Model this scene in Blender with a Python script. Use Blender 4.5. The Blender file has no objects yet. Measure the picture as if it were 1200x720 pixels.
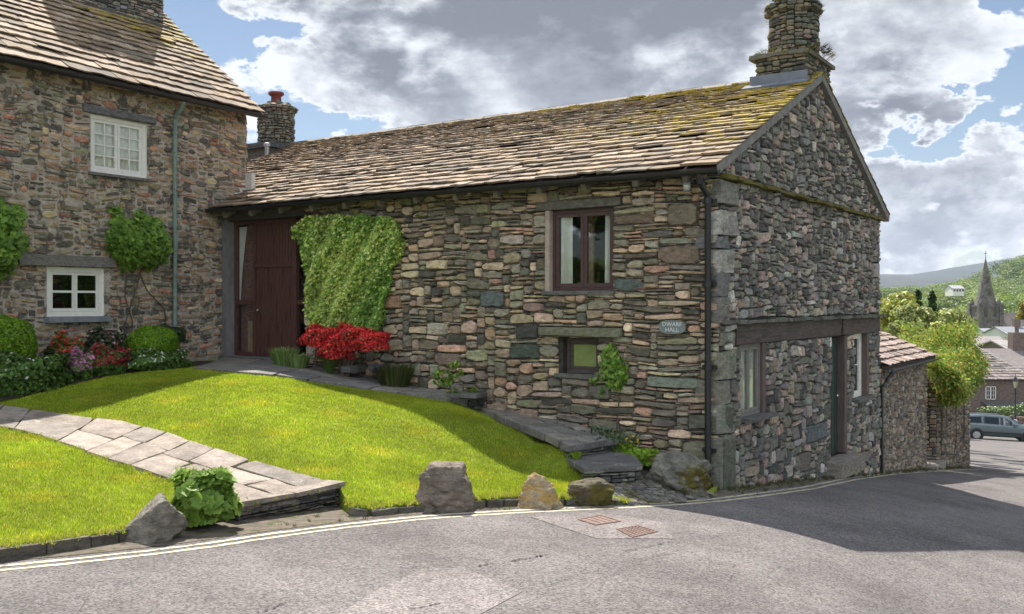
import bpy, math, random
import numpy as np
from mathutils import Vector
from mathutils.geometry import delaunay_2d_cdt
R = math.radians
rnd = random.Random(7)
nr = np.random.default_rng(7)
sc = bpy.context.scene
col = sc.collection

# ------------------------------------------------------------------ camera, sky, sun, exposure
F, HOR = 1138.0, 355.0                      # focal length in photo pixels, eye level row (photo 1200x720)
cam_d = bpy.data.cameras.new('camera'); cam = bpy.data.objects.new('camera', cam_d); col.objects.link(cam)
cam_d.sensor_width = 36; cam_d.lens = F / 1200 * 36; cam_d.shift_y = -5 / 1200
cam_d.clip_end = 20000; cam_d.clip_start = .1
cam.location = (0, 0, 0); cam.rotation_euler = (R(90), 0, 0)
sc.camera = cam
SUN_K = (0.19, -0.665)                       # shadow shift per metre of height
SUN_EL = math.atan2(1, math.hypot(*SUN_K)); SUN_AZ = math.atan2(-SUN_K[0], -SUN_K[1])
sc.view_settings.view_transform = 'Standard'; sc.view_settings.look = 'None'
sc.view_settings.gamma = 1; sc.view_settings.use_curve_mapping = False
sc.view_settings.exposure = 1.06
sd = bpy.data.lights.new('sun', 'SUN'); sun = bpy.data.objects.new('sun', sd); col.objects.link(sun)
sd.energy = 4.5; sd.angle = R(.6); sd.color = (1, .94, .86)
sun.rotation_euler = Vector((SUN_K[0], SUN_K[1], -1)).to_track_quat('-Z', 'Y').to_euler()
sun.location = (0, 0, 30)
world = bpy.data.worlds.new('World'); sc.world = world; world.use_nodes = True

def dirpx(px, py):
    return Vector(((px - 600) / F, 1, (HOR - py) / F)).normalized()

def build_world():
    nt = world.node_tree; N = nt.nodes; L = nt.links; N.clear()
    def nd(t, **k):
        n = N.new(t)
        for a, b in k.items(): setattr(n, a, b)
        return n
    def math_(op, a, b=None, c=None, clamp=False):
        n = nd('ShaderNodeMath', operation=op, use_clamp=clamp)
        for i, x in enumerate((a, b, c)):
            if x is None: continue
            if isinstance(x, (int, float)): n.inputs[i].default_value = x
            else: L.new(x, n.inputs[i])
        return n.outputs[0]
    sky = nd('ShaderNodeTexSky', sky_type='NISHITA', sun_disc=False, sun_elevation=SUN_EL,
             sun_rotation=SUN_AZ, air_density=1.0, dust_density=.15, ozone_density=1.5)
    tc = nd('ShaderNodeTexCoord')
    vdir = tc.outputs['Generated']
    # cloud field lives on directions of the sky
    mp = nd('ShaderNodeMapping'); mp.inputs['Scale'].default_value = (1, 1, 1.75); L.new(vdir, mp.inputs[0])
    n1 = nd('ShaderNodeTexNoise'); n1.inputs['Scale'].default_value = 4.2; n1.inputs['Detail'].default_value = 10
    n1.inputs['Roughness'].default_value = .58; n1.inputs['Distortion'].default_value = .25
    L.new(mp.outputs[0], n1.inputs['Vector'])
    n2 = nd('ShaderNodeTexNoise'); n2.inputs['Scale'].default_value = 11; n2.inputs['Detail'].default_value = 8
    n2.inputs['Roughness'].default_value = .6; L.new(mp.outputs[0], n2.inputs['Vector'])
    dens = math_('ADD', math_('MULTIPLY', math_('SUBTRACT', n1.outputs[0], .5), 3.6),
                 math_('MULTIPLY', math_('SUBTRACT', n2.outputs[0], .5), 1.7))
    n3 = nd('ShaderNodeTexNoise'); n3.inputs['Scale'].default_value = 6.5; n3.inputs['Detail'].default_value = 9
    n3.inputs['Roughness'].default_value = .6; n3.inputs['Distortion'].default_value = .15
    mp3 = nd('ShaderNodeMapping'); mp3.inputs['Scale'].default_value = (1, 1, 1.9); mp3.inputs['Location'].default_value = (.13, 0, .11); L.new(vdir, mp3.inputs[0]); L.new(mp3.outputs[0], n3.inputs['Vector'])
    dark = None; amt = None
    nw = nd('ShaderNodeTexNoise'); nw.inputs['Scale'].default_value = 7; nw.inputs['Detail'].default_value = 6; nw.inputs['Roughness'].default_value = .6; L.new(mp.outputs[0], nw.inputs['Vector'])
    w1 = nd('ShaderNodeVectorMath', operation='SUBTRACT'); L.new(nw.outputs['Color'], w1.inputs[0]); w1.inputs[1].default_value = (.5, .5, .5)
    w2 = nd('ShaderNodeVectorMath', operation='SCALE'); L.new(w1.outputs[0], w2.inputs[0]); w2.inputs[3].default_value = .26
    w3 = nd('ShaderNodeVectorMath', operation='ADD'); L.new(vdir, w3.inputs[0]); L.new(w2.outputs[0], w3.inputs[1])
    blobs = [  # px, py, radius (rad), cloud amount, darkness
        (520, 25, .20, .8, .42), (700, 45, .20, .6, .35), (380, 15, .13, .5, .38), (850, 50, .12, .5, .28), (430, 120, .09, .35, -.3), 
        (270, 110, .09, .55, -.5), (610, 135, .12, .4, -.25), (1050, 60, .13, .5, .1), (1020, 130, .09, .5, .45), (1150, 70, .075, 1.0, -.2), (1090, 40, .08, .6, .1),
        (1060, 205, .06, .75, -.1), (1150, 190, .05, .75, -.3), (1130, 238, .06, .8, .35), (1190, 225, .06, .8, .15), (1040, 262, .04, .6, -.3), (1190, 280, .035, .7, .2), (1085, 288, .028, .7, 0), (1150, 296, .02, .5, 0), (1110, 262, .03, -.4, 0), (1050, 225, .03, -.3, 0), (960, 40, .08, .3, -.1),
        (230, 20, .085, -1.1, 0), (345, 152, .05, -.8, 0), (430, 148, .045, -.6, 0), (1190, 10, .045, -1.2, 0), (1170, 128, .06, -.85, 0), (1110, 150, .05, -.75, 0), (1050, 160, .04, -.6, 0),
        (1100, 175, .045, -.5, 0), (1080, 325, .07, -.4, 0), (300, 70, .03, .45, -.3), (1060, 150, .04, -.6, 0), (700, -250, .35, .5, .2), (200, 180, .07, .4, 0)]
    for px, py, r, a, dk in blobs:
        d = nd('ShaderNodeVectorMath', operation='DISTANCE'); L.new(w3.outputs[0], d.inputs[0]); d.inputs[1].default_value = dirpx(px, py)
        m = nd('ShaderNodeMapRange', interpolation_type='SMOOTHERSTEP'); L.new(d.outputs['Value'], m.inputs[0])
        m.inputs[1].default_value = 0; m.inputs[2].default_value = r * 1.3; m.inputs[3].default_value = 1; m.inputs[4].default_value = 0
        if a: amt = math_('MULTIPLY', m.outputs[0], a) if amt is None else math_('MULTIPLY_ADD', m.outputs[0], a, amt)
        if dk: dark = math_('MULTIPLY', m.outputs[0], dk) if dark is None else math_('MULTIPLY_ADD', m.outputs[0], dk, dark)
    dens = math_('ADD', math_('SUBTRACT', dens, .10), math_('MINIMUM', amt, .68))
    cover = nd('ShaderNodeMapRange', interpolation_type='SMOOTHSTEP'); L.new(dens, cover.inputs[0])
    cover.inputs[1].default_value = -.03; cover.inputs[2].default_value = .20
    edge = nd('ShaderNodeMapRange', interpolation_type='SMOOTHSTEP'); L.new(dens, edge.inputs[0]); edge.inputs[1].default_value = .12; edge.inputs[2].default_value = .85
    bill = math_('MULTIPLY', math_('SUBTRACT', n3.outputs[0], .5), 3.0)
    sh = math_('ADD', math_('ADD', math_('MULTIPLY', dark, 1.0), bill), .36)
    sh = math_('MULTIPLY', math_('MAXIMUM', sh, 0), edge.outputs[0], clamp=True)
    ramp = nd('ShaderNodeValToRGB'); L.new(sh, ramp.inputs[0])
    e = ramp.color_ramp.elements
    e[0].position = 0; e[0].color = (.50, .52, .55, 1); e[1].position = 1; e[1].color = (.105, .118, .142, 1)
    x = e.new(.25); x.color = (.34, .36, .39, 1); x = e.new(.6); x.color = (.19, .205, .235, 1)
    # cloud light boosted behind the camera: added fill for the shaded walls
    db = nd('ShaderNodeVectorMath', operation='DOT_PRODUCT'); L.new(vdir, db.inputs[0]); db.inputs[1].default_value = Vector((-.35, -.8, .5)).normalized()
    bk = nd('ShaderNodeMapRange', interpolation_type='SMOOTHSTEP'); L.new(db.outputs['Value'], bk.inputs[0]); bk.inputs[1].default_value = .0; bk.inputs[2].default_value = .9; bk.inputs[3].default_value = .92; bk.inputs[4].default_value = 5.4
    bgs = nd('ShaderNodeBackground'); L.new(sky.outputs[0], bgs.inputs[0]); bgs.inputs[1].default_value = .044
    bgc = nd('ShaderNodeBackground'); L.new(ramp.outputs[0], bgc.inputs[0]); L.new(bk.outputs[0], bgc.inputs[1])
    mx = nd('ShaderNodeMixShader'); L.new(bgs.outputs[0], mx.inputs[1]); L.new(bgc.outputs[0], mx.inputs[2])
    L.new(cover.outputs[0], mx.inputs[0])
    out = nd('ShaderNodeOutputWorld'); L.new(mx.outputs[0], out.inputs[0])
build_world()

# ------------------------------------------------------------------ geometry helpers
class MB:
    """collects verts / faces / per vertex colours and becomes ONE mesh object"""
    def __init__(s): s.v = []; s.l = []; s.z = []; s.m = []; s.c = []; s.n = 0
    def add(s, verts, faces, mat=0, c=(1, 1, 1, 0)):
        verts = np.asarray(verts, float).reshape(-1, 3)
        s.v.append(verts)
        if isinstance(faces, np.ndarray):
            s.l.append((faces + s.n).ravel()); s.z.append(np.full(len(faces), faces.shape[1])); k = len(faces)
        else:
            s.l.append(np.array([i + s.n for f in faces for i in f])); s.z.append(np.array([len(f) for f in faces])); k = len(faces)
        s.m.append(np.full(k, mat))
        c = np.asarray(c, float)
        if c.ndim == 1:
            if len(c) == 3: c = np.append(c, 0)
            c = np.tile(c, (len(verts), 1))
        s.c.append(c); s.n += len(verts)
        return s
    def box(s, p, u0, u1, v0, v1, d0, d1, mat=0, c=(1, 1, 1, 0), jit=0):
        V = [p(a, b, d) for d in (d0, d1) for b in (v0, v1) for a in (u0, u1)]
        if jit: V = [tuple(x + rnd.uniform(-jit, jit) for x in q) for q in V]
        return s.add(V, [(0, 1, 3, 2), (4, 6, 7, 5), (0, 4, 5, 1), (2, 3, 7, 6), (0, 2, 6, 4), (1, 5, 7, 3)], mat, c)
    def tube(s, pts, rad, n=10, mat=0, c=(1, 1, 1, 0), cap=True):
        pts = [Vector(p) for p in pts]; V = []; Fc = []
        if not isinstance(rad, (list, tuple)): rad = [rad] * len(pts)
        ref = Vector((.31, .17, .93))
        for i, p in enumerate(pts):
            t = (pts[min(i + 1, len(pts) - 1)] - pts[max(i - 1, 0)]).normalized()
            a = t.cross(ref)
            if a.length < .2: a = t.cross(Vector((1, 0, 0)))
            a.normalize(); b = t.cross(a)
            for k in range(n):
                w = 2 * math.pi * k / n
                V.append(p + (a * math.cos(w) + b * math.sin(w)) * rad[i])
        for i in range(len(pts) - 1):
            for k in range(n):
                Fc.append((i * n + k, i * n + (k + 1) % n, (i + 1) * n + (k + 1) % n, (i + 1) * n + k))
        if cap: Fc.append(tuple(range(n))); Fc.append(tuple((len(pts) - 1) * n + k for k in range(n)))
        return s.add([tuple(v) for v in V], Fc, mat, c)
    def lathe(s, o, prof, n=20, mat=0, c=(1, 1, 1, 0)):
        V = [(o[0] + r * math.cos(2 * math.pi * k / n), o[1] + r * math.sin(2 * math.pi * k / n), o[2] + z) for r, z in prof for k in range(n)]
        Fc = [(i * n + k, i * n + (k + 1) % n, (i + 1) * n + (k + 1) % n, (i + 1) * n + k) for i in range(len(prof) - 1) for k in range(n)]
        Fc += [tuple(range(n)), tuple((len(prof) - 1) * n + k for k in range(n))]
        return s.add(V, Fc, mat, c)
    def build(s, name, mats, parent=None, smooth=False, loc=None):
        me = bpy.data.meshes.new(name)
        V = np.concatenate(s.v)
        base = np.zeros(3)
        if parent is not None: base = np.array(root_loc(parent))
        elif loc is not None: base = np.array(loc, float)
        V = V - base
        loops = np.concatenate(s.l).astype(np.int32); sizes = np.concatenate(s.z).astype(np.int32)
        me.vertices.add(len(V)); me.vertices.foreach_set('co', V.ravel().astype(np.float32))
        me.loops.add(len(loops)); me.loops.foreach_set('vertex_index', loops)
        me.polygons.add(len(sizes))
        st = np.concatenate([[0], np.cumsum(sizes)[:-1]]).astype(np.int32)
        me.polygons.foreach_set('loop_start', st); me.polygons.foreach_set('loop_total', sizes)
        me.polygons.foreach_set('material_index', np.concatenate(s.m).astype(np.int32))
        at = me.attributes.new('Col', 'FLOAT_COLOR', 'POINT')
        at.data.foreach_set('color', np.concatenate(s.c).astype(np.float32).ravel())
        me.update(); me.validate()
        if not smooth:
            if len(sizes) > 120000: me.shade_flat()
            else: me.set_sharp_from_angle(angle=R(33))
        for m in (mats if isinstance(mats, (list, tuple)) else [mats]): me.materials.append(m)
        o = bpy.data.objects.new(name, me); col.objects.link(o)
        if parent is not None: o.parent = parent
        elif loc is not None: o.location = loc
        return o

def root_loc(o):
    p = o
    while p.parent: p = p.parent
    return p.location

def tag(o, label=None, cat=None, group=None, kind=None):
    if label: o['label'] = label
    if cat: o['category'] = cat
    if group: o['group'] = group
    if kind: o['kind'] = kind
    return o

def thing(name, loc, label, cat, group=None):
    o = bpy.data.objects.new(name, None); o.empty_display_size = .2; o.location = loc; col.objects.link(o)
    return tag(o, label, cat, group)

def copy_tree(o, parent=None):
    c = o.copy(); col.objects.link(c); c.parent = parent
    for ch in list(o.children): copy_tree(ch, c)
    return c

# ------------------------------------------------------------------ materials
def mat(name, base=(.5, .5, .5), rough=.85, attr=False, var=.3, scale=14, stretch=(1, 1, 1), bump=.4, bdist=.01, bscale=None,
        patch=None, pscale=4, pth=.62, palpha=False, pdetail=6, spec=.3, metal=0, transl=0, alpha=1, fine=0, pblur=.06):
    m = bpy.data.materials.new(name); m.use_nodes = True
    nt = m.node_tree; N = nt.nodes; L = nt.links; b = N['Principled BSDF']
    tc = N.new('ShaderNodeTexCoord'); mp = N.new('ShaderNodeMapping'); mp.inputs['Scale'].default_value = stretch
    L.new(tc.outputs['Object'], mp.inputs[0])
    def noise(s_, d=6, rg=.6):
        n = N.new('ShaderNodeTexNoise'); n.inputs['Scale'].default_value = s_; n.inputs['Detail'].default_value = d
        n.inputs['Roughness'].default_value = rg; L.new(mp.outputs[0], n.inputs['Vector']); return n.outputs[0]
    if attr:
        a = N.new('ShaderNodeAttribute'); a.attribute_name = 'Col'; c = a.outputs['Color']
        rgb = N.new('ShaderNodeMix'); rgb.data_type = 'RGBA'; rgb.blend_type = 'MULTIPLY'; rgb.inputs[0].default_value = 1
        L.new(c, rgb.inputs[6]); rgb.inputs[7].default_value = (*base, 1); c = rgb.outputs[2]
    else:
        rgb = N.new('ShaderNodeRGB'); rgb.outputs[0].default_value = (*base, 1); c = rgb.outputs[0]
    def scaleby(c, fac):
        v = N.new('ShaderNodeVectorMath'); v.operation = 'SCALE'; L.new(c, v.inputs[0]); L.new(fac, v.inputs[3]); return v.outputs[0]
    def mr(x, a, b_, lo=.3, hi=.7):
        r = N.new('ShaderNodeMapRange'); L.new(x, r.inputs[0]); r.inputs[1].default_value = lo; r.inputs[2].default_value = hi
        r.inputs[3].default_value = a; r.inputs[4].default_value = b_; return r.outputs[0]
    if var: c = scaleby(c, mr(noise(scale), 1 - var, 1 + var))
    if fine: c = scaleby(c, mr(noise(scale * 7, 3), 1 - fine, 1 + fine))
    if patch:
        pn = noise(pscale, pdetail, .68)
        r = N.new('ShaderNodeMapRange'); L.new(pn, r.inputs[0]); r.inputs[3].default_value = 0; r.inputs[4].default_value = 1
        if palpha:
            s1 = N.new('ShaderNodeMath'); s1.operation = 'SUBTRACT'; s1.inputs[0].default_value = 1.0; L.new(a.outputs['Alpha'], s1.inputs[1])
            L.new(s1.outputs[0], r.inputs[1])
            s2 = N.new('ShaderNodeMath'); s2.operation = 'ADD'; L.new(s1.outputs[0], s2.inputs[0]); s2.inputs[1].default_value = pblur; L.new(s2.outputs[0], r.inputs[2])
        else:
            r.inputs[1].default_value = pth; r.inputs[2].default_value = pth + pblur
        mx = N.new('ShaderNodeMix'); mx.data_type = 'RGBA'; L.new(r.outputs[0], mx.inputs[0]); L.new(c, mx.inputs[6])
        pc = N.new('ShaderNodeRGB'); pc.outputs[0].default_value = (*patch, 1)
        L.new(scaleby(pc.outputs[0], mr(noise(pscale * 5, 4), .7, 1.3)), mx.inputs[7]); c = mx.outputs[2]
    L.new(c, b.inputs['Base Color'])
    b.inputs['Roughness'].default_value = rough; b.inputs['Specular IOR Level'].default_value = spec; b.inputs['Metallic'].default_value = metal
    if bump:
        bn = N.new('ShaderNodeBump'); bn.inputs['Strength'].default_value = bump; bn.inputs['Distance'].default_value = bdist
        L.new(noise(bscale or scale * 2, 8, .65), bn.inputs['Height']); L.new(bn.outputs[0], b.inputs['Normal'])
    out = N['Material Output']
    if transl:
        t = N.new('ShaderNodeBsdfTranslucent'); L.new(c, t.inputs[0]); mxs = N.new('ShaderNodeMixShader'); mxs.inputs[0].default_value = transl
        L.new(b.outputs[0], mxs.inputs[1]); L.new(t.outputs[0], mxs.inputs[2]); L.new(mxs.outputs[0], out.inputs[0])
    return m

def glass_mat(name, tint=(.5, .55, .52), refl=.35, rough=.02):
    m = bpy.data.materials.new(name); m.use_nodes = True; nt = m.node_tree; N = nt.nodes; L = nt.links
    N.remove(N['Principled BSDF']); t = N.new('ShaderNodeBsdfTransparent'); t.inputs[0].default_value = (*tint, 1)
    gl = N.new('ShaderNodeBsdfGlossy'); gl.inputs['Roughness'].default_value = rough; gl.inputs[0].default_value = (.9, .93, .95, 1)
    lf = N.new('ShaderNodeLayerWeight'); lf.inputs[0].default_value = .5; lw = N.new('ShaderNodeMath'); lw.operation = 'POWER'; L.new(lf.outputs['Facing'], lw.inputs[0]); lw.inputs[1].default_value = 3.5
    ad = N.new('ShaderNodeMath'); ad.operation = 'ADD'; L.new(lw.outputs[0], ad.inputs[0]); ad.inputs[1].default_value = refl; ad.use_clamp = True
    mx = N.new('ShaderNodeMixShader'); L.new(ad.outputs[0], mx.inputs[0]); L.new(t.outputs[0], mx.inputs[1]); L.new(gl.outputs[0], mx.inputs[2])
    L.new(mx.outputs[0], N['Material Output'].inputs[0]); return m

M = {}
M['stone'] = mat('wall_stone', (1, 1, 1), .88, True, .34, 9, (1, 1, 2.2), .9, .014, 22, patch=(.34, .34, .29), pscale=7, pth=.66, fine=.22)
M['stone_moss'] = mat('mossy_stone', (1, 1, 1), .92, True, .42, 10, (1, 1, 2.2), 1, .018, 26, patch=(.12, .105, .022), pscale=5, palpha=True, fine=.34)
M['mortar_shadow'] = mat('shadowed_earth_joints', (.045, .041, .036), .95, False, .5, 12, bump=.6, bdist=.02)  # dark backing; the shadow between the stones is put into its colour
M['mortar_lime'] = mat('lime_mortar', (.38, .325, .27), .95, False, .35, 9, bump=.9, bdist=.02, patch=(.12, .105, .09), pscale=4, pth=.5)
M['slate'] = mat('roof_slate', (1, 1, 1), .82, True, .28, 8, (1, 1, 1), .7, .01, 26, patch=(.36, .275, .045), pscale=3.4, palpha=True, pdetail=10, fine=.3, pblur=.17)
M['slate_far'] = mat('far_roof_slate', (1, 1, 1), .85, True, .2, 3, bump=.3)
M['flag'] = mat('flagstone', (1, 1, 1), .8, True, .34, 5, (1, 1, 1), .8, .01, 22, patch=(.32, .30, .26), pscale=6, pth=.62, fine=.25)
M['rock'] = mat('boulder_rock', (1, 1, 1), .9, True, .5, 6, (1, 1, 2.4), 1, .035, 12, patch=(.36, .24, .08), pscale=5, palpha=True, pdetail=9, fine=.25)
M['rock_moss'] = mat('mossy_boulder_rock', (1, 1, 1), .92, True, .5, 6, (1, 1, 1.4), 1, .035, 12, patch=(.085, .07, .014), pscale=2.6, palpha=True, pdetail=9, fine=.25)
M['asphalt'] = mat('asphalt', (.138, .125, .120), .9, False, .10, 1.1, bump=.85, bdist=.006, bscale=85, fine=0)
M['asphalt_patch'] = mat('asphalt_patch', (.178, .158, .15), .9, False, .08, 2, bump=.6, bdist=.005, bscale=110)
M['seam'] = mat('bitumen_seam', (.03, .028, .027), .8, False, .3, 20, bump=.5)
M['line'] = mat('worn_cream_paint', (.50, .45, .32), .8, False, .14, 10, bump=.4, bdist=.004, bscale=90, patch=(.17, .155, .14), pscale=16, pth=.56)
M['rust'] = mat('rusty_iron', (.19, .125, .105), .8, False, .3, 20, bump=.4, spec=.4, patch=(.17, .13, .12), pscale=18, pth=.6)
M['soil'] = mat('garden_soil', (.05, .038, .026), .95, False, .4, 10, bump=.8, bdist=.03)
M['dirt'] = mat('gritty_verge', (.15, .125, .095), .95, False, .4, 9, bump=.9, bdist=.02, bscale=60, patch=(.07, .09, .02), pscale=5, pth=.56)
M['turf'] = mat('turf', (.20, .26, .025), .95, False, .3, 4, bump=.8, bdist=.03, bscale=90)
M['grass'] = mat('grass_blade', (1, 1, 1), .6, True, .16, 1.2, bump=0, transl=.5)
M['leaf'] = mat('leaf', (1, 1, 1), .5, True, .12, 3, bump=0, transl=.38, spec=.35)
M['bark'] = mat('bark', (.10, .075, .055), .95, False, .4, 14, (1, 1, .3), .9, .02)
M['black'] = mat('black_cast_iron', (.014, .014, .016), .45, False, .2, 20, bump=.12, spec=.5)
M['greenpipe'] = mat('weathered_green_pipe', (.17, .235, .205), .7, False, .3, 12, bump=.2, patch=(.05, .05, .045), pscale=12, pth=.6)
M['timber'] = mat('dark_weathered_timber', (.085, .068, .060), .85, False, .4, 6, (.6, .6, 5), .8, .012, patch=(.16, .145, .13), pscale=5, pth=.62)
M['timber_brown'] = mat('brown_timber_post', (.12, .088, .078), .8, False, .3, 8, (6, 6, .7), .2, .003, patch=(.20, .17, .15), pscale=4, pth=.66)
M['greytimber'] = mat('grey_weathered_timber', (.17, .155, .14), .9, False, .35, 5, (3, 3, 12), .8, .012, patch=(.07, .06, .05), pscale=6, pth=.55)
M['smoothgrey'] = mat('grey_painted_frame', (.20, .185, .17), .8, False, .2, 9, bump=.1)
M['door'] = mat('mahogany_stain', (.095, .042, .032), .55, False, .35, 7, (9, 9, .8), .25, .003, spec=.45, patch=(.03, .010, .008), pscale=3, pth=.56)
M['winframe'] = mat('brown_window_frame', (.075, .040, .036), .5, False, .2, 12, bump=.1, spec=.4)
M['white'] = mat('white_painted_wood', (.72, .70, .64), .6, False, .08, 14, bump=.2, patch=(.36, .33, .28), pscale=10, pth=.68)
M['render'] = mat('pale_lime_render', (.40, .325, .27), .9, False, .22, 9, bump=.5)
M['greyrender'] = mat('grey_post_render', (.17, .165, .16), .9, False, .25, 9, (1, 1, .5), .5)
M['curtain'] = mat('pale_curtain', (.85, .82, .74), .9, False, .1, 6, bump=0, transl=.2)
M['curtain_red'] = mat('dark_patterned_curtain', (.16, .075, .06), .9, False, .7, 40, bump=0)
M['board'] = mat('tan_board', (.30, .20, .12), .8)
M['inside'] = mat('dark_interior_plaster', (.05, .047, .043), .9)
M['glass'] = glass_mat('window_glass', (.94, .96, .95), .045)
M['glass_dark'] = glass_mat('dark_window_glass', (.35, .38, .38), .05)
M['glass_greenery_tint'] = mat('frosted_glass_green_reflection', (.21, .26, .09), .18, False, .25, 3, bump=0, spec=.6)  # frosted pane, reflection of greenery put into its base colour
M['lead'] = mat('lead_flashing', (.16, .175, .20), .85, False, .2, 6, bump=.2, spec=.4)
M['whitemortar'] = mat('pale_mortar_fillet', (.60, .57, .52), .9, False, .15, 8, bump=.5)
M['redpot'] = mat('red_clay_pot', (.20, .045, .038), .6, False, .25, 9, bump=.2)
M['metal'] = mat('galvanised_metal', (.42, .42, .41), .45, False, .15, 9, bump=.1, metal=.6)
M['steel'] = mat('polished_steel', (.7, .7, .68), .25, False, 0, bump=0, metal=1)
M['brass'] = mat('lantern_grey_metal', (.12, .14, .17), .5, False, .2, 20, bump=.1, metal=.4)
M['lamp_glass'] = mat('clear_lamp_glass', (.62, .62, .58), .15, False, 0, bump=0, spec=.6)
M['sign'] = mat('green_slate_plaque', (.17, .20, .19), .6, False, .18, 9, bump=.15)
M['letter'] = mat('white_sign_lettering', (.62, .64, .62), .7, False, 0, bump=0)
M['car'] = mat('teal_grey_car_paint', (.12, .155, .16), .28, False, 0, bump=0, spec=.6, metal=.35)
M['carglass'] = mat('car_glass', (.02, .026, .028), .06, False, 0, bump=0, spec=.8)
M['tyre'] = mat('tyre_rubber', (.02, .02, .02), .8, False, 0, bump=0)
M['plastic'] = mat('dark_plastic', (.03, .03, .032), .6, False, 0, bump=0)
M['lampred'] = mat('red_lamp_lens', (.35, .02, .02), .3, False, 0, bump=0)
M['church'] = mat('church_stone', (.145, .125, .115), .9, False, .3, 2.2, bump=.4, bdist=.05, patch=(.07, .06, .058), pscale=1.2, pth=.52)
M['far_wall'] = mat('far_rubble_wall', (.15, .115, .095), .9, False, .35, 6, bump=.5, bdist=.03)
M['farwhite'] = mat('far_white_render', (.62, .60, .56), .9, False, .1, 2, bump=0)
M['hill_green'] = mat('meadow', (.105, .15, .03), .95, False, .22, .03, bump=0, patch=(.06, .09, .02), pscale=.02, pth=.55)
M['hill_far'] = mat('heather_fell', (.022, .034, .03), .95, False, .35, .006, bump=0, patch=(.045, .05, .035), pscale=.005, pth=.52)
M['ground'] = mat('rough_ground', (.07, .085, .03), .95, False, .4, .4, bump=.5)

# finer asphalt: light and dark stone chips
def asphalt_chips(m):
    nt = m.node_tree; N = nt.nodes; L = nt.links; b = N['Principled BSDF']; src = b.inputs['Base Color'].links[0].from_socket
    tc = N.new('ShaderNodeTexCoord'); vo = N.new('ShaderNodeTexVoronoi'); vo.inputs['Scale'].default_value = 72; L.new(tc.outputs['Object'], vo.inputs['Vector'])
    sp = N.new('ShaderNodeSeparateColor'); L.new(vo.outputs['Color'], sp.inputs[0])
    r = N.new('ShaderNodeMapRange'); L.new(sp.outputs[0], r.inputs[0]); r.inputs[3].default_value = .45; r.inputs[4].default_value = 1.6
    v = N.new('ShaderNodeVectorMath'); v.operation = 'SCALE'; L.new(src, v.inputs[0]); L.new(r.outputs[0], v.inputs[3])
    n = N.new('ShaderNodeTexNoise'); n.inputs['Scale'].default_value = .55; n.inputs['Detail'].default_value = 7; n.inputs['Roughness'].default_value = .7; L.new(tc.outputs['Object'], n.inputs['Vector'])
    r2 = N.new('ShaderNodeMapRange'); L.new(n.outputs[0], r2.inputs[0]); r2.inputs[1].default_value = .3; r2.inputs[2].default_value = .7; r2.inputs[3].default_value = .68; r2.inputs[4].default_value = 1.24
    w = N.new('ShaderNodeVectorMath'); w.operation = 'SCALE'; L.new(v.outputs[0], w.inputs[0]); L.new(r2.outputs[0], w.inputs[3])
    L.new(w.outputs[0], b.inputs['Base Color'])
asphalt_chips(M['asphalt']); asphalt_chips(M['asphalt_patch'])

# ------------------------------------------------------------------ frames and ground
O2 = np.array([2.626, 12.3]); g2 = np.array([.568, .823]); f2 = np.array([-.823, .568])
C2 = np.array([-4.99, 18.2]); w2 = np.array([-.518, -.855]); n2 = np.array([.855, -.518])
def HS(s, t, z): p = O2 + g2 * s + f2 * t; return (p[0], p[1], z)          # hall frame: s into the hall, t along the front
def st(X, Y): r = np.array([X, Y]) - O2; return r @ g2, r @ f2
def sp(x, w=1.2): return w * math.log1p(math.exp(min(x / w, 40))) if x / w < 40 else x
def ss(a, b, x): x = min(max((x - a) / (b - a), 0), 1); return x * x * (3 - 2 * x)
def zr(X, Y):
    s, t = st(X, Y)
    z = -2.30 - .055 * s - .07 * sp(s) + .018 * sp(s - 22, 2) - .16 * sp(-t - 1.2, .6) * ss(.8, 4, X) * (1 - ss(7, 13, s))
    return -10 + sp(z + 10, 1.0)
def PX(px, py, z):                                  # photo pixel at a known height -> place on the ground
    Y = -z * F / (py - HOR); return ((px - 600) / F * Y, Y)
ctl = [PX(*a) + (a[2],) for a in [(0, 640, -1.76), (130, 622, -1.82), (270, 598, -1.84), (430, 594, -1.95), (490, 588, -1.98), (560, 583, -2.0), (612, 580, -2.03),
    (665, 582, -2.06), (705, 578, -2.08), (-150, 655, -1.68), (0, 500, -1.42), (0, 470, -1.28), (0, 445, -1.18), (100, 440, -1.14), (200, 432, -1.08), (250, 525, -1.60),
    (150, 500, -1.47), (395, 568, -1.83), (300, 545, -1.72), (400, 452, -1.24), (330, 440, -1.08), (300, 480, -1.34), (500, 520, -1.72), (450, 560, -1.84),
    (552, 484, -1.50), (600, 520, -1.80), (690, 556, -2.04), (600, 550, -1.99), (640, 550, -2.02), (720, 555, -2.06), (762, 560, -2.09), (740, 588, -2.16), (830, 583, -2.28)]]
ctl += [tuple(HS(s, t, 0)[:2]) + (z,) for s, t, z in [(0, 9.6, -1.0), (0, 8, -1.03), (0, 6, -1.2), (0, 4.4, -1.40), (0, 3.2, -1.70), (-.6, 2.9, -1.78), (-1.1, 2.1, -1.92), (-.9, 1.3, -2.0), (0, 1.8, -1.90), (0, 1.0, -2.04), (0, .2, -2.26), (-3, 9.2, -1.1)]]
zLp = lambda X, Y: -1.60 - .08 * (3.5 - st(X, Y)[1])
for _x, _y in ((545, 478), (572, 489), (600, 501), (632, 516), (658, 529)):
    _z = -1.7
    for _ in range(8): _p = PX(_x, _y, _z); _z = zLp(*_p) + (.03 if _x < 620 else -.04)
    ctl.append((_p[0], _p[1], _z))
ctl = np.array(ctl)
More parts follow.
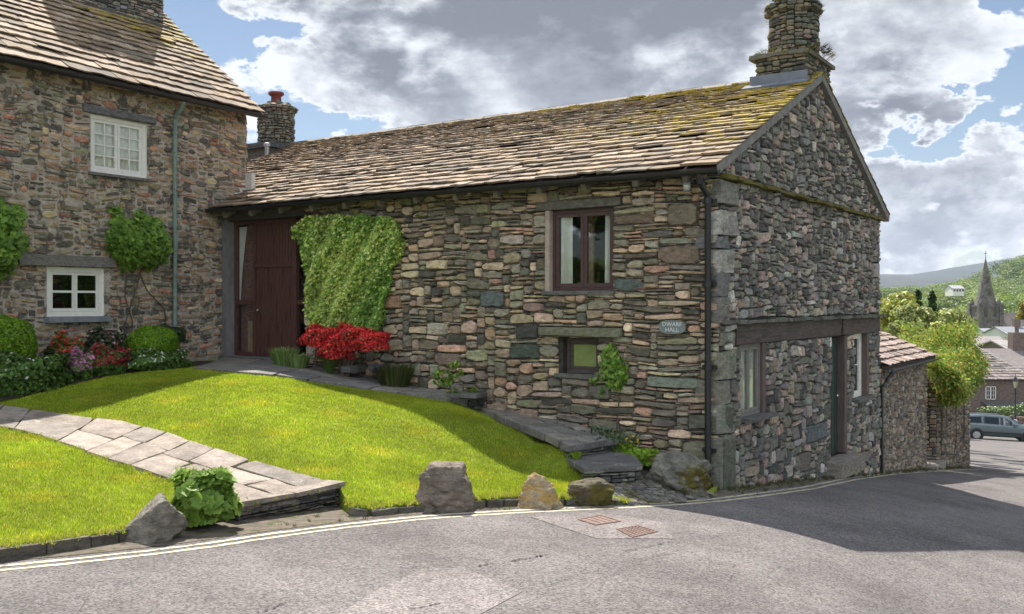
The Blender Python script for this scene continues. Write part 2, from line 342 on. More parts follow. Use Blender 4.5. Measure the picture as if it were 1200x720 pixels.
def _tps():
    P = ctl[:, :2]; d = np.linalg.norm(P[:, None] - P[None], axis=2); K = np.where(d > 0, d * d * np.log(d + 1e-9), 0) + np.eye(len(P)) * .05
    A = np.zeros((len(P) + 3,) * 2); A[:len(P), :len(P)] = K; A[:len(P), -3:-1] = P; A[:len(P), -1] = 1; A[-3:-1, :len(P)] = P.T; A[-1, :len(P)] = 1
    return np.linalg.solve(A, np.append(ctl[:, 2], [0, 0, 0]))
_w = _tps()
def G(X, Y):
    X = np.asarray(X, float); Y = np.asarray(Y, float)
    d2 = (X[..., None] - ctl[:, 0]) ** 2 + (Y[..., None] - ctl[:, 1]) ** 2
    return (.5 * d2 * np.log(d2 + 1e-9)) @ _w[:-3] + _w[-3] * X + _w[-2] * Y + _w[-1]
def Gf(X, Y): return float(G(X, Y))
def at(px, py, fn=zr, Y0=4., Ymax=140):
    u = (px - 600) / F; v = (HOR - py) / F; Y = Y0
    while Y < Ymax:
        if v * Y <= fn(u * Y, Y): break
        Y += .03
    for _ in range(1):
        a, b = Y - .03, Y
        for _ in range(8):
            c = (a + b) / 2
            if v * c <= fn(u * c, c): b = c
            else: a = c
    return (u * b, b, v * b)
def on_fac(px, py, s=0.):
    u = (px - 600) / F; o = O2 + g2 * s; t = (o[0] - u * o[1]) / (.823 + .568 * u); p = o + f2 * t
    return t, (HOR - py) * p[1] / F
def on_gab(px, py, t=0.):
    u = (px - 600) / F; o = O2 + f2 * t; s = (u * o[1] - o[0]) / (.568 - .823 * u); p = o + g2 * s
    return s, (HOR - py) * p[1] / F
def on_house(px, py, d=0.):
    u = (px - 600) / F; o = C2 + n2 * d; q = (o[0] - u * o[1]) / (.518 - .855 * u); p = o + w2 * q
    return q, (HOR - py) * p[1] / F
def atY(px, py, Y): return ((px - 600) / F * Y, Y, (HOR - py) / F * Y)

def inpoly(X, Y, poly):
    X = np.asarray(X); Y = np.asarray(Y); r = np.zeros(X.shape, bool); n = len(poly)
    for i in range(n):
        x1, y1 = poly[i]; x2, y2 = poly[(i + 1) % n]
        c = ((y1 > Y) != (y2 > Y)) & (X < (x2 - x1) * (Y - y1) / (y2 - y1 + 1e-12) + x1); r ^= c
    return r
def densify(poly, step):
    o = []
    for i in range(len(poly)):
        a = np.array(poly[i]); b = np.array(poly[(i + 1) % len(poly)]); k = max(1, int(np.linalg.norm(b - a) / step))
        for j in range(k): o.append(tuple(a + (b - a) * j / k))
    return o
def sheet(mb, poly, zf, step=.3, dz=0, skirt=0, mat=0, c=(1, 1, 1, 0)):
    """triangulated sheet over an XY outline that follows the height function"""
    poly = densify(poly, step); P = np.array(poly); x0, y0 = P.min(0); x1, y1 = P.max(0)
    gx, gy = np.meshgrid(np.arange(x0 + step / 2, x1, step), np.arange(y0 + step / 2, y1, step)); gx = gx.ravel(); gy = gy.ravel()
    k = inpoly(gx, gy, poly); pts = [Vector(p) for p in poly] + [Vector((a, b)) for a, b in zip(gx[k], gy[k])]
    n = len(poly)
    vo, eo, fo, *_ = delaunay_2d_cdt(pts, [(i, (i + 1) % n) for i in range(n)], [list(range(n))], 1, 1e-5)
    V = [(v.x, v.y, zf(v.x, v.y) + dz) for v in vo]
    mb.add(V, [tuple(f) for f in fo], mat, c)
    if skirt:
        T = [(x, y, zf(x, y) + dz) for x, y in poly]; B = [(x, y, z - skirt) for x, y, z in T]
        mb.add(T + B, [(i, (i + 1) % n, n + (i + 1) % n, n + i) for i in range(n)], mat, c)
def ribbon(mb, pts, width, zf, dz, mat=0, step=.25, wob=0):
    """thin painted strip along XY points lying on the height function"""
    pts = [np.array(p[:2]) for p in pts]; Q = []
    # smooth
    for i in range(len(pts) - 1):
        p0 = pts[max(i - 1, 0)]; p1 = pts[i]; p2 = pts[i + 1]; p3 = pts[min(i + 2, len(pts) - 1)]; k = max(2, int(np.linalg.norm(p2 - p1) / step))
        for j in range(k):
            t = j / k; Q.append(.5 * ((2 * p1) + (-p0 + p2) * t + (2 * p0 - 5 * p1 + 4 * p2 - p3) * t * t + (-p0 + 3 * p1 - 3 * p2 + p3) * t ** 3))
    Q.append(pts[-1]); V = []
    for i, q in enumerate(Q):
        d = Q[min(i + 1, len(Q) - 1)] - Q[max(i - 1, 0)]; d /= np.linalg.norm(d); nn = np.array([-d[1], d[0]])
        for sg in (-1, 0, 1):
            w = width / 2 + rnd.uniform(-wob, wob); p = q + nn * sg * w; V.append((p[0], p[1], zf(*p) + dz))
    mb.add(V, [(3 * i + a, 3 * i + a + 1, 3 * i + a + 4, 3 * i + a + 3) for i in range(len(Q) - 1) for a in (0, 1)], mat)

# ------------------------------------------------------------------ stone walling
def pack(W, H, blocks, wr, hr, rg, wmin=.08):
    segs = [[0., W, 0.]]; out = []
    it = 0
    while it < 60000:
        it += 1
        i = min(range(len(segs)), key=lambda k: segs[k][2]); u0, u1, v = segs[i]
        if v >= H - .005: break
        hit = False
        for b in blocks:
            if b[2] - .012 <= v < b[3] - .004 and min(u1, b[1]) - max(u0, b[0]) > 1e-4:
                new = []
                if b[0] - u0 > 1e-4: new.append([u0, b[0], v])
                new.append([max(u0, b[0]), min(u1, b[1]), b[3]])
                if u1 - b[1] > 1e-4: new.append([b[1], u1, v])
                segs[i:i + 1] = new; hit = True; break
        if hit: continue
        nl = segs[i - 1][2] if i > 0 else 99; nx = segs[i + 1][2] if i < len(segs) - 1 else 99; width = u1 - u0
        a, b_ = wr(u0, v); c, d = hr(u0, v)
        h = c + (d - c) * rg.random() ** 1.45; w = (a + (b_ - a) * rg.random() ** 1.5)
        if h > (c + d) * .62: w = min(w, h * 2.6)
        if width - w < wmin: w = width if width < b_ * 1.15 else width / 2
        if width < wmin * 1.2 and min(nl, nx) < 90: h = min(max(min(nl, nx) - v, .02), d * 1.3)
        for q in (nl, nx):
            if q < 90 and abs(v + h - q) < .022: h = q - v
        left = rg.random() < .5; ua, ub = (u0, u0 + w) if left else (u1 - w, u1)
        for b in blocks:
            if v < b[2] - .012 < v + h + .025 and min(ub, b[1]) - max(ua, b[0]) > 1e-4: h = b[2] - v
        h = max(h, .018)
        out.append((ua, ub, v, v + h)); new = []
        if w >= width - 1e-5: new = [[u0, u1, v + h]]
        elif left: new = [[u0, ub, v + h], [ub, u1, v]]
        else: new = [[u0, ua, v], [ua, u1, v + h]]
        segs[i:i + 1] = new; k = 0
        while k < len(segs) - 1:
            if abs(segs[k][2] - segs[k + 1][2]) < .006: segs[k] = [segs[k][0], segs[k + 1][1], max(segs[k][2], segs[k + 1][2])]; del segs[k + 1]
            else: k += 1
    return out

def stones(mb, items, p, pal, rg, gap=.007, prot=(.02, .055), clip=None, keep=None, mat=0, moss=None, chip=.3, warp=.012, shade=.25, taper=.45, rot=.03):
    cum = np.cumsum([c[0] for c in pal]); cum = cum / cum[-1]
    for it in items:
        ua, ub, va, vb = it[:4]
        cu, cv = (ua + ub) / 2, (va + vb) / 2
        if keep and not keep(cu, cv): continue
        w, h = ub - ua - gap * 2 * rg.uniform(.5, 1.3), vb - va - gap * 2 * rg.uniform(.5, 1.3)
        if w < .012 or h < .008: continue
        base = it[4] if len(it) > 4 else pal[int(np.searchsorted(cum, rg.random()))][1]
        k = rg.uniform(1 - shade, 1 + shade); c = [max(.005, x * k * rg.uniform(.93, 1.07)) for x in base]; c.append(moss(cu, cv) if moss else 0)
        m = min(w, h); cc = m * rg.uniform(.05, chip); hw, hh = w / 2, h / 2; tl = rg.uniform(-.12, .12) * m; tr = rg.uniform(-.12, .12) * m
        cw = lambda: min(hw * .6, cc * rg.uniform(.6, 2.0)); ch = lambda: min(hh * .55, cc * rg.uniform(.4, 1.2))
        o = [(-hw + cw(), -hh), (rg.uniform(-.2, .2) * hw, -hh + rg.uniform(0, .06) * m), (hw - cw(), -hh), (hw, -hh + ch()), (hw, hh - ch() + min(tr, 0)),
             (hw - cw(), hh + min(tr, 0)), (rg.uniform(-.3, .3) * hw, hh - rg.uniform(0, .06) * m), (-hw + cw(), hh + min(tl, 0)), (-hw, hh - ch() + min(tl, 0)), (-hw, -hh + ch())]
        n = len(o); d = rg.uniform(*prot); tu, tv = rg.uniform(-.3, .3) * m, rg.uniform(-.25, .35) * m
        ins = min(.011, m * .14); V = []
        wl, wr_ = (rg.uniform(.15, .9) if rg.random() < taper else 1), (rg.uniform(.15, .9) if rg.random() < taper else 1); ro = rg.uniform(-rot, rot) if len(it) < 5 else 0; ax = rg.choice((-1, 1)) * hh
        if w > h * 1.25 and len(it) < 5: o = [(x, y + (ax * .6 - y) * (1 - (wl if x < 0 else wr_)) * min(1, abs(x) / hw) ** 1.5 * .7) for x, y in o]
        o = [(x - y * ro, y + x * ro) for x, y in o]
        def q(x, y, dd):
            X = cu + x; Y = cv + y
            Y += warp * math.sin(X * 2.1 + Y * .7 + 1.3) + warp * .6 * math.sin(X * 5.3 - Y * 1.9); X += warp * .7 * math.sin(Y * 3.1 + X * 1.1)
            if clip: X, Y = clip(X, Y)
            return p(X, Y, dd)
        for x, y in o: V.append(q(x, y, -.05))
        for x, y in o: V.append(q(x, y, max(0.004, d * .45)))
        for x, y in o:
            r = math.hypot(x, y) + 1e-6; fx = 1 - ins * 1.1 / (abs(x) + ins) ; fy = 1 - ins * 1.1 / (abs(y) + ins)
            V.append(q(x * fx, y * fy, max(.006, d + tu * x / hw * .35 + tv * y / hh * .25 + rg.uniform(-.004, .004))))
        V.append(q(rg.uniform(-.3, .3) * hw, rg.uniform(-.3, .3) * hh, d + rg.uniform(-.004, .008)))
        Fc = [(a, (a + 1) % n, n + (a + 1) % n, n + a) for a in range(n)] + [(n + a, n + (a + 1) % n, 2 * n + (a + 1) % n, 2 * n + a) for a in range(n)] + \
             [(2 * n + a, 2 * n + (a + 1) % n, 3 * n) for a in range(n)]
        mb.add(V, Fc, mat, c)

def holed(mb, u0, u1, v0, v1, holes, p, d=0, depth=.28, mat=0, rmat=None):
    us = sorted({u0, u1, *[h[0] for h in holes], *[h[1] for h in holes]}); vs = sorted({v0, v1, *[h[2] for h in holes], *[h[3] for h in holes]})
    for a, b in zip(us, us[1:]):
        for c, e in zip(vs, vs[1:]):
            if any(h[0] - 1e-6 <= a and b <= h[1] + 1e-6 and h[2] - 1e-6 <= c and e <= h[3] + 1e-6 for h in holes): continue
            mb.add([p(a, c, d), p(b, c, d), p(b, e, d), p(a, e, d)], [(0, 1, 2, 3)], mat)
    for a, b, c, e in holes:
        for (x1, y1), (x2, y2) in (((a, c), (b, c)), ((b, c), (b, e)), ((b, e), (a, e)), ((a, e), (a, c))):
            mb.add([p(x1, y1, d), p(x2, y2, d), p(x2, y2, -depth), p(x1, y1, -depth)], [(0, 1, 2, 3)], mat if rmat is None else rmat)

def slates(mb, p, l0, l1, rtot, e0, e1, rg, pal, lich, mat=0, th=(.018, .042), wf=(.8, 1.9)):
    r = 0.
    while r < rtot - .03:
        e = (e0 + (e1 - e0) * r / rtot) * rg.uniform(.93, 1.07); t = l0 + (0 if rg.random() < .5 else .0); first = True
        sag = rg.uniform(-.006, .006)
        while t < l1:
            w = e * rg.uniform(*wf) * (.6 if first and rg.random() < .5 else 1); first = False; t2 = min(t + w, l1)
            if l1 - t2 < .1: t2 = l1
            k = rg.uniform(*th); j = [r + sag + rg.uniform(-.022, .022) * e / .2 for _ in range(4)]; hd = min(r + e * 1.55, rtot + .02)
            lift = rg.uniform(0, .008) + (.018 if rg.random() < .05 else 0); hb = .044 + lift; tt = [t + .004 + (t2 - t - .008) * x for x in (0, .33, .67, 1)]
            V = [p(tt[i], j[i] + (.012 if i in (0, 3) else 0) * rg.random(), hb) for i in range(4)] + [p(tt[i], j[i] + .004, hb + k + rg.uniform(-.003, .003)) for i in range(4)] + [p(tt[i], hd, k) for i in range(4)]
            base = rg.choice(pal); q = rg.uniform(.66, 1.26)
            mb.add(V, [(0, 1, 5, 4), (1, 2, 6, 5), (2, 3, 7, 6), (4, 5, 9, 8), (5, 6, 10, 9), (6, 7, 11, 10), (0, 4, 8), (3, 11, 7)], mat, (base[0] * q, base[1] * q, base[2] * q, lich(t, r)))
            t = t2
        r += e

PAL_HALL = [(3, (0.235, 0.212, 0.156)), (3, (0.294, 0.252, 0.186)), (3, (0.412, 0.323, 0.222)), (2, (0.485, 0.373, 0.251)), (1.6, (0.527, 0.363, 0.251)), (1.6, (0.195, 0.181, 0.137)), (1.2, (0.341, 0.315, 0.242)), (0.9, (0.614, 0.475, 0.332)), (0.5, (0.509, 0.31, 0.22)), (1.5, (0.126, 0.113, 0.092)), (1, (0.327, 0.246, 0.182)), (0.8, (0.28, 0.256, 0.164))]
PAL_GABLE = [(4, (0.16, 0.15, 0.134)), (3, (0.223, 0.207, 0.184)), (2, (0.3, 0.262, 0.217)), (1.3, (0.364, 0.276, 0.221)), (1, (0.292, 0.291, 0.259)), (1.6, (0.097, 0.095, 0.088)), (0.9, (0.422, 0.336, 0.271)), (0.8, (0.207, 0.205, 0.161)), (0.5, (0.481, 0.446, 0.389))]
PAL_HOUSE = [(3, (0.264, 0.205, 0.135)), (2.4, (0.346, 0.251, 0.155)), (1.8, (0.429, 0.31, 0.181)), (1.5, (0.399, 0.214, 0.135)), (2.2, (0.154, 0.134, 0.101)), (1.6, (0.218, 0.207, 0.138)), (0.9, (0.522, 0.396, 0.247)), (1.2, (0.1, 0.09, 0.073)), (0.9, (0.319, 0.174, 0.12))]
PAL_LANE = [(3, (0.293, 0.236, 0.179)), (3, (0.226, 0.19, 0.148)), (2, (0.339, 0.287, 0.225)), (1.6, (0.159, 0.138, 0.117)), (1, (0.245, 0.163, 0.121)), (0.7, (0.115, 0.115, 0.11))]

# ------------------------------------------------------------------ the setting
road_pts = [(-40, -30), (60, -30), (130, 60), (60, 120), (10, 90), (-40, 40)]
gx, gy = np.meshgrid(np.concatenate([np.arange(-40, -6, 3.), np.arange(-6, 14, .4), np.arange(14, 70, 2.)]), np.concatenate([np.arange(-30, 4, 3.), np.arange(4, 30, .4), np.arange(30, 90, 2.)]))
mb = MB(); ny, nx_ = gx.shape
mb.add([(x, y, zr(x, y)) for x, y in zip(gx.ravel(), gy.ravel())], np.array([(j * nx_ + i, j * nx_ + i + 1, (j + 1) * nx_ + i + 1, (j + 1) * nx_ + i) for j in range(ny - 1) for i in range(nx_ - 1)]))
tag(mb.build('road', M['asphalt'], smooth=True), kind='structure')
def zt(X, Y):                                                    # whole terrain: road surface, valley floor
    z = zr(X, Y) - .12 - 1.5 * ss(60, 80, X) - 1.2 * ss(70, 90, Y)
    return max(z, -13)
mb = MB(); xs = np.concatenate([np.arange(-3000, -60, 250.), np.arange(-60, 120, 6.), np.arange(120, 3001, 240.)]); ys = np.concatenate([np.arange(-400, -60, 80.), np.arange(-60, 140, 6.), np.arange(140, 6000, 300.)])
gx, gy = np.meshgrid(xs, ys); ny, nx_ = gx.shape
mb.add([(x, y, zt(x, y)) for x, y in zip(gx.ravel(), gy.ravel())], np.array([(j * nx_ + i, j * nx_ + i + 1, (j + 1) * nx_ + i + 1, (j + 1) * nx_ + i) for j in range(ny - 1) for i in range(nx_ - 1)]))
tag(mb.build('ground', M['hill_green'], smooth=True), kind='structure')

def pxy(l, fn=zr): return [at(x, y, fn)[:2] for x, y in l]
def pG(l): return [at(x, y, Gf)[:2] for x, y in l]
# garden ground (turf over soil) with its edge to the road
front = [PX(-150, 655, -1.68), PX(0, 640, -1.76), PX(130, 622, -1.82), PX(200, 611, -1.87), PX(268, 588, -1.82), PX(393, 564.5, -1.835), PX(409, 592, -1.94), PX(430, 594, -1.95), PX(490, 588, -1.98), PX(560, 583, -2.0), PX(612, 580, -2.03), PX(665, 582, -2.06), PX(705, 580, -2.09)]
right = [PX(740, 590, -2.17), PX(790, 588, -2.23), PX(832, 585, -2.30)]
garden_poly = front + right + [HS(.03, .02, 0)[:2], HS(.03, 9.7, 0)[:2], tuple(C2 + w2 * 9), tuple(C2 + w2 * 9 + n2 * .4), (-9.5, 7.5)]
mb = MB(); sheet(mb, garden_poly, Gf, .22, -.015, .6)
tag(mb.build('lawn', M['turf'], smooth=True), kind='structure')

slab_top = [(-150, 459), (0, 475.7), (84, 488), (143, 495), (189, 505.5), (224, 518), (273, 533.5), (330, 549), (367, 560), (399, 568.5)]
slab_bot = [(-150, 478), (0, 501), (42, 509), (87, 525), (129, 540.5), (175, 555), (200, 563), (230, 574), (252, 583), (276, 593)]
def resample(P, n):
    P = np.array(P, float); d = np.concatenate([[0], np.cumsum(np.linalg.norm(np.diff(P, axis=0), axis=1))]); x = np.linspace(0, d[-1], n)
    return np.stack([np.interp(x, d, P[:, k]) for k in range(P.shape[1])], 1)
def flags(mb, A, B, rg, across=(2, 3), length=(.45, .95), th=.05, gap=.012, up=.02, zf=Gf, colr=((.26, .215, .175), (.29, .24, .20), (.22, .19, .16)), skirt=.1, lastfull=True, flat=None):
    """irregular flagstones between two edge lines A and B (XY polylines)"""
    A = resample(A, 80); B = resample(B, 80)
    L = np.linalg.norm(np.diff((A + B) / 2, axis=0), axis=1).sum()
    def P(a, b):
        x = min(max(a, 0), L) / L * 79; i = min(int(x), 78); k = x - i
        p = A[i] + (A[i + 1] - A[i]) * k; q = B[i] + (B[i + 1] - B[i]) * k; return p + (q - p) * b
    a = 0.
    while a < L - .05:
        ln = rg.uniform(*length); a2 = min(a + ln, L)
        if L - a2 < .3: a2 = L
        k = rg.randint(*across); cuts = [0] + sorted(min(.9, max(.1, (i + 1) / k + rg.uniform(-.1, .1))) for i in range(k - 1)) + [1]
        for c0, c1 in zip(cuts, cuts[1:]):
            subs = [(a, a2)]
            if rg.random() < .3 and a2 - a > .6: m_ = a + (a2 - a) * rg.uniform(.4, .6); subs = [(a, m_), (m_, a2)]
            for (s0, s1) in subs:
                wd = np.linalg.norm(P(s0, 1) - P(s0, 0)); gb = gap / max(wd, .1)
                j = lambda x: x + rg.uniform(-.035, .035)
                s0j, s1j = s0 + gap, s1 - gap
                cor = [(s0j, c0 + gb), ((s0j + s1j) / 2, c0 + gb + rg.uniform(-.01, .012)), (s1j, c0 + gb), (s1j + rg.uniform(-.01, .01), (c0 + c1) / 2), (s1j, c1 - gb), ((s0j + s1j) / 2, c1 - gb - rg.uniform(-.01, .012)), (s0j, c1 - gb), (s0j + rg.uniform(-.01, .01), (c0 + c1) / 2)]
                cor = [(x + (rg.uniform(-.03, .03) if i % 2 == 0 and .1 < x < L - .1 else 0), y + (rg.uniform(-.025, .025) if .08 < y < .92 else rg.uniform(-.015, .015))) for i, (x, y) in enumerate(cor)]
                XY = [P(*q) for q in cor]; dz = rg.uniform(-.004, .006)
                Z = [(zf(*q) if flat is None else flat) + up + dz for q in XY]; cx = sum(q[0] for q in XY) / 8; cy = sum(q[1] for q in XY) / 8
                V = [(q[0], q[1], z) for q, z in zip(XY, Z)]; Vi = [(q[0] + (cx - q[0]) * .03, q[1] + (cy - q[1]) * .03, z + .005) for q, z in zip(XY, Z)]
                Bt = [(q[0], q[1], z - skirt) for q, z in zip(XY, Z)]; cz = sum(Z) / 8 + .006
                q_ = rg.uniform(.8, 1.2); c = rg.choice(colr); c = (c[0] * q_, c[1] * q_, c[2] * q_, 0)
                mb.add(Bt + V + Vi + [(cx, cy, cz)], [(i, (i + 1) % 8, 8 + (i + 1) % 8, 8 + i) for i in range(8)] + [(8 + i, 8 + (i + 1) % 8, 16 + (i + 1) % 8, 16 + i) for i in range(8)] + [(16 + i, 16 + (i + 1) % 8, 24) for i in range(8)], 0, c)
        a = a2
rg = random.Random(3)
ST, SB = pG(slab_top), pG(slab_bot)
mb = MB(); flags(mb, ST, SB, rg, (2, 3), (.5, .95), up=.012)
# the raised end: thick edge flags over thin packed courses
e0, e1 = np.array(SB[-1]), np.array(ST[-1]); ed = (e1 - e0) / np.linalg.norm(e1 - e0); en = np.array([ed[1], -ed[0]])
if en[1] > 0: en = -en
LE = np.linalg.norm(e1 - e0)
def endp(u, v, d): q = e0 + ed * u + en * (d - .0); return (q[0], q[1], Gf(*(e0 + ed * u)) - .32 + v)
stones(mb, pack(LE, .30, [], lambda u, v: (.06, .24), lambda u, v: (.02, .045), rg), endp, [(1, (.12, .11, .09)), (1, (.16, .14, .11)), (1, (.09, .085, .08))], rg, prot=(.0, .03), warp=0)
for a, b in ((-.02, LE * .52), (LE * .53, LE + .03)): mb.box(lambda u, v, d: (lambda q: (q[0], q[1], Gf(*(e0 + ed * min(max(u, 0), LE))) + v))(e0 + ed * u + en * d), a, b, -.012, .03, -.22, .04, 0, (.25, .21, .175, 0), .008)
tag(mb.build('flagstone_path', M['flag']), kind='structure')
slab_poly = ST + SB[::-1]

# dark flags along the hall front
fac_edge = [(225, 433), (262, 436.5), (300, 440), (360, 447), (400, 452.5), (460, 461), (500, 467), (541, 473)]
UA = pG(fac_edge); UB = [HS(-.06, t, 0)[:2] for t in np.linspace(9.5, 3.62, 8)]
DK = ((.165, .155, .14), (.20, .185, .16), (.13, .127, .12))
zU = lambda X, Y: max(Gf(X, Y), -1.36)
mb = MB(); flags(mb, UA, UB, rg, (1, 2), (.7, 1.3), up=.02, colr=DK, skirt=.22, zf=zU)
pa, pb = np.array(UA[-1]), np.array(UB[-1]); L_ = np.linalg.norm(pb - pa); dd_ = (pb - pa) / L_; nn_ = np.array([-dd_[1], dd_[0]]);
if nn_[0] < 0: nn_ = -nn_
zend = max(zU(*pa), zU(*pb)) + .022
mb.box(lambda u, v, d: (lambda q: (q[0], q[1], zend + v))(pa + dd_ * u + nn_ * d), -.03, L_, -.05, .012, -.3, .05, 0, (.12, .115, .11, 0), .006)
stones(mb, pack(L_, .25, [], lambda u, v: (.1, .35), lambda u, v: (.03, .06), rg), lambda u, v, d: (lambda q: (q[0], q[1], zend - .28 + v))(pa + dd_ * u + nn_ * (d + .0)), [(1, (.07, .068, .062)), (1, (.1, .095, .085))], rg, prot=(0, .025), warp=0)
tag(mb.build('hall_path', M['flag']), kind='structure')
up_poly = UA + UB[::-1]
fL = lambda x, y: at(x, y, zLp)[:2]
LA = [fL(*q) for q in [(528, 470), (560, 480), (600, 497), (635, 511), (667, 526)]]; LB = [fL(*q) for q in [(575, 471), (610, 478), (648, 489), (688, 503), (718, 519)]]
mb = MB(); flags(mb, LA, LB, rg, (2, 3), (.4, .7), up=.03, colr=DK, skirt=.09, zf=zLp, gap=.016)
pa, pb = np.array(LA[-1]), np.array(LB[-1]); L_ = np.linalg.norm(pb - pa); dd_ = (pb - pa) / L_; nn_ = np.array([-dd_[1], dd_[0]])
if nn_[1] > 0: nn_ = -nn_
z1 = (zLp(*pa) + zLp(*pb)) / 2 + .04
fr = lambda u, v, d: (lambda q: (q[0], q[1], z1 + v))(pa + dd_ * u + nn_ * d)
mb.box(fr, -.05, L_ + .05, -.06, .0, -.1, .05, 0, (.12, .115, .11, 0), .006)
stones(mb, pack(L_, .2, [], lambda u, v: (.1, .3), lambda u, v: (.03, .07), rg), lambda u, v, d: fr(u, v - .24, d - .01), [(1, (.09, .088, .082)), (1, (.14, .13, .12))], rg, prot=(0, .03), warp=0)
a2 = np.array(PX(680, 541, z1 - .15)); b2 = np.array(PX(752, 547, z1 - .15)); a3 = np.array(PX(655, 527, z1 - .15)); b3 = np.array(PX(730, 524, z1 - .15))
low = [PX(598 + 52, 530, z1 - .15), PX(684, 549, z1 - .15), PX(753, 545, z1 - .15), PX(738, 527, z1 - .15)]
c_ = (.115, .112, .108, 0); V = [(x, y, z1 - .15) for x, y in low] + [(x, y, z1 - .21) for x, y in low]
mb.add(V, [(0, 1, 2, 3), (0, 4, 5, 1), (1, 5, 6, 2), (2, 6, 7, 3)], 0, c_)
q0, q1 = np.array(low[1]), np.array(low[2]); Lq = np.linalg.norm(q1 - q0); dq = (q1 - q0) / Lq; nq = np.array([dq[1], -dq[0]])
if nq[1] > 0: nq = -nq
stones(mb, pack(Lq, .22, [], lambda u, v: (.08, .26), lambda u, v: (.04, .09), rg), lambda u, v, d: (lambda q: (q[0], q[1], z1 - .43 + v))(q0 + dq * u + nq * (d - .03)), [(1, (.10, .1, .09)), (1, (.16, .15, .13)), (.6, (.2, .19, .17))], rg, prot=(0, .03), warp=0)
tag(mb.build('stepped_path', M['flag']), kind='structure')
low_poly = LA + LB[::-1]

# cobbles between the lowest step and the road
cob = [PX(694, 572, -2.09), PX(700, 556, -2.05), PX(752, 553, -2.05), PX(770, 560, -2.09), PX(835, 572, -2.22), PX(838, 586, -2.30), PX(740, 590.5, -2.17), PX(694, 587, -2.10)]
mb = MB(); P0 = np.array(PX(650, 590, -2.1)); du = np.array([.93, .36]); du /= np.linalg.norm(du); dv = np.array([-du[1], du[0]])
items = pack(2.6, 1.7, [], lambda u, v: (.07, .2), lambda u, v: (.045, .09), rg, .05)
def cp(u, v, d): q = P0 + du * u + dv * (v - .5); return (q[0], q[1], Gf(*q) + d - .005)
def keepc(u, v): q = P0 + du * u + dv * (v - .5); return bool(inpoly(q[0], q[1], cob))
stones(mb, items, cp, [(2, (.16, .15, .13)), (1, (.12, .115, .105)), (1, (.2, .185, .15))], rg, prot=(.008, .018), keep=keepc, gap=.005, chip=.4, moss=lambda u, v: .42)
sheet(mb, cob, Gf, .2, .002, 0, 1)
tag(mb.build('cobbles', [M['stone_moss'], M['soil']]), kind='structure')

# gritty strips beside the yellow lines
yl = [(-60, 672), (0, 665), (100, 656), (200, 645), (330, 626), (450, 611), (540, 603), (640, 598), (720, 594.5), (800, 590), (850, 585), (905, 578), (950, 571.5), (1000, 561), (1050, 554.5), (1100, 552), (1150, 550)]
YL = pxy(yl)
cent = resample(YL, 90)
side = []
for i, q in enumerate(cent):
    d = cent[min(i + 1, 89)] - cent[max(i - 1, 0)]; d /= np.linalg.norm(d); n_ = np.array([-d[1], d[0]]); side.append(n_)
in_edge = [tuple(q + n_ * .17) for q, n_ in zip(cent, side)]
gar = [tuple(x) for x in resample(front + right, 40)]
vp = in_edge + [HS(17.5, .1, 0)[:2], HS(0, .15, 0)[:2]] + [tuple(np.array(x) + g2 * .12) for x in gar[::-1]]
mb = MB(); sheet(mb, vp, zr, .25, .004)
tag(mb.build('verge', M['dirt'], smooth=True), kind='structure')
mb = MB()
ribbon(mb, [tuple(q + n_ * .055) for q, n_ in zip(cent[::3], side[::3])], .058, zr, .0035, wob=.010, step=.10)
ribbon(mb, [tuple(q - n_ * .085) for q, n_ in zip(cent[::3], side[::3])], .058, zr, .0035, wob=.010, step=.10)
tag(mb.build('double_yellow_lines', M['line']), kind='structure')
mb = MB(); sheet(mb, pxy([(395, 722), (445, 690), (498, 666), (545, 667), (612, 694), (560, 722)]), zr, .3, .004)
sheet(mb, pxy([(620, 606), (700, 601), (775, 612), (790, 632), (700, 632)]), zr, .3, .004)
tag(mb.build('road_patches', M['asphalt_patch']), kind='structure')
mb = MB(); sheet(mb, pxy([(-20, 722), (-20, 700), (60, 689), (105, 697), (90, 722)]), zr, .3, .004)
tag(mb.build('road_repairs', mat('dark_asphalt_repair', (.122, .112, .108), .9, False, .12, 2, bump=.6, bdist=.005, bscale=110)), kind='structure'); asphalt_chips(bpy.data.materials['dark_asphalt_repair'])
mb = MB()
for seg, w in (([(300, 722), (380, 688), (450, 667), (520, 664)], .016), ([(560, 664), (620, 655), (640, 651)], .03), ([(700, 652), (740, 645), (790, 635)], .024), ([(520, 722), (600, 700), (690, 672), (790, 648)], .014), ([(610, 602), (690, 632)], .01), ([(850, 690), (862, 660)], .012), ([(790, 635), (850, 628)], .01), ([(440, 722), (540, 704), (615, 693)], .014)):
    Q = resample(pxy(seg), 60); a = 0
    while a < 56:
        b = min(59, a + rnd.randint(4, 14))
        Qs = [q + np.array([rnd.gauss(0, .008), rnd.gauss(0, .008)]) for q in Q[a:b]]
        if len(Qs) > 2 and rnd.random() < .6: ribbon(mb, Qs, w * rnd.uniform(.2, .55), zr, .0075, step=.05, wob=w * .3)
        a = b + rnd.randint(0, 3)
tag(mb.build('road_seams', M['seam']), kind='structure')

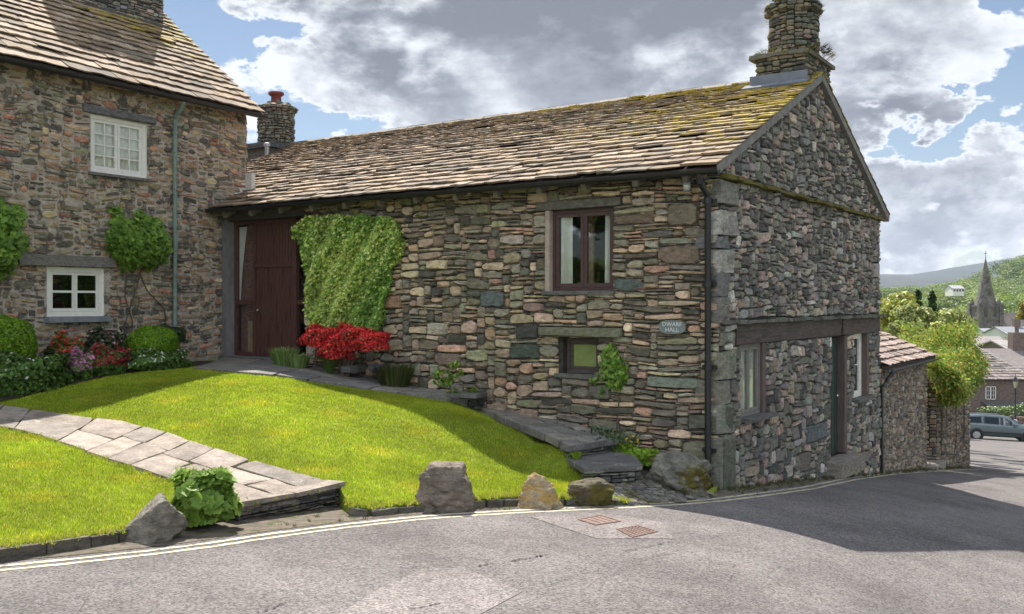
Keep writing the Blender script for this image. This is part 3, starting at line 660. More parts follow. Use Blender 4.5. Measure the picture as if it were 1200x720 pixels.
# kerb stones at the lawn edge
mb = MB(); K = resample(front[:4], 40); L_ = 0; i = 0
while i < 37:
    n_ = rg.randint(3, 6); a, b = K[i], K[min(i + n_, 39)]; d = b - a; l = np.linalg.norm(d); d /= l; nn = np.array([d[1], -d[0]])
    q = rg.uniform(.8, 1.2)
    mb.box(lambda u, v, e: (lambda r: (r[0], r[1], Gf(*(a + d * min(max(u, 0), l))) + v))(a + d * u + nn * e), .01, l - .01, -.3, -.005, -.02, .07, 0, (.13 * q, .115 * q, .09 * q, .36), .008); i += n_
K = resample(front[6:], 30); i = 0
while i < 27:
    n_ = rg.randint(2, 4); a, b = K[i], K[min(i + n_, 29)]; d = b - a; l = np.linalg.norm(d); d /= l; nn = np.array([d[1], -d[0]]); q = rg.uniform(.8, 1.2)
    mb.box(lambda u, v, e: (lambda r: (r[0], r[1], Gf(*(a + d * min(max(u, 0), l))) + v))(a + d * u + nn * e), .01, l - .01, -.3, -.03, -.02, .06, 0, (.12 * q, .11 * q, .09 * q, .4), .01); i += n_
tag(mb.build('lawn_kerb', M['stone_moss']), kind='structure')

# ------------------------------------------------------------------ windows and doors
def bar(mb, p, u0, u1, v0, v1, d0, d1, mat=0): mb.box(p, u0, u1, v0, v1, d0, d1, mat)
def window(parent, p, u0, u1, v0, v1, d, fm, gm, leaves=2, fw=.05, sw=.045, cols=1, rows=1, bw=.018, curtains=(), sill=None, cm='curtain', th=.06, name='window'):
    """casement: outer frame with leaves (panes as sub-parts)"""
    mb = MB(); bar(mb, p, u0, u1, v0, v0 + fw, d - th, d); bar(mb, p, u0, u1, v1 - fw, v1, d - th, d)
    bar(mb, p, u0, u0 + fw, v0 + fw, v1 - fw, d - th, d); bar(mb, p, u1 - fw, u1, v0 + fw, v1 - fw, d - th, d)
    lw = (u1 - u0 - 2 * fw) / leaves; panes = []
    for k in range(leaves):
        a = u0 + fw + k * lw + .003; b = a + lw - .006; c = v0 + fw + .003; e = v1 - fw - .003; dd = d - .012
        bar(mb, p, a, b, c, c + sw * 1.15, dd - .04, dd); bar(mb, p, a, b, e - sw, e, dd - .04, dd)
        bar(mb, p, a, a + sw, c + sw * 1.15, e - sw, dd - .04, dd); bar(mb, p, b - sw, b, c + sw * 1.15, e - sw, dd - .04, dd)
        a += sw; b -= sw; c += sw * 1.15; e -= sw; panes.append((a, b, c, e))
        for i in range(1, cols): x = a + (b - a) * i / cols; bar(mb, p, x - bw / 2, x + bw / 2, c, e, dd - .032, dd - .008)
        for i in range(1, rows): y = c + (e - c) * i / rows; bar(mb, p, a, b, y - bw / 2, y + bw / 2, dd - .030, dd - .010)
    w = mb.build(name, fm, parent)
    for a, b, c, e in panes:
        m = MB(); bar(m, p, a, b, c, e, d - .036, d - .031); m.build('pane', gm, w)
    for (a, b) in curtains:
        m = MB(); n = 24; V = []
        for i in range(n + 1):
            x = a + (b - a) * i / n; dd = d - .07 + .012 * math.sin(i * 1.9) + .008 * math.sin(i * 4.1)
            V += [p(x, v0 + fw, dd), p(x + .01 * math.sin(i), v1 - fw, dd)]
        m.add(V, [(2 * i, 2 * i + 1, 2 * i + 3, 2 * i + 2) for i in range(n)]); m.build('curtain', M[cm], w)
    if sill:
        s0, s1, sv0, sv1, sd0, sd1, sm = sill; m = MB(); m.box(p, s0, s1, sv0, sv1, sd0, sd1, 0, (.13, .125, .115, .3), .004); m.build('sill', sm, w)
    return w

# ------------------------------------------------------------------ the hall
hall = thing('stone_hall', HS(0, 0, -2.4), 'long low rubble hall under a yellow lichened slate roof, in the middle', 'building')
ZB = -3.7
TP = .46; CP = 1 / math.hypot(1, TP); SPN = TP * CP
def pf(u, v, d): return HS(-d, u, v + ZB)                      # front wall: u = t, v above ZB, d outward
def pg(u, v, d): return HS(u, -d, v + ZB)                      # gable wall: u = s
WD, TF = 7.87, 9.62
V_ = lambda z: z - ZB
t1a, z1a = on_fac(719, 241); t1b, _ = on_fac(646, 345)
W1 = (1.515, 2.53, V_(.165), V_(1.30)); W2 = (1.76, 2.32, V_(-.985), V_(-.49)); DR = (7.45, 9.47, V_(-.98), V_(1.47))
fblocks = [(W1[0] - .0, W1[1] + .075, W1[2] - .05, W1[3] + .0), (W2[0] - .0, W2[1] + .07, W2[2] - .07, W2[3] + .0), (DR[0], DR[1], 0, DR[3]), (1.36, 2.64, V_(-.46), V_(-.345)), (7.45, TF, V_(1.47), V_(1.75)), (DR[1], TF, 0, V_(1.5)),
           (1.38, 2.75, V_(1.31), V_(1.43))]
big = [(.26, .70, V_(1.0), V_(1.31)), (.24, .83, V_(.50), V_(.76)), (.0, .40, V_(-1.62), V_(-1.42)), (1.05, 1.5, V_(.15), V_(.33)), (.9, 1.5, V_(1.04), V_(1.18)), (5.3, 5.75, V_(-.1), V_(.12)), (3.3, 3.75, V_(-.05), V_(.2)), (.25, 1.0, V_(-1.1), V_(-.95)),
       (.0, .5, V_(-2.05), V_(-1.75)), (2.7, 3.2, V_(-.8), V_(-.58)), (2.7, 3.1, V_(-.52), V_(-.30)), (4.1, 4.6, V_(-.95), V_(-.75))]
bigc = [(.21, .175, .125), (.22, .185, .13), (.15, .15, .115), (.17, .19, .175), (.27, .20, .13), (.26, .17, .11), (.10, .11, .11), (.17, .18, .15), (.17, .155, .115), (.12, .13, .1), (.11, .115, .105), (.2, .17, .12)]
rg = random.Random(11)
def lowz(t): return -1.2 if t > 5 else -2.6
items = pack(TF, V_(1.72), fblocks + big, lambda u, v: (.16, .60) if u < 3 else (.14, .50), lambda u, v: ((.045, .18) if v > V_(-.4) else (.055, .23)) if u > 1.4 else (.04, .14), rg)
items = [i for i in items if i[3] > V_(Gf(*HS(0, (i[0] + i[1]) / 2, 0)[:2])) - .15] + [b + (c,) for b, c in zip(big, bigc)]
mb = MB()
stones(mb, pack(TF, V_(1.72), fblocks, lambda u, v: (.06, .2), lambda u, v: (.02, .05), rg, .04), pf, [(a, (b[0] * .6, b[1] * .6, b[2] * .6)) for a, b in PAL_HALL], rg, prot=(.004, .018), gap=.004, shade=.4)
stones(mb, items, pf, PAL_HALL, rg, taper=.8, rot=.06, shade=.36, moss=lambda u, v: .26 + (.16 if v > V_(1.35) else 0) + (.1 if v < V_(-1.3) else 0) , prot=(.02, .07), gap=.009, warp=.013)
holed(mb, 0, TF, 0, V_(1.75), [(W1[0], W1[1], W1[2] - .0, W1[3]), (W2[0], W2[1], W2[2], W2[3]), (DR[0], DR[1], DR[2], DR[3])], pf, 0, .45, 1)
# timber over the window, slate lintel
mb.box(pf, 1.36, 2.66, V_(-.455), V_(-.35), -.03, .11, 0, (.17, .175, .12, .45), .012)
mb.box(pf, 1.40, 2.74, V_(1.315), V_(1.425), -.03, .03, 0, (.15, .14, .115, .35), .012)
mb.box(pf, W1[1] + .002, W1[1] + .075, W1[2] - .03, W1[3] + .0, -.1, .03, 3, (1, 1, 1, 0), .006)
for zq0, zq1, ls, lt, cq in ((1.27, 1.55, .52, .14, (.20, .19, .165)), (.86, 1.17, .50, .13, (.36, .35, .31)), (.70, .84, .2, .3, (.15, .15, .15)), (.40, .67, .36, .13, (.31, .30, .26)), (.08, .38, .20, .16, (.15, .145, .14)), (-.24, .06, .26, .13, (.17, .165, .14)), (-.97, -.62, .36, .14, (.22, .21, .16)), (-1.28, -1.0, .2, .3, (.2, .19, .15)), (-1.66, -1.31, .32, .14, (.2, .2, .16)), (-2.34, -1.72, .44, .16, (.19, .185, .15))):
    mb.box(lambda u, v, d: HS(u, d, v), -.05, ls, zq0, zq1, -.05, lt, 0, (*cq, .30), .02)
mb.build('wall', [M['stone_moss'], M['mortar_shadow'], M['timber'], M['render']], hall)

# gable to the lane
HG = V_(3.62)
def roofz(s): return 1.66 + TP * min(s + .35, 2 * 3.93 + .35 - s) - .04
GL = (.68, 1.50, V_(-1.53), V_(-.56)); GD = (4.67, 5.60, V_(-2.62), V_(-.57)); GR = (6.08, 7.02, V_(-1.72), V_(-.56))
gq = [(-.0, .50, V_(.86), V_(1.18), (.24, .235, .215)), (0, .34, V_(.40), V_(.66), (.22, .21, .19)), (.0, .5, V_(1.26), V_(1.56), (.15, .145, .13)), (7.35, WD, V_(.46), V_(.76), (.30, .29, .27)), (0, .30, V_(.68), V_(.84), (.10, .10, .10)), (0, .46, V_(-2.42), V_(-1.72), (.15, .145, .11)),
      (0, .36, V_(-.98), V_(-.62), (.16, .15, .12)), (0, .3, V_(-1.68), V_(-1.3), (.13, .13, .11)), (3.0, 3.6, V_(-2.62), V_(-2.32), (.17, .145, .12)), (7.5, WD, V_(-.98), V_(-.62), (.17, .165, .15)), (3.4, 4.5, V_(-2.2), V_(-1.92), (.12, .12, .12)), (0, .24, V_(.0), V_(.36), (.12, .12, .11))]
gblocks = [(GL[0], GL[1] + .12, GL[2] - .06, GL[3]), (GD[0], GD[1], 0, GD[3]), (GR[0], GR[1], GR[2] - .05, GR[3]), (.50, 7.75, V_(-.56), V_(-.27)), (.0, WD, V_(-.27), V_(-.21)), (0, WD, V_(1.58), V_(1.64))] + [q[:4] for q in gq]
items = pack(WD, HG, gblocks, lambda u, v: (.11, .36) if v > V_(-.3) else (.13, .44), lambda u, v: (.05, .17) if v > V_(-.3) else (.06, .22), rg)
items = [i for i in items if i[3] > V_(zr(*HS((i[0] + i[1]) / 2, 0, 0)[:2])) - .15 and i[2] + ZB < roofz((i[0] + i[1]) / 2) - .02] + list(gq)
mb = MB()
def gclip(x, y):
    x = min(max(x, -.02), WD + .02); return x, min(y, V_(roofz(x)))
stones(mb, [i for i in pack(WD, HG, gblocks, lambda u, v: (.06, .16), lambda u, v: (.025, .06), rg, .04) if i[2] + ZB < roofz((i[0] + i[1]) / 2) - .05], pg, [(a, (b[0] * .6, b[1] * .6, b[2] * .6)) for a, b in PAL_GABLE], rg, prot=(.004, .016), gap=.004, clip=gclip, shade=.4)
stones(mb, items, pg, PAL_GABLE, rg, taper=.7, rot=.16, moss=lambda u, v: .24 + (.13 if V_(1.3) < v < V_(1.8) else 0) + (.14 if v < V_(-1.6) and u < 3 else 0), prot=(.015, .055), gap=.008, clip=gclip, chip=.26)
# ledges of thin slates
for zz, mo in ((1.58, .62), (-.27, .36)):
    x = 0.
    while x < WD:
        w = rg.uniform(.14, .4); q = rg.uniform(.75, 1.2)
        mb.box(pg, x + .003, min(x + w, WD + .03), V_(zz) + rg.uniform(-.006, .006), V_(zz) + rg.uniform(.035, .055), -.03, rg.uniform(.09, .15), 0, (.13 * q, .125 * q, .105 * q, mo), .008); x += w
holed(mb, 0, WD, 0, V_(1.6), [GL, GD, GR], pg, 0, .34, 1)
mb.add([pg(0, V_(1.6), 0), pg(WD, V_(1.6), 0), pg(WD, V_(roofz(WD)), 0), pg(3.93, V_(roofz(3.93)), 0), pg(0, V_(roofz(0)), 0)], [(0, 1, 2, 3, 4)], 1)
mb.build('wall', [M['stone_moss'], M['mortar_shadow']], hall)['label'] = 'tall gable wall to the lane with a mossy slate ledge'
# rear and far walls
mb = MB(); LT = 12.0
for a, b in (((WD, 0), (WD, LT)), ((WD, LT), (0, LT)), ((0.0, LT), (0, TF))):
    mb.add([HS(*a, ZB), HS(*b, ZB), HS(*b, 1.75), HS(*a, 1.75)], [(0, 1, 2, 3)])
mb.add([HS(0, LT, 1.75), HS(WD, LT, 1.75), HS(3.93, LT, 3.58)], [(0, 1, 2)])
mb.build('wall', M['far_wall'], hall)['label'] = 'plain rubble walls at the back'
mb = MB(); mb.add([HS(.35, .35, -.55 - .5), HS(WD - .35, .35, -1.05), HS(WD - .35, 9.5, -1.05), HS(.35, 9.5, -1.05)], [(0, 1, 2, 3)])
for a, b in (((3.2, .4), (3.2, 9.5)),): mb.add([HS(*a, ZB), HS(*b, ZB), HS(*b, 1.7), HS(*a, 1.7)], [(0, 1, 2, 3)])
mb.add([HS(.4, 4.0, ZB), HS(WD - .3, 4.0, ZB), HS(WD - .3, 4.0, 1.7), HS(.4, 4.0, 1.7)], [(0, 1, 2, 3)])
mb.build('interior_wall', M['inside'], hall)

# long timber lintel on the gable
mb = MB(); mb.box(pg, .48, 5.2, V_(-.555), V_(-.275), -.1, .045, 0, jit=.012); mb.box(pg, 5.21, 5.55, V_(-.555), V_(-.28), -.1, .075, 0, jit=.012); mb.box(pg, 5.56, 7.78, V_(-.55), V_(-.278), -.1, .04, 0, jit=.012)
mb.build('lintel', M['timber'], hall)

# windows of the hall
sl = M['stone_moss']
w = window(hall, pf, W1[0], W1[1], W1[2], W1[3], -.055, M['winframe'], M['glass'], 2, .045, .05, curtains=((2.24, 2.43), (1.605, 1.72)), sill=(W1[0] - .03, W1[1] + .1, W1[2] - .052, W1[2] - .002, -.12, .075, sl))
w['label'] = 'dark brown two light casement with pale curtains'
mb = MB(); mb.box(pf, 2.12, 2.22, V_(.2), V_(1.25), -.55, -.5); mb.build('interior_screen', M['board'], hall)
w = window(hall, pf, W2[0], W2[1], W2[2], W2[3], -.10, M['timber'], M['glass_greenery_tint'], 1, .055, .035, sill=(W2[0] - .05, W2[1] + .1, W2[2] - .058, W2[2] - .002, -.14, .085, sl))
w['label'] = 'small square window with frosted glass coloured with reflected greenery'
w = window(hall, pg, GL[0], GL[1], GL[2], GL[3], -.02, M['smoothgrey'], M['glass'], 2, .04, .04, curtains=((.74, 1.42),), sill=(GL[0] - .02, GL[1] + .2, GL[2] - .055, GL[2] - .002, -.2, .16, sl))
mb = MB(); mb.box(pg, GL[1] - .01, GL[1] + .115, GL[2], GL[3] - .002, -.12, .02, 0); mb.build('post', M['timber_brown'], hall)
w = window(hall, pg, GR[0], GR[1] - .14, GR[2], GR[3], -.07, M['white'], M['glass'], 1, .045, .05, cols=1, rows=2, curtains=((6.2, 6.5),), sill=(GR[0] - .04, GR[1] + .04, GR[2] - .055, GR[2] - .002, -.16, .13, sl))
mb = MB(); mb.box(pg, GR[1] - .135, GR[1] + .0, GR[2], GR[3] - .002, -.15, .03, 0); mb.build('post', M['timber_brown'], hall)
# lane door
mb = MB(); mb.box(pg, GD[0] + .02, GD[1] - .17, GD[2] + .02, GD[3] - .04, -.13, -.09)
for k in range(4): mb.box(pg, GD[0] + .05 + k * .17, GD[0] + .05 + k * .17 + .15, GD[2] + .05, GD[3] - .3, -.09, -.08)
d_ = mb.build('door', mat('dark_green_door', (.018, .036, .032), .5, False, .2, 8, bump=.15, spec=.4), hall); d_['label'] = 'narrow dark green door to the lane'
mb = MB(); mb.lathe(pg(GD[1] - .26, V_(-1.6), -.07), [(.0, -.02), (.022, -.015), (.028, 0), (.022, .015), (0, .02)], 10); mb.build('handle', M['steel'], d_)
mb = MB(); mb.box(pg, GD[1] - .16, GD[1] + .0, GD[2] + .03, GD[3] - .002, -.2, .03, 0); mb.build('post', M['timber_brown'], hall)
mb = MB(); mb.box(pg, GD[0] + .0, GD[0] + .14, GD[3] - .16, GD[3] - .01, -.08, -.01, 0, jit=.004); mb.build('transom_block', M['white'], hall)
mb = MB(); mb.box(pg, 4.35, 5.75, V_(-2.88), V_(-2.62), -.08, .30, 0, (.24, .21, .18, .3), .02); mb.build('doorstep', M['stone_moss'], hall)

# barn doorway in the front: door, panel over, side lights, post and beam
z0, z1_, zm = V_(-.95), V_(1.44), V_(.66)
on = lambda x: on_fac(x, 300, .12)[0]
td0, td1, ts1 = 7.83, 8.89, 9.44
PD = -.13
mb = MB(); n = 15
def planks(mb, u0, u1, v0, v1, n, d):
    mb.box(pf, u0, u1, v0, v1, d - .03, d)
    for k in range(n):
        a = u0 + (u1 - u0) * k / n; b = u0 + (u1 - u0) * (k + 1) / n; mb.box(pf, a + .006, b - .006, v0 + .004, v1 - .004, d - .001, d + .008)
planks(mb, td0 + .05, td1 - .04, z0, zm - .03, 13, PD)
dr = mb.build('door', M['door'], hall); dr['label'] = 'plain mahogany stained plank door with a round knob'
mb = MB(); c_ = pf(td1 - .14, V_(-.14), PD + .05)
mb.tube([pf(td1 - .14, V_(-.14), PD), pf(td1 - .14, V_(-.14), PD + .04), pf(td1 - .14, V_(-.14), PD + .05), pf(td1 - .14, V_(-.14), PD + .075), pf(td1 - .14, V_(-.14), PD + .085)], [.012, .012, .026, .028, .012], 12); mb.build('handle', M['steel'], dr)
mb = MB(); planks(mb, td0 + .05, td1 - .04, zm + .04, z1_ - .03, 13, PD - .01)
p_ = mb.build('door_panel', M['door'], hall)
mb = MB()
for a, b, c, e, x in ((td1 - .04, td1 + .035, z0, z1_, .03), (td0 - .03, td0 + .05, z0, z1_, .03), (td0 + .05, td1 - .04, zm - .03, zm + .04, .035), (td0 - .03, td1 + .035, z1_ - .03, V_(1.47), .03),
                    (td1 + .035, ts1, z0, z0 + .06, .02), (td1 + .035, ts1, z1_ - .02, V_(1.47), .02), (ts1 - .05, ts1, z0 + .06, z1_ - .02, .02), (td1 + .035, ts1 - .05, V_(-.03), V_(.05), .02),
                    (7.46, td0 - .03, z0, z0 + .06, .02), (7.46, td0 - .03, V_(-.03), V_(.05), .02), (7.46, 7.52, z0 + .06, V_(1.4), .015)):
    mb.box(pf, a, b, c, e, PD - .06, PD + x)
mb.build('door_frame', M['door'], hall)
for lab, a, b, c, e in (('tall clear side light left of the door', td1 + .035, ts1 - .05, V_(.05), z1_ - .02), ('low clear side light left of the door', td1 + .035, ts1 - .05, z0 + .06, V_(-.03)), ('side light behind the ivy', 7.52, td0 - .03, V_(.05), V_(1.4)), ('low side light behind the red shrub', 7.52, td0 - .03, z0 + .06, V_(-.03))):
    m = MB(); m.box(pf, a, b, c, e, PD - .03, PD - .024); m.build('side_light', M['glass'], hall)['label'] = lab
mb = MB(); n = 14; V = []
for i in range(n + 1):
    k = i / n; V += [pf(9.375, V_(.0) + 1.38 * k, PD - .05), pf(9.33 - .17 * k ** 1.5, V_(.0) + 1.38 * k, PD - .045)]
mb.add(V, [(2 * i, 2 * i + 1, 2 * i + 3, 2 * i + 2) for i in range(n)]); mb.build('curtain', M['curtain'], hall)['label'] = 'white curtain drawn back'
mb = MB(); V = []
for i in range(21): x = td1 + .06 + .42 * i / 20; dd = PD - .10 + .02 * math.sin(i * 1.7); V += [pf(x, V_(-.9), dd), pf(x, V_(1.38), dd)]
mb.add(V, [(2 * i, 2 * i + 1, 2 * i + 3, 2 * i + 2) for i in range(20)]); mb.build('curtain', M['curtain_red'], hall)['label'] = 'dark patterned curtain'
mb = MB(); mb.box(pf, 8.95, 9.14, V_(-.90), V_(-.33), PD - .055, PD - .045); mb.build('board', M['board'], hall)
mb = MB(); mb.box(pf, 9.44, 9.60, V_(-1.15), V_(1.5), -.12, .055, 0, jit=.008); mb.build('post', M['greyrender'], hall)['label'] = 'grey rendered post left of the door'
mb = MB(); mb.box(pf, 7.3, 9.60, V_(1.475), V_(1.72), -.25, .05, 0, jit=.01); mb.box(pf, 6.2, 7.3, V_(1.62), V_(1.72), -.2, .05, 0, jit=.01); mb.build('beam', M['timber'], hall)
mb = MB(); mb.box(pf, 7.42, 9.55, V_(-1.06), V_(-.955), -.3, .16, 0, (.12, .12, .115, .25), .006); mb.build('doorstep', M['flag'], hall)

# roof of the hall
RT = 4.28 / CP
def pr(t, r, h): s = -.35 + r * CP - h * SPN; return HS(s, t, 1.66 + r * SPN + h * CP)
def prb(t, r, h): s = 2 * 3.93 + .35 - r * CP + h * SPN; return HS(s, t, 1.66 + r * SPN + h * CP)
PAL_SL = [(0.253, 0.187, 0.131), (0.286, 0.213, 0.147), (0.212, 0.161, 0.114), (0.163, 0.131, 0.098), (0.318, 0.247, 0.176), (0.237, 0.172, 0.108), (0.27, 0.194, 0.121)]
def lich(t, r): return .35 + .15 * ss(8, 1.5, t) * ss(.5, 2.4, r) + .06 * ss(3.5, .5, t) * ss(0, 1, r) + .20 * ss(4.1, 4.65, r) + .09 * ss(7, 10, t) * ss(1.5, 0, r) + .04 * ss(2, 0, t)
rg = random.Random(5); mb = MB()
slates(mb, pr, -.13, 12.0, RT, .225, .135, rg, PAL_SL, lich, wf=(.9, 2.3), th=(.015, .034))
slates(mb, prb, -.13, 12.0, RT, .30, .30, rg, PAL_SL, lich, th=(.02, .04))
for fn in (pr, prb): mb.add([fn(-.1, .03, -.0), fn(12.0, .03, -.0), fn(12.0, RT, 0), fn(-.1, RT, 0), fn(-.1, .03, -.06), fn(12.0, .03, -.06), fn(12.0, RT, -.06), fn(-.1, RT, -.06)], [(0, 1, 2, 3), (4, 5, 6, 7), (0, 1, 5, 4), (0, 3, 7, 4)], 1)
x = -.12                                                       # ridge stones
while x < 12.0:
    w = min(rg.uniform(.4, .6), 12.05 - x)
    for sg in (-1, 1):
        q = rg.uniform(.8, 1.1); hh = 3.70 + rg.uniform(-.006, .006)
        V = [HS(3.93 + sg * .0, x + a, hh + b) for a, b in ((.006, 0), (w - .006, 0))] + [HS(3.93 + sg * .15, x + a, hh - .085 + b) for a, b in ((.006, 0), (w - .006, 0))] + [HS(3.93 + sg * .145, x + a, hh - .125 + b) for a, b in ((.006, 0), (w - .006, 0))] + [HS(3.93, x + a, hh - .05) for a in (.006, w - .006)]
        mb.add(V, [(0, 1, 3, 2), (2, 3, 5, 4), (0, 2, 4, 6), (1, 3, 5, 7), (4, 5, 7, 6)], 0, (.19 * q, .165 * q, .14 * q, .40))
    x += w
# mortared verge at the gable
for fn in (pr, prb): mb.add([fn(-.115, .0, .03), fn(-.115, RT - .02, .03), fn(-.115, RT - .02, -.085), fn(-.115, .0, -.085), fn(.0, 0, -.085), fn(0, RT - .02, -.085)], [(0, 1, 2, 3), (2, 3, 4, 5)], 2)
mb.build('roof', [M['slate'], M['timber'], mat('grey_verge_mortar', (.19, .18, .165), .9, False, .25, 8, bump=.5)], hall)
x = .3; raft = mat('weathered_rafter', (.17, .155, .13), .9, False, .4, 7, bump=.5)
while x < 9.6:
    mb = MB(); mb.box(lambda u, v, d: pr(u, v, d), x, x + .075, -.0, .55, -.16, -.062, 0, jit=.006); x += .74 + rg.uniform(-.04, .04); mb.build('rafter_end', raft, hall)
mb = MB(); mb.box(pf, 0.0, 7.3, V_(1.66), V_(1.76), -.1, .03); mb.build('wall_plate', M['timber'], hall)
def half_gutter(mb, P, Q, r=.055, n=8, up=(0, 0, 1), outn=(0, 0, 0)):
    P = np.array(P); Q = np.array(Q); o = np.array(outn); V = []
    for E in (P, Q):
        for rr in (r, r - .008):
            for k in range(n + 1):
                a = math.pi * k / n; V.append(tuple(E + o * math.cos(a) * rr + np.array([0, 0, -1]) * math.sin(a) * rr))
    m = n + 1
    Fc = [(k, k + 1, 2 * m + k + 1, 2 * m + k) for k in range(n)] + [(m + k, m + k + 1, 3 * m + k + 1, 3 * m + k) for k in range(n)] + [(k, k + 1, m + k + 1, m + k) for k in range(n)] + [(0, m, 3 * m, 2 * m), (n, m + n, 3 * m + n, 2 * m + n)]
    mb.add(V, Fc)
mb = MB(); half_gutter(mb, HS(-.40, -.16, 1.635), HS(-.40, 9.55, 1.67), .058, outn=(*(-g2), 0)); mb.build('gutter', M['black'], hall)
mb = MB(); p0 = HS(-.14, .10, 0)
mb.tube([HS(-.40, .10, 1.60), HS(-.38, .10, 1.50), HS(-.16, .10, 1.36), HS(-.13, .10, 1.28), HS(-.13, .10, -2.12), HS(-.17, .08, -2.2), HS(-.30, .0, -2.27)], [.045, .042, .040, .04, .04, .042, .046], 12)
for z in (1.25, .2, -.85, -1.9): mb.tube([HS(-.13, .10, z), HS(-.13, .10, z + .07)], .052, 12); mb.box(pf, .01, .19, V_(z + .01), V_(z + .06), .02, .10)
mb.build('downpipe', M['black'], hall)
# big round chimney on the gable
def round_stack(parent, X, Y, z0, prof, pal, rg, moss, hr=(.05, .11), wr=(.1, .26), name='chimney', mm='stone_moss'):
    zs = [a for a, b in prof]; rs = [b for a, b in prof]; r0 = max(rs)
    def p(u, v, d): a = u / r0; r = float(np.interp(v, zs, rs)) + d; return (X + math.cos(a) * r, Y + math.sin(a) * r, z0 + v)
    mb = MB(); items = pack(2 * math.pi * r0, zs[-1], [], lambda u, v: wr, lambda u, v: hr, rg)
    stones(mb, items, p, pal, rg, prot=(.01, .04), moss=moss, warp=0, gap=.006)
    mb.lathe((X, Y, z0), [(0.01, 0)] + [(b - .01, a) for a, b in prof] + [(.01, zs[-1])], 24, 1)
    return mb, p
rg = random.Random(21)
CX, CY = HS(4.05, .40, 0)[:2]
PAL_CH = [(3, (.16, .155, .11)), (2, (.21, .185, .13)), (2, (.12, .125, .10)), (1.5, (.25, .20, .14)), (1, (.09, .09, .085))]
mb, p = round_stack(hall, CX, CY, 3.98, [(0, .385), (.68, .37), (.70, .365), (.72, .425), (.85, .43), (.88, .40)], PAL_CH, rg, lambda u, v: .3 + .2 * ss(.6, .9, v))
for k in range(4):                                              # square base
    def pb_(u, v, d, k=k):
        hw = .40 if k < 2 else .62; a = [(-1, 0), (1, 0), (0, 1), (0, -1)][k]
        if k < 2: s, t = 4.08 + a[0] * (.62 + d), .41 + (u - hw) * a[0]
        else: s, t = 4.08 + (u - hw) * a[1] * -1, .41 + a[1] * (.40 + d)
        return HS(s, t, 3.05 + v)
    stones(mb, pack(.8 if k < 2 else 1.24, .92, [], lambda u, v: (.12, .34), lambda u, v: (.05, .11), rg), pb_, PAL_CH, rg, prot=(.01, .035), moss=lambda u, v: .38, warp=0)
mb.box(lambda u, v, d: HS(u, v, d), 3.48, 4.68, .03, .79, 3.0, 3.97, 1)
for k in range(14):                                             # projecting slab course
    a = 2 * math.pi * k / 14
for u0, u1, v0, v1 in ((3.38, 4.8, -.07, .25), (3.38, 4.8, .25, .55), (3.38, 4.8, .55, .90)): mb.box(lambda u, v, d: HS(u, v, d), u0, u1, v0 + .004, v1 - .004, 3.90, 3.955, 0, (.15, .14, .115, .5), .015)
ch = mb.build('chimney', [M['stone_moss'], M['mortar_shadow']], hall)
ch['label'] = 'round rubble chimney on a square base, tufted with moss and weeds'
mb = MB(); mb.box(lambda u, v, d: pr(u, v, d), -.06, .98, 4.02, 4.22, .05, .09)
mb.box(lambda u, v, d: HS(u, v, d), 3.41, 3.44, -.03, .90, 3.40, 3.63); mb.build('lead_flashing', M['lead'], ch)

# ------------------------------------------------------------------ small things on the hall front
t_, z_ = on_fac(788, 383.5, -.07)
mb = MB(); n = 40; V = []
for k in range(n):
    a = 2 * math.pi * k / n; ca, sa = math.cos(a), math.sin(a); x = .185 * math.copysign(abs(ca) ** .6, ca); y = .088 * math.copysign(abs(sa) ** .75, sa)
    V.append((x, y))
top = [HS(-.085, t_ + x, z_ + y) for x, y in V]; bt = [HS(-.06, t_ + x, z_ + y) for x, y in V]
sg_loc = HS(-.06, t_, z_ - .09)
sign = thing('name_plaque', sg_loc, 'small grey slate name plaque with white lettering on the hall front near the downpipe', 'sign')
mb.add(top + bt, [tuple(range(n)), tuple(range(n, 2 * n))] + [(k, (k + 1) % n, n + (k + 1) % n, n + k) for k in range(n)])
mb.build('board', M['sign'], sign)
def text_part(name, body, size, p, depth, material, parent):
    cu = bpy.data.curves.new(name, 'FONT'); cu.body = body; cu.size = size; cu.align_x = 'CENTER'; cu.align_y = 'CENTER'; cu.extrude = depth; cu.resolution_u = 2
    o = bpy.data.objects.new(name, cu); col.objects.link(o); dg = bpy.context.evaluated_depsgraph_get(); me = bpy.data.meshes.new_from_object(o.evaluated_get(dg))
    bpy.data.objects.remove(o); V = [p(v.co.x, v.co.y, v.co.z) for v in me.vertices]; m = MB(); m.add(V, [tuple(q.vertices) for q in me.polygons]); return m.build(name, material, parent)
text_part('lettering', 'DWARF', .075, lambda x, y, z: HS(-.087 - z, t_ - x * 1.05, z_ + .034 + y), .0015, M['letter'], sign)
text_part('lettering', 'HALL', .075, lambda x, y, z: HS(-.087 - z, t_ - x * 1.1, z_ - .036 + y), .0015, M['letter'], sign)

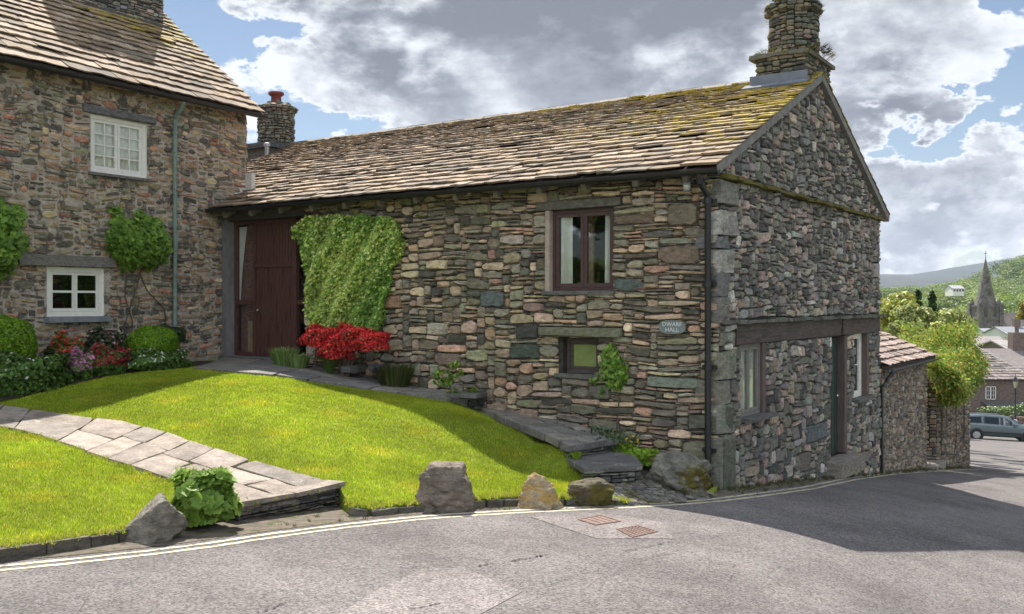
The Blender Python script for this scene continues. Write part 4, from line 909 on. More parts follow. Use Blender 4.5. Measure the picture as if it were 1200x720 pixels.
tl, zl = on_fac(805, 214, -.2)
lam = thing('wall_lantern', HS(0, tl - .22, zl), 'small grey metal lantern with clear glass under the eaves beside the downpipe', 'lantern')
c_ = HS(-.2, tl, zl)
mb = MB(); mb.lathe(c_, [(.012, .10), (.016, .085), (.03, .06), (.075, .03), (.09, .012), (.085, .005), (.02, 0)], 16); mb.build('hood', M['brass'], lam)
mb = MB(); mb.lathe(c_, [(.03, .0), (.042, -.02), (.042, -.08), (.03, -.095), (.01, -.105)], 14); mb.build('globe', M['lamp_glass'], lam, smooth=True)
mb = MB()
for k in range(4):
    a = k * math.pi / 2 + .4; mb.tube([(c_[0] + .052 * math.cos(a), c_[1] + .052 * math.sin(a), c_[2] + z) for z in (.0, -.09)], .004, 5)
for zz in (-.03, -.075, -.108):
    mb.tube([(c_[0] + .054 * math.cos(k * .524), c_[1] + .054 * math.sin(k * .524), c_[2] + zz) for k in range(13)], .004, 5, cap=False)
mb.build('cage', M['metal'], lam)
mb = MB(); mb.tube([HS(-.2, tl, zl + .09), HS(-.2, tl, zl + .14), HS(-.19, tl - .05, zl + .16)], .008, 6); mb.tube([HS(-.2, tl - .02, zl + .05), HS(-.18, tl - .15, zl + .055), HS(-.05, tl - .24, zl + .04)], .01, 6)
mb.tube([HS(-.2, tl, zl + .11), HS(-.15, tl - .2, zl + .16), HS(-.03, tl - .34, zl + .14)], .006, 6); mb.build('bracket', M['brass'], lam)

# ------------------------------------------------------------------ the house on the left
house = thing('stone_house', (*C2, -1.1), 'tall rubble stone house with white windows and a green downpipe, on the left', 'house')
HZ = -1.6
def ph(u, v, d): p = C2 + w2 * u + n2 * d; return (p[0], p[1], HZ + v)
VH = lambda z: z - HZ
HE = 3.66
U1 = (2.21, 3.27, VH(2.08), VH(3.00)); U2 = (3.03, 4.02, VH(-.21), VH(.55))
hb = [(U1[0] - .05, U1[1] + .03, U1[2] - .06, U1[3]), (U2[0] - .1, U2[1] + .03, U2[2] - .09, U2[3]), (2.05, 3.4, VH(3.0), VH(3.14)), (2.86, 6.2, VH(.57), VH(.74))]
rg = random.Random(9)
items = pack(9, VH(HE), hb, lambda u, v: (.10, .42), lambda u, v: (.04, .15), rg); items = [i for i in items if i[3] > VH(-1.35)]
mb = MB(); stones(mb, items, ph, PAL_HOUSE, rg, gap=.018, prot=(.004, .03), chip=.6, taper=.8, rot=.09, moss=lambda u, v: .22, warp=.022)
holed(mb, 0, 9, 0, VH(HE), [U1, U2], ph, .0, .25, 1, 2)
mb.box(ph, 2.05, 3.42, VH(3.01), VH(3.13), -.02, .055, 0, (.15, .15, .155, .2), .015)
# quoins at the corner
v = 0
while v < VH(HE) - .1:
    h = rg.uniform(.08, .2); q = rg.uniform(.8, 1.2); L_ = rg.uniform(.15, .35); c0 = rg.choice(PAL_HOUSE)[1]
    mb.box(lambda a, b, d: (lambda p: (p[0], p[1], HZ + b))(C2 + w2 * a + n2 * d), -.03 - rg.uniform(0, .03), .12, v, min(v + h - .012, VH(HE)), -L_, -.0 - .01, 0, (c0[0] * q, c0[1] * q, c0[2] * q, .25), .012); v += h
mb.build('wall', [M['stone_moss'], M['mortar_lime'], M['white']], house)
mb = MB(); D_ = 7.0
for a, b, zt_ in (((0, 0), (0, -D_), HE), ((0, -D_), (9, -D_), HE), ((9, -D_), (9, 0), HE)):
    mb.add([ph(a[0], 0, a[1]), ph(b[0], 0, b[1]), ph(b[0], VH(zt_), b[1]), ph(a[0], VH(zt_), a[1])], [(0, 1, 2, 3)])
RHT = .81
for u in (0, 9): mb.add([ph(u, VH(HE), 0), ph(u, VH(HE), -D_), ph(u, VH(HE + RHT * 3.5), -3.5)], [(0, 1, 2)])
mb.build('wall', M['far_wall'], house)['label'] = 'side and rear walls'
mb = MB(); mb.box(ph, 2.0, 5, VH(-.9), VH(3.3), -2.0, -1.95); mb.box(ph, .1, 8.9, VH(1.25), VH(1.3), -6.9, -.3); mb.build('interior_wall', M['inside'], house)
w = window(house, ph, *U1, -.04, M['white'], M['glass'], 2, .06, .045, 2, 4, .02, curtains=((2.3, 3.2),), sill=(U1[0] - .03, U1[1] + .05, U1[2] - .05, U1[2] - .002, -.1, .08, M['greytimber'])); w['label'] = 'upper white casement with sixteen small panes and net curtains'
w = window(house, ph, *U2, -.02, M['white'], M['glass_dark'], 2, .075, .04, 1, 2, .035, sill=(U2[0] - .06, U2[1] + .04, U2[2] - .09, U2[2] - .004, -.1, .11, mat('grey_slate_sill', (.20, .22, .24), .7, False, .2, 9, bump=.3))); w['label'] = 'lower white casement with dark panes'
mb = MB(); nseg = 18; V = []
mb.box(lambda a, b, d: (lambda q: (q[0], q[1], q[2] + .05 * math.sin((a - 2.86) / 1.6 * 3.1)))(ph(a, b, d)), 2.86, 4.5, VH(.575), VH(.735), -.03, .07, 0, jit=.012); mb.box(ph, 4.5, 6.0, VH(.58), VH(.72), -.03, .06, 0, jit=.01)
mb.build('lintel', M['greytimber'], house)
CPh = 1 / math.hypot(1, RHT); SPh = RHT * CPh; RTh = (3.5 + .28) / CPh; ZEh = HE + .07 - RHT * .28 + .02
def prh(u, r, h): q = C2 + w2 * u + n2 * (.28 - r * CPh + h * SPh); return (q[0], q[1], ZEh + r * SPh + h * CPh)
def prhb(u, r, h): q = C2 + w2 * u + n2 * (-7.28 + r * CPh - h * SPh); return (q[0], q[1], ZEh + r * SPh + h * CPh)
mb = MB(); rg = random.Random(15)
slates(mb, prh, -.22, 9.2, RTh, .24, .13, rg, PAL_SL, lambda t, r: .30 + .17 * ss(1.2, 2.4, r) + .08 * ss(3, .5, t) * ss(.5, 1.5, r), wf=(1.0, 2.6), th=(.012, .026))
mb.add([prh(-.2, .02, 0), prh(9.2, .02, 0), prh(9.2, RTh, 0), prh(-.2, RTh, 0), prh(-.2, .02, -.07), prh(9.2, .02, -.07), prh(9.2, RTh, -.07), prh(-.2, RTh, -.07)], [(0, 1, 2, 3), (4, 5, 6, 7), (0, 1, 5, 4), (0, 3, 7, 4)], 1)
mb.add([prhb(-.2, .0, .03), prhb(9.2, .0, .03), prhb(9.2, RTh, .03), prhb(-.2, RTh, .03)], [(0, 1, 2, 3)], 0, (.2, .17, .15, .3))
mb.build('roof', [M['slate'], M['timber']], house)
mb = MB(); e_ = lambda u, z: (lambda q: (q[0], q[1], z))(C2 + w2 * u + n2 * .33)
half_gutter(mb, e_(-.18, ZEh - .03), e_(9, ZEh - .05), .06, outn=(*n2, 0)); mb.box(ph, -.1, 9, VH(HE - .12), VH(HE), .0, .05); mb.build('gutter', M['black'], house)
mb = MB(); dp = lambda u, z, d=.09: (lambda q: (q[0], q[1], z))(C2 + w2 * u + n2 * d)
mb.tube([dp(1.70, ZEh - .08, .3), dp(1.70, ZEh - .2, .25), dp(1.70, ZEh - .32, .1), dp(1.70, ZEh - .4), dp(1.70, -1.0)], .036, 12)
for z in (2.9, 1.3, .1, -.7): mb.tube([dp(1.7, z), dp(1.7, z + .06)], .047, 12)
mb.build('downpipe', M['greenpipe'], house)
# square stack at the ridge
mb = MB()
SU0, SU1, SD0, SD1, SZ0, SZ1 = .22, 2.0, -2.05, -3.2, 4.6, 7.4
rg = random.Random(31)
stones(mb, pack(SU1 - SU0, SZ1 - SZ0 - .0, [], lambda u, v: (.1, .3), lambda u, v: (.03, .09), rg), lambda u, v, d: ph(SU0 + u, VH(SZ0 + v), SD0 + d), PAL_GABLE, rg, prot=(.005, .03), moss=lambda u, v: .3)
stones(mb, pack(SD0 - SD1, SZ1 - SZ0 - .0, [], lambda u, v: (.1, .3), lambda u, v: (.03, .09), rg), lambda u, v, d: ph(SU0 - d, VH(SZ0 + v), SD0 - u), PAL_GABLE, rg, prot=(.005, .03), moss=lambda u, v: .3)
mb.box(ph, SU0, SU1, VH(SZ0), VH(SZ1), SD1, SD0, 1)
x = SU0 - .08
while x < SU1: mb.box(ph, x, x + .4, VH(6.32), VH(6.37), SD0 - .1, SD0 + .12, 0, (.1, .1, .1, .25), .015); mb.box(ph, x, x + .35, VH(5.37), VH(5.42), SD0 - .1, SD0 + .11, 0, (.1, .1, .1, .25), .015); x += .405
for k in range(3): mb.box(ph, SU0 - .13, SU0 + .05, VH(5.37), VH(5.42), SD0 - .1 - .37 * k, SD0 - .45 - .37 * k, 0, (.1, .1, .1, .25), .015); mb.box(ph, SU0 - .13, SU0 + .05, VH(6.32), VH(6.37), SD0 - .1 - .37 * k, SD0 - .45 - .37 * k, 0, (.1, .1, .1, .25), .015)
ch = mb.build('chimney', [M['stone_moss'], M['mortar_shadow']], house)
mb = MB(); mb.box(ph, SU0 + .02, SU1, VH(5.10), VH(5.27), SD0 - .0, SD0 + .05); mb.build('lead_flashing', M['lead'], ch)

# small round chimney behind the hall's far end, on its own stack
Xc, Yc = HS(3.95, 12.62, 0)[:2]
sm = thing('round_chimney', (Xc, Yc, 2.0), 'small round stone chimney with a red clay pot behind the hall ridge', 'chimney')
rg = random.Random(33)
mb, p = round_stack(None, Xc, Yc, 3.62, [(0, .40), (.84, .395), (.86, .47), (.93, .475), (.95, .42), (1.0, .3)], [(2, (.17, .16, .12)), (2, (.22, .20, .15)), (1.5, (.13, .13, .11)), (1, (.27, .24, .19))], rg, lambda u, v: .2, hr=(.05, .10), wr=(.08, .18))
mb.build('shaft', [M['stone_moss'], M['mortar_shadow']], sm)
mb = MB(); mb.box(lambda u, v, d: HS(u, v, d), 3.25, 4.6, 12.05, 13.3, 1.0, 3.5, 0, (.15, .14, .12, .2)); mb.box(lambda u, v, d: HS(u, v, d), 3.15, 4.7, 11.98, 13.4, 3.50, 3.57, 0, (.11, .11, .115, .2), .01); mb.box(lambda u, v, d: HS(u, v, d), 3.3, 4.6, 12.1, 13.25, 3.573, 3.65, 0, (.12, .12, .12, .2), .01); mb.build('base', M['stone_moss'], sm)
mb = MB(); mb.lathe((Xc, Yc, 4.6), [(.13, 0), (.14, .06), (.125, .08), (.115, .22), (.15, .24), (.185, .27), (.175, .32), (.12, .34), (.10, .34), (.1, .2)], 18); mb.build('pot', M['redpot'], sm, smooth=True)
vx = atY(313, 184, 21.6)
mb = MB(); mb.lathe(vx, [(.05, 0), (.05, .22), (.075, .235), (.075, .30), (.05, .31)], 12, 0); tag(mb.build('vent_pipe', M['metal'], loc=vx), 'short pale metal vent pipe standing before the small round chimney', 'vent pipe')
# flashing fillet where hall roof meets the house
mb = MB(); V = []
for i in range(9):
    s = -.34 + i * .11; tt = 9.60 - s * .0; zz = 1.66 + TP * (s + .35)
    V += [HS(s, tt, zz + .04), HS(s, tt + .02, zz + .20 + .1 * i / 8)]
mb.add(V, [(2 * i, 2 * i + 1, 2 * i + 3, 2 * i + 2) for i in range(8)]); mb.box(lambda u, v, d: HS(u, v, d), .50, .60, 9.42, 9.60, 1.98, 2.42, 0, jit=.01); mb.build('mortar_fillet', M['whitemortar'], hall)

# ------------------------------------------------------------------ foliage
def leaf_cards(mb, C, Nn, size, colr, elong=1.6, bend=.25, mat=0, jitter=.35):
    """many small folded leaves: C centres (n,3), Nn facing directions, colr (n,3)"""
    C = np.asarray(C, float); n = len(C); 
    if n == 0: return
    N_ = np.asarray(Nn, float) + nr.normal(0, jitter, (n, 3)); N_ /= np.linalg.norm(N_, axis=1)[:, None] + 1e-9
    a = np.cross(N_, nr.normal(0, 1, (n, 3))); a /= np.linalg.norm(a, axis=1)[:, None] + 1e-9; b = np.cross(N_, a)
    s = (np.asarray(size) * nr.uniform(.65, 1.3, n))[:, None]
    l = a * s * elong / 2; w = b * s / 2
    V = np.stack([C - l, C + w * .9 - l * .1 + N_ * s * bend * .5, C + l, C - w * .9 - l * .1 + N_ * s * bend * .5], 1).reshape(-1, 3)
    i = np.arange(n)[:, None] * 4; Fc = np.concatenate([i + np.array([[0, 1, 2]]), i + np.array([[0, 2, 3]])], 0)
    cc = np.repeat(np.concatenate([colr, np.zeros((n, 1))], 1), 4, axis=0)
    mb.add(V, Fc, mat, cc)
def pick(pal, n, var=.18):
    w = np.array([p[0] for p in pal], float); w /= w.sum(); k = nr.choice(len(pal), n, p=w); c = np.array([p[1] for p in pal])[k]
    return c * nr.uniform(1 - var, 1 + var, (n, 1))
def ball_pts(n, c, r, shell=.5, lump=.15, up=None):
    d = nr.normal(0, 1, (n, 3)); d /= np.linalg.norm(d, axis=1)[:, None]
    if up is not None: d[:, 2] = np.where(d[:, 2] < up, -d[:, 2], d[:, 2])
    k = 1 + lump * (np.sin(d[:, 0] * 5 + c[0] * 3) * np.sin(d[:, 1] * 4.3 + 1) + np.sin(d[:, 2] * 6 + d[:, 0] * 3))
    rr = (shell + (1 - shell) * nr.random(n) ** .6) * k
    return np.asarray(c) + d * rr[:, None] * np.asarray(r), d
GREENS = [(3, (0.154, 0.27, 0.037)), (2, (0.211, 0.352, 0.045)), (2, (0.104, 0.2, 0.029)), (1, (0.305, 0.445, 0.062))]
LIME = [(3, (0.196, 0.325, 0.022)), (2, (0.239, 0.375, 0.031)), (1.3, (0.136, 0.248, 0.019)), (0.6, (0.307, 0.427, 0.046))]
def soft_edge(n): return nr.random(n)

def plant(name, base, label, cat, group=None): return thing(name, base, label, cat, group)

# variegated ivy on the hall front: outline in wall coordinates
ivy_px = [(350, 268), (362, 254), (395, 251), (440, 254), (464, 258), (470, 272), (467, 300), (460, 328), (452, 352), (452, 378), (440, 386), (400, 384), (368, 386), (360, 372), (362, 340), (357, 305), (349, 292)]
ivy_w = [on_fac(x, y, -.12) for x, y in ivy_px]
n = 24000; us = nr.uniform(min(p[0] for p in ivy_w) - .1, max(p[0] for p in ivy_w) + .1, n); vs = nr.uniform(min(p[1] for p in ivy_w) - .1, max(p[1] for p in ivy_w) + .1, n)
wob = .06 * np.sin(vs * 9) + .05 * np.sin(us * 11 + 1); k = inpoly(us + wob * .6, vs + wob * .6, ivy_w); us, vs = us[k], vs[k]
cu_, cv_ = np.mean([p[0] for p in ivy_w]), np.mean([p[1] for p in ivy_w])
bulge = .17 + .06 * np.sin(us * 6.1) * np.cos(vs * 5.3) + .05 * np.sin(us * 13 + vs * 9); dd_ = bulge * nr.random(len(us)) ** .45 + .02
P_ = np.array([HS(-d, u, v) for u, v, d in zip(us, vs, dd_)])
yel = np.clip(.6 + .55 * np.sin(us * 2.3 + 4.4) * .6 + .35 * np.sin(vs * 3 + us * 2), .08, .8)
colr = np.where(nr.random((len(us), 1)) < yel[:, None], pick([(2, (.38, .45, .10)), (1.5, (.50, .54, .20)), (1, (.26, .37, .06))], len(us)), pick([(3, (.15, .26, .05)), (2, (.10, .19, .035)), (1, (.2, .33, .06))], len(us)))
ivy = plant('ivy', HS(-.1, cu_, float(min(vs))), 'square trimmed mass of cream and green variegated ivy beside the barn door', 'ivy')
mb = MB(); leaf_cards(mb, P_, np.array([(-g2[0], -g2[1], .55)] * len(P_)), .05, np.clip(colr * 1.5, 0, .88), 1.2); mb.build('foliage', M['leaf'], ivy)
mb = MB()
for k in range(26):
    u0 = rnd.uniform(6.1, 7.2); pts = []; v = -1.12; u = u0
    while v < .9: pts.append(HS(-.035 - .02 * rnd.random(), u, v)); v += .2; u += rnd.uniform(-.06, .06)
    mb.tube(pts, [.012 - .0008 * i for i in range(len(pts))], 5)
mb.build('stem', M['bark'], ivy)

def shrub(name, c, r, n, size, pal, label, cat, up=-.2, shell=.55, lump=.12, elong=1.4, group=None, bend=.25, loose=0, jitter=.5, frame=None):
    base = (c[0], c[1], c[2] - r[2] * .9); t = plant(name, base, label, cat, group)
    P, d = ball_pts(n, (0, 0, 0), (1, 1, 1), shell, lump, up)
    if loose: P += nr.normal(0, loose, P.shape)
    f_ = frame if frame is not None else (g2, f2)
    W = np.stack([c[0] + P[:, 0] * r[0] * f_[1][0] + P[:, 1] * r[1] * f_[0][0], c[1] + P[:, 0] * r[0] * f_[1][1] + P[:, 1] * r[1] * f_[0][1], c[2] + P[:, 2] * r[2]], 1)
    dn = np.stack([d[:, 0] * f_[1][0] + d[:, 1] * f_[0][0], d[:, 0] * f_[1][1] + d[:, 1] * f_[0][1], d[:, 2] + .3], 1)
    mb = MB(); leaf_cards(mb, W, dn, size, pick(pal, n), elong, bend, jitter=jitter); mb.build('foliage', M['leaf'], t)
    mb = MB()
    for k in range(9):
        a = rnd.uniform(0, 6.28); e = (c[0] + math.cos(a) * r[0] * .5, c[1] + math.sin(a) * r[1] * .5, c[2] + r[2] * rnd.uniform(-.2, .4))
        mb.tube([(base[0] + math.cos(a) * .02, base[1] + math.sin(a) * .02, base[2] - .1), ((base[0] + e[0]) / 2, (base[1] + e[1]) / 2, (base[2] + e[2]) / 2 + .03), e], [.012, .009, .004], 5)
    mb.build('stem', M['bark'], t)
    return t, W, dn
def blossoms(t, W, dn, frac, size, pal, name='flowers', push=.02, petals=5):
    k = (nr.random(len(W)) < frac) & (dn[:, 2] > .15); C = W[k] + dn[k] * push; n = len(C); mb = MB()
    if n == 0: return
    for j in range(2): leaf_cards(mb, C + nr.normal(0, size * .25, C.shape), dn[k] + np.array([0, -.5, .3]), size, pick(pal, n, .15), 1.1, .15, jitter=.35)
    mb.build(name, M['leaf'], t)

def gpos(px, py, fn=Gf): return at(px, py, fn)
# red azalea before the ivy
WOOD = [(1, (.05, .075, .02)), (1, (.08, .10, .03))]
RED = [(3, (0.71, 0.032, 0.034)), (2, (0.845, 0.081, 0.072)), (1.4, (0.473, 0.016, 0.029)), (0.5, (0.929, 0.189, 0.12))]
ta, za = on_fac(402, 401, -.55); lobes = [(375, 398, .34, .24), (410, 400, .36, .27), (436, 402, .25, .2), (395, 412, .3, .2)]
az = plant('azalea', HS(-.5, ta, Gf(*HS(-.5, ta, 0)[:2])), 'bright red flowering azalea under the variegated ivy', 'shrub')
mb = MB(); mf = MB()
for px, py, ru, rz in lobes:
    t_, z_ = on_fac(px, py, -.5); P, d = ball_pts(2600, (0, 0, 0), (1, 1, 1), .6, .12, -.5)
    W = np.array([HS(-.5 - p[1] * .30, t_ + p[0] * ru, z_ + p[2] * rz) for p in P]); dn = np.array([(-g2[0] * q[1] + f2[0] * q[0], -g2[1] * q[1] + f2[1] * q[0], q[2] + .2) for q in d])
    leaf_cards(mb, W[:900] - dn[:900] * .03, dn[:900], .035, pick(WOOD, 900), 1.6); leaf_cards(mf, W, dn, .034, pick(RED, 2600, .25), 1.2, .3, jitter=.5)
mb.build('foliage', M['leaf'], az); mf.build('flowers', M['leaf'], az)
mb = MB()
for k in range(10):
    x = rnd.uniform(-.3, .3); mb.tube([HS(-.5, ta + x * .2, Gf(*HS(-.5, ta, 0)[:2]) - .05), HS(-.5, ta + x, za - .05)], [.014, .006], 5)
mb.build('stem', M['bark'], az)
# stones of the little raised bed under the azalea
for k, (px, py, w, h, c, lb) in enumerate([(408, 433, .16, .10, (.12, .12, .105), 'squat grey stone block under the red azalea'), (437, 432, .10, .12, (.09, .10, .10), 'narrow dark stone on end right of the red azalea'), (386, 436, .13, .07, (.13, .12, .10), 'low flat stone below the azalea between the green tufts')]):
    t_, z_ = on_fac(px, py, -.55); mb = MB(); rg = random.Random(k + 50); p0 = HS(-.55, t_, z_)
    stones(mb, [(-w, w, -h / 1.6, h / 1.6, c)], lambda u, v, d: HS(-.45 - d, t_ + u * .6, z_ + v), PAL_HALL, rg, prot=(.12, .16), warp=0, moss=lambda u, v: .4); mb.box(lambda u, v, d: HS(-.45 - d, t_ + u, z_ + v), -w * .5, w * .5, -h * .5, h * .42, -.2, .03, 0, (*c, .4), .02)
    tag(mb.build('edging_stone', M['stone_moss'], loc=HS(-.5, t_, z_ - h * .6)), lb, 'stone', 'stones edging the azalea bed')

def tuft(name, base, h, r, n, pal, label, cat, width=.012, lean=.5, group=None, leafy=False, fr=.9):
    """upright narrow leaves from one crown"""
    t = plant(name, base, label, cat, group); mb = MB(); V = []; Fc = []; Cc = []; cs = pick(pal, n, .2)
    for i in range(n):
        a = rnd.uniform(0, 6.283); q = math.sqrt(rnd.random()); x = base[0] + math.cos(a) * r * q * .45; y = base[1] + math.sin(a) * r * q * .45
        hh = h * rnd.uniform(.55, 1.05); ln = lean * q * hh; w = width * rnd.uniform(.6, 1.2); pa = (-math.sin(a + rnd.uniform(-1, 1)) * w, math.cos(a) * w)
        k = len(V)
        for f_, wf_, zf_ in ((0, .7, 0), (.3, 1, .5), (.7, .8, .88), (1.15, .1, 1.0 - .25 * lean * rnd.random())):
            px, py, pz = x + math.cos(a) * ln * f_, y + math.sin(a) * ln * f_, base[2] + hh * zf_
            V += [(px - pa[0] * wf_, py - pa[1] * wf_, pz), (px + pa[0] * wf_, py + pa[1] * wf_, pz)]
        for j in range(3): Fc.append((k + 2 * j, k + 2 * j + 1, k + 2 * j + 3, k + 2 * j + 2))
        Cc += [(*cs[i], 0)] * 8
    mb.add(V, Fc, 0, np.array(Cc)); mb.build('blades', M['leaf'], t)
    return t
def bush_tuft(name, px, py, s, h, r, n, pal, label, cat, group=None, width=.01, lean=.45):
    t_, z_ = on_fac(px, py, s); b = HS(s, t_, 0); b = (b[0], b[1], Gf(b[0], b[1]) - .01); return tuft(name, b, h, r, n, pal, label, cat, width, lean, group)
SAGE = [(2, (0.254, 0.37, 0.108)), (1.5, (0.332, 0.448, 0.144)), (1, (0.176, 0.273, 0.072))]
bush_tuft('lavender', 333, 432, -.55, .34, .36, 520, SAGE, 'pale green lavender tuft, leftmost by the barn door step', 'plant', width=.006)
bush_tuft('lavender', 349, 435, -.62, .28, .32, 420, SAGE, 'pale green lavender tuft between the door step and the fern', 'plant', width=.006)
bush_tuft('dwarf_conifer', 463, 445, -.35, .38, .46, 900, [(2, (.075, .10, .03)), (1, (.12, .14, .04)), (1, (.05, .07, .02))], 'round wiry green and brown dwarf bush on the hall path edge', 'shrub', width=.005)
def fern(base, n, L, label, az0=None, spread=6.28, rise=.7, pal=LIME):
    t = plant('fern', base, label, 'fern'); 
    for i in range(n):
        a = rnd.uniform(0, 6.28) if az0 is None else az0 + rnd.uniform(-spread / 2, spread / 2); l = L * rnd.uniform(.7, 1.1); mb = MB(); V = []; Fc = []
        pts = []
        for k in range(9):
            q = k / 8; pts.append(np.array([base[0] + math.cos(a) * l * q * .8, base[1] + math.sin(a) * l * q * .8, base[2] + l * rise * (math.sin(q * 2.1)) * .8]))
        sd_ = np.array([-math.sin(a), math.cos(a), 0])
        for k in range(1, 9):
            for sgn in (-1, 1):
                for h_ in (0, .5):
                    w = l * .23 * math.sin(min(1, (k + h_) / 9 * 1.05) * 2.7 + .25); p = pts[k - 1] + (pts[k] - pts[k - 1]) * h_; dr = (pts[k] - pts[k - 1]) * .55; b_ = len(V)
                    V += [tuple(p), tuple(p + sd_ * sgn * w * .5 + dr * .5 + np.array([0, 0, -.01])), tuple(p + sd_ * sgn * w + dr * .9 - np.array([0, 0, w * .25])), tuple(p + dr * .75)]
                    Fc.append((b_, b_ + 1, b_ + 2, b_ + 3))
        c = pick(pal, 1)[0]; mb.add(V, Fc, 0, (*c, 0)); mb.tube([tuple(q) for q in pts], [.004] * 9, 4, 0, (c[0], c[1] * .8, c[2], 0), cap=False); mb.build('frond', M['leaf'], t)
    return t
def wallbase(px, s):
    t_, _ = on_fac(px, 430, s); b = HS(s, t_, 0); return (b[0], b[1], Gf(b[0], b[1]) - .01)
fern(wallbase(386, -.6), 9, .46, 'upright green fern in front of the red azalea', rise=1.1, pal=[(1, (.09, .16, .03)), (1, (.12, .2, .04))])
fern(wallbase(541, -.12), 8, .42, 'bright green fern arching from the foot of the wall at the path end', az0=math.atan2(-g2[1], -g2[0]) + .3, spread=2.6, rise=.75)
fern(tuple(gpos(676, 541)), 6, .2, 'tiny fern beside the lower step', rise=.8)
def climber(outline, s, n, size, pal, depth, label, frm, name='climbing_plant', stems=(), cat='climber'):
    w = [frm(x, y) for x, y in outline]; us = nr.uniform(min(p[0] for p in w), max(p[0] for p in w), n * 3); vs = nr.uniform(min(p[1] for p in w), max(p[1] for p in w), n * 3)
    wb = .10 * np.sin(vs * 9 + us * 3) + .08 * np.sin(us * 15) + nr.normal(0, .05, len(us)); k = inpoly(us + wb, vs + wb, w); us, vs = us[k][:n], vs[k][:n]
    dens = (np.sin(us * 7.3 + 1) * np.sin(vs * 8.1) + nr.normal(0, .6, len(us))) > -.75; us, vs = us[dens], vs[dens]
    return us, vs
hallmap = lambda u, v, d: HS(-d, u, v)
housemap = lambda u, v, d: (lambda p: (p[0], p[1], v))(C2 + w2 * u + n2 * d)
def wall_plant(outline, n, size, pal, depth, label, on_wall, mp, outn, stems=(), name='climbing_plant', cat='climber', elong=1.5):
    us, vs = climber(outline, 0, n, size, pal, depth, label, on_wall); cx, cy = us.mean(), vs.mean(); ru, rv = us.std() * 2 + .01, vs.std() * 2 + .01
    dome = np.sqrt(np.clip(1.1 - ((us - cx) / ru) ** 2 - ((vs - cy) / rv) ** 2, .03, 1)); dd = .02 + depth * dome * nr.random(len(us)) ** .5
    W = np.array([mp(a, b, c) for a, b, c in zip(us, vs, dd)]); t = plant(name, mp(cx, min(vs.min(), min([q[-1][1] for q in stems] + [99])), .05), label, cat)
    shoots = []; ex = []
    for k in range(int(6 * max(.4, ru))):
        a = rnd.uniform(0, 6.28); u, v = cx + math.cos(a) * ru * .8, cy + math.sin(a) * rv * .8; pts = [mp(u, v, .06)]
        for j in range(4): a += rnd.uniform(-.35, .35); u += math.cos(a) * .055; v += math.sin(a) * .055 + .012; pts.append(mp(u, v, .05 + .02 * j * rnd.random())); ex += [pts[-1]] * 5
        shoots.append(pts)
    W = np.concatenate([W, np.array(ex) + nr.normal(0, .022, (len(ex), 3))])
    mb = MB(); leaf_cards(mb, W, np.array([(outn[0], outn[1], .5)] * len(W)), size, pick(pal, len(W), .22), elong); mb.build('foliage', M['leaf'], t)
    mb = MB()
    for q in stems: mb.tube([mp(a + rnd.uniform(-.01, .01), b, .045) for a, b in q], .011, 5)
    for k in range(6): a = rnd.uniform(us.min(), us.max()); mb.tube([mp(cx, vs.min(), .03), mp((a + cx) / 2, cy, .05), mp(a, vs.max() - .05, .05)], [.011, .008, .004], 5)
    for pts in shoots: mb.tube(pts, .004, 4)
    mb.build('stem', M['bark'], t); return t
OF = (-g2[0], -g2[1])
wall_plant([(706, 410), (715, 404), (728, 408), (733, 425), (736, 447), (729, 458), (716, 456), (712, 435)], 420, .055, GREENS, .16, 'small leafy climber beside the little frosted window', lambda x, y: on_fac(x, y, -.05), hallmap, OF, [[(1.45, -.6), (1.5, -.9), (1.42, -1.3), (1.45, -1.8)]])
wall_plant([(508, 434), (522, 430), (530, 440), (520, 452), (508, 450)], 110, .05, GREENS, .08, 'low creeping ivy sprig at the foot of the wall left of the fern', lambda x, y: on_fac(x, y, -.05), hallmap, OF, [[(4.5, -1.3), (4.6, -1.2)]], 'ivy_sprig', 'ivy')
hq = lambda x, y: on_house(x, y, .08)
q0_ = hq(150, 310)[0]
wall_plant([(120, 262), (133, 250), (150, 246), (172, 250), (190, 262), (196, 280), (188, 300), (172, 312), (150, 316), (136, 306), (126, 290)], 2400, .085, GREENS, .35, 'dense green climber trained on the house wall between the windows', hq, housemap, n2,
    [[(q0_, .5), (q0_ + .03, .1), (q0_ - .1, -.3), (q0_ - .08, -.9)], [(q0_ - .25, .5), (q0_ - .4, .2), (q0_ - .75, -.1), (q0_ - .85, -.9)], [(q0_ - .3, .6), (q0_ - .1, 0), (q0_ + .05, -.4), (q0_ + .0, -.9)]])
wall_plant([(-45, 240), (-10, 232), (15, 238), (33, 250), (30, 268), (12, 285), (4, 308), (-20, 322), (-50, 300)], 2200, .085, GREENS, .4, 'bright green climber on the house wall at the left edge', hq, housemap, n2, [[(5.0, .8), (5.05, .1), (5.0, -.9)]])

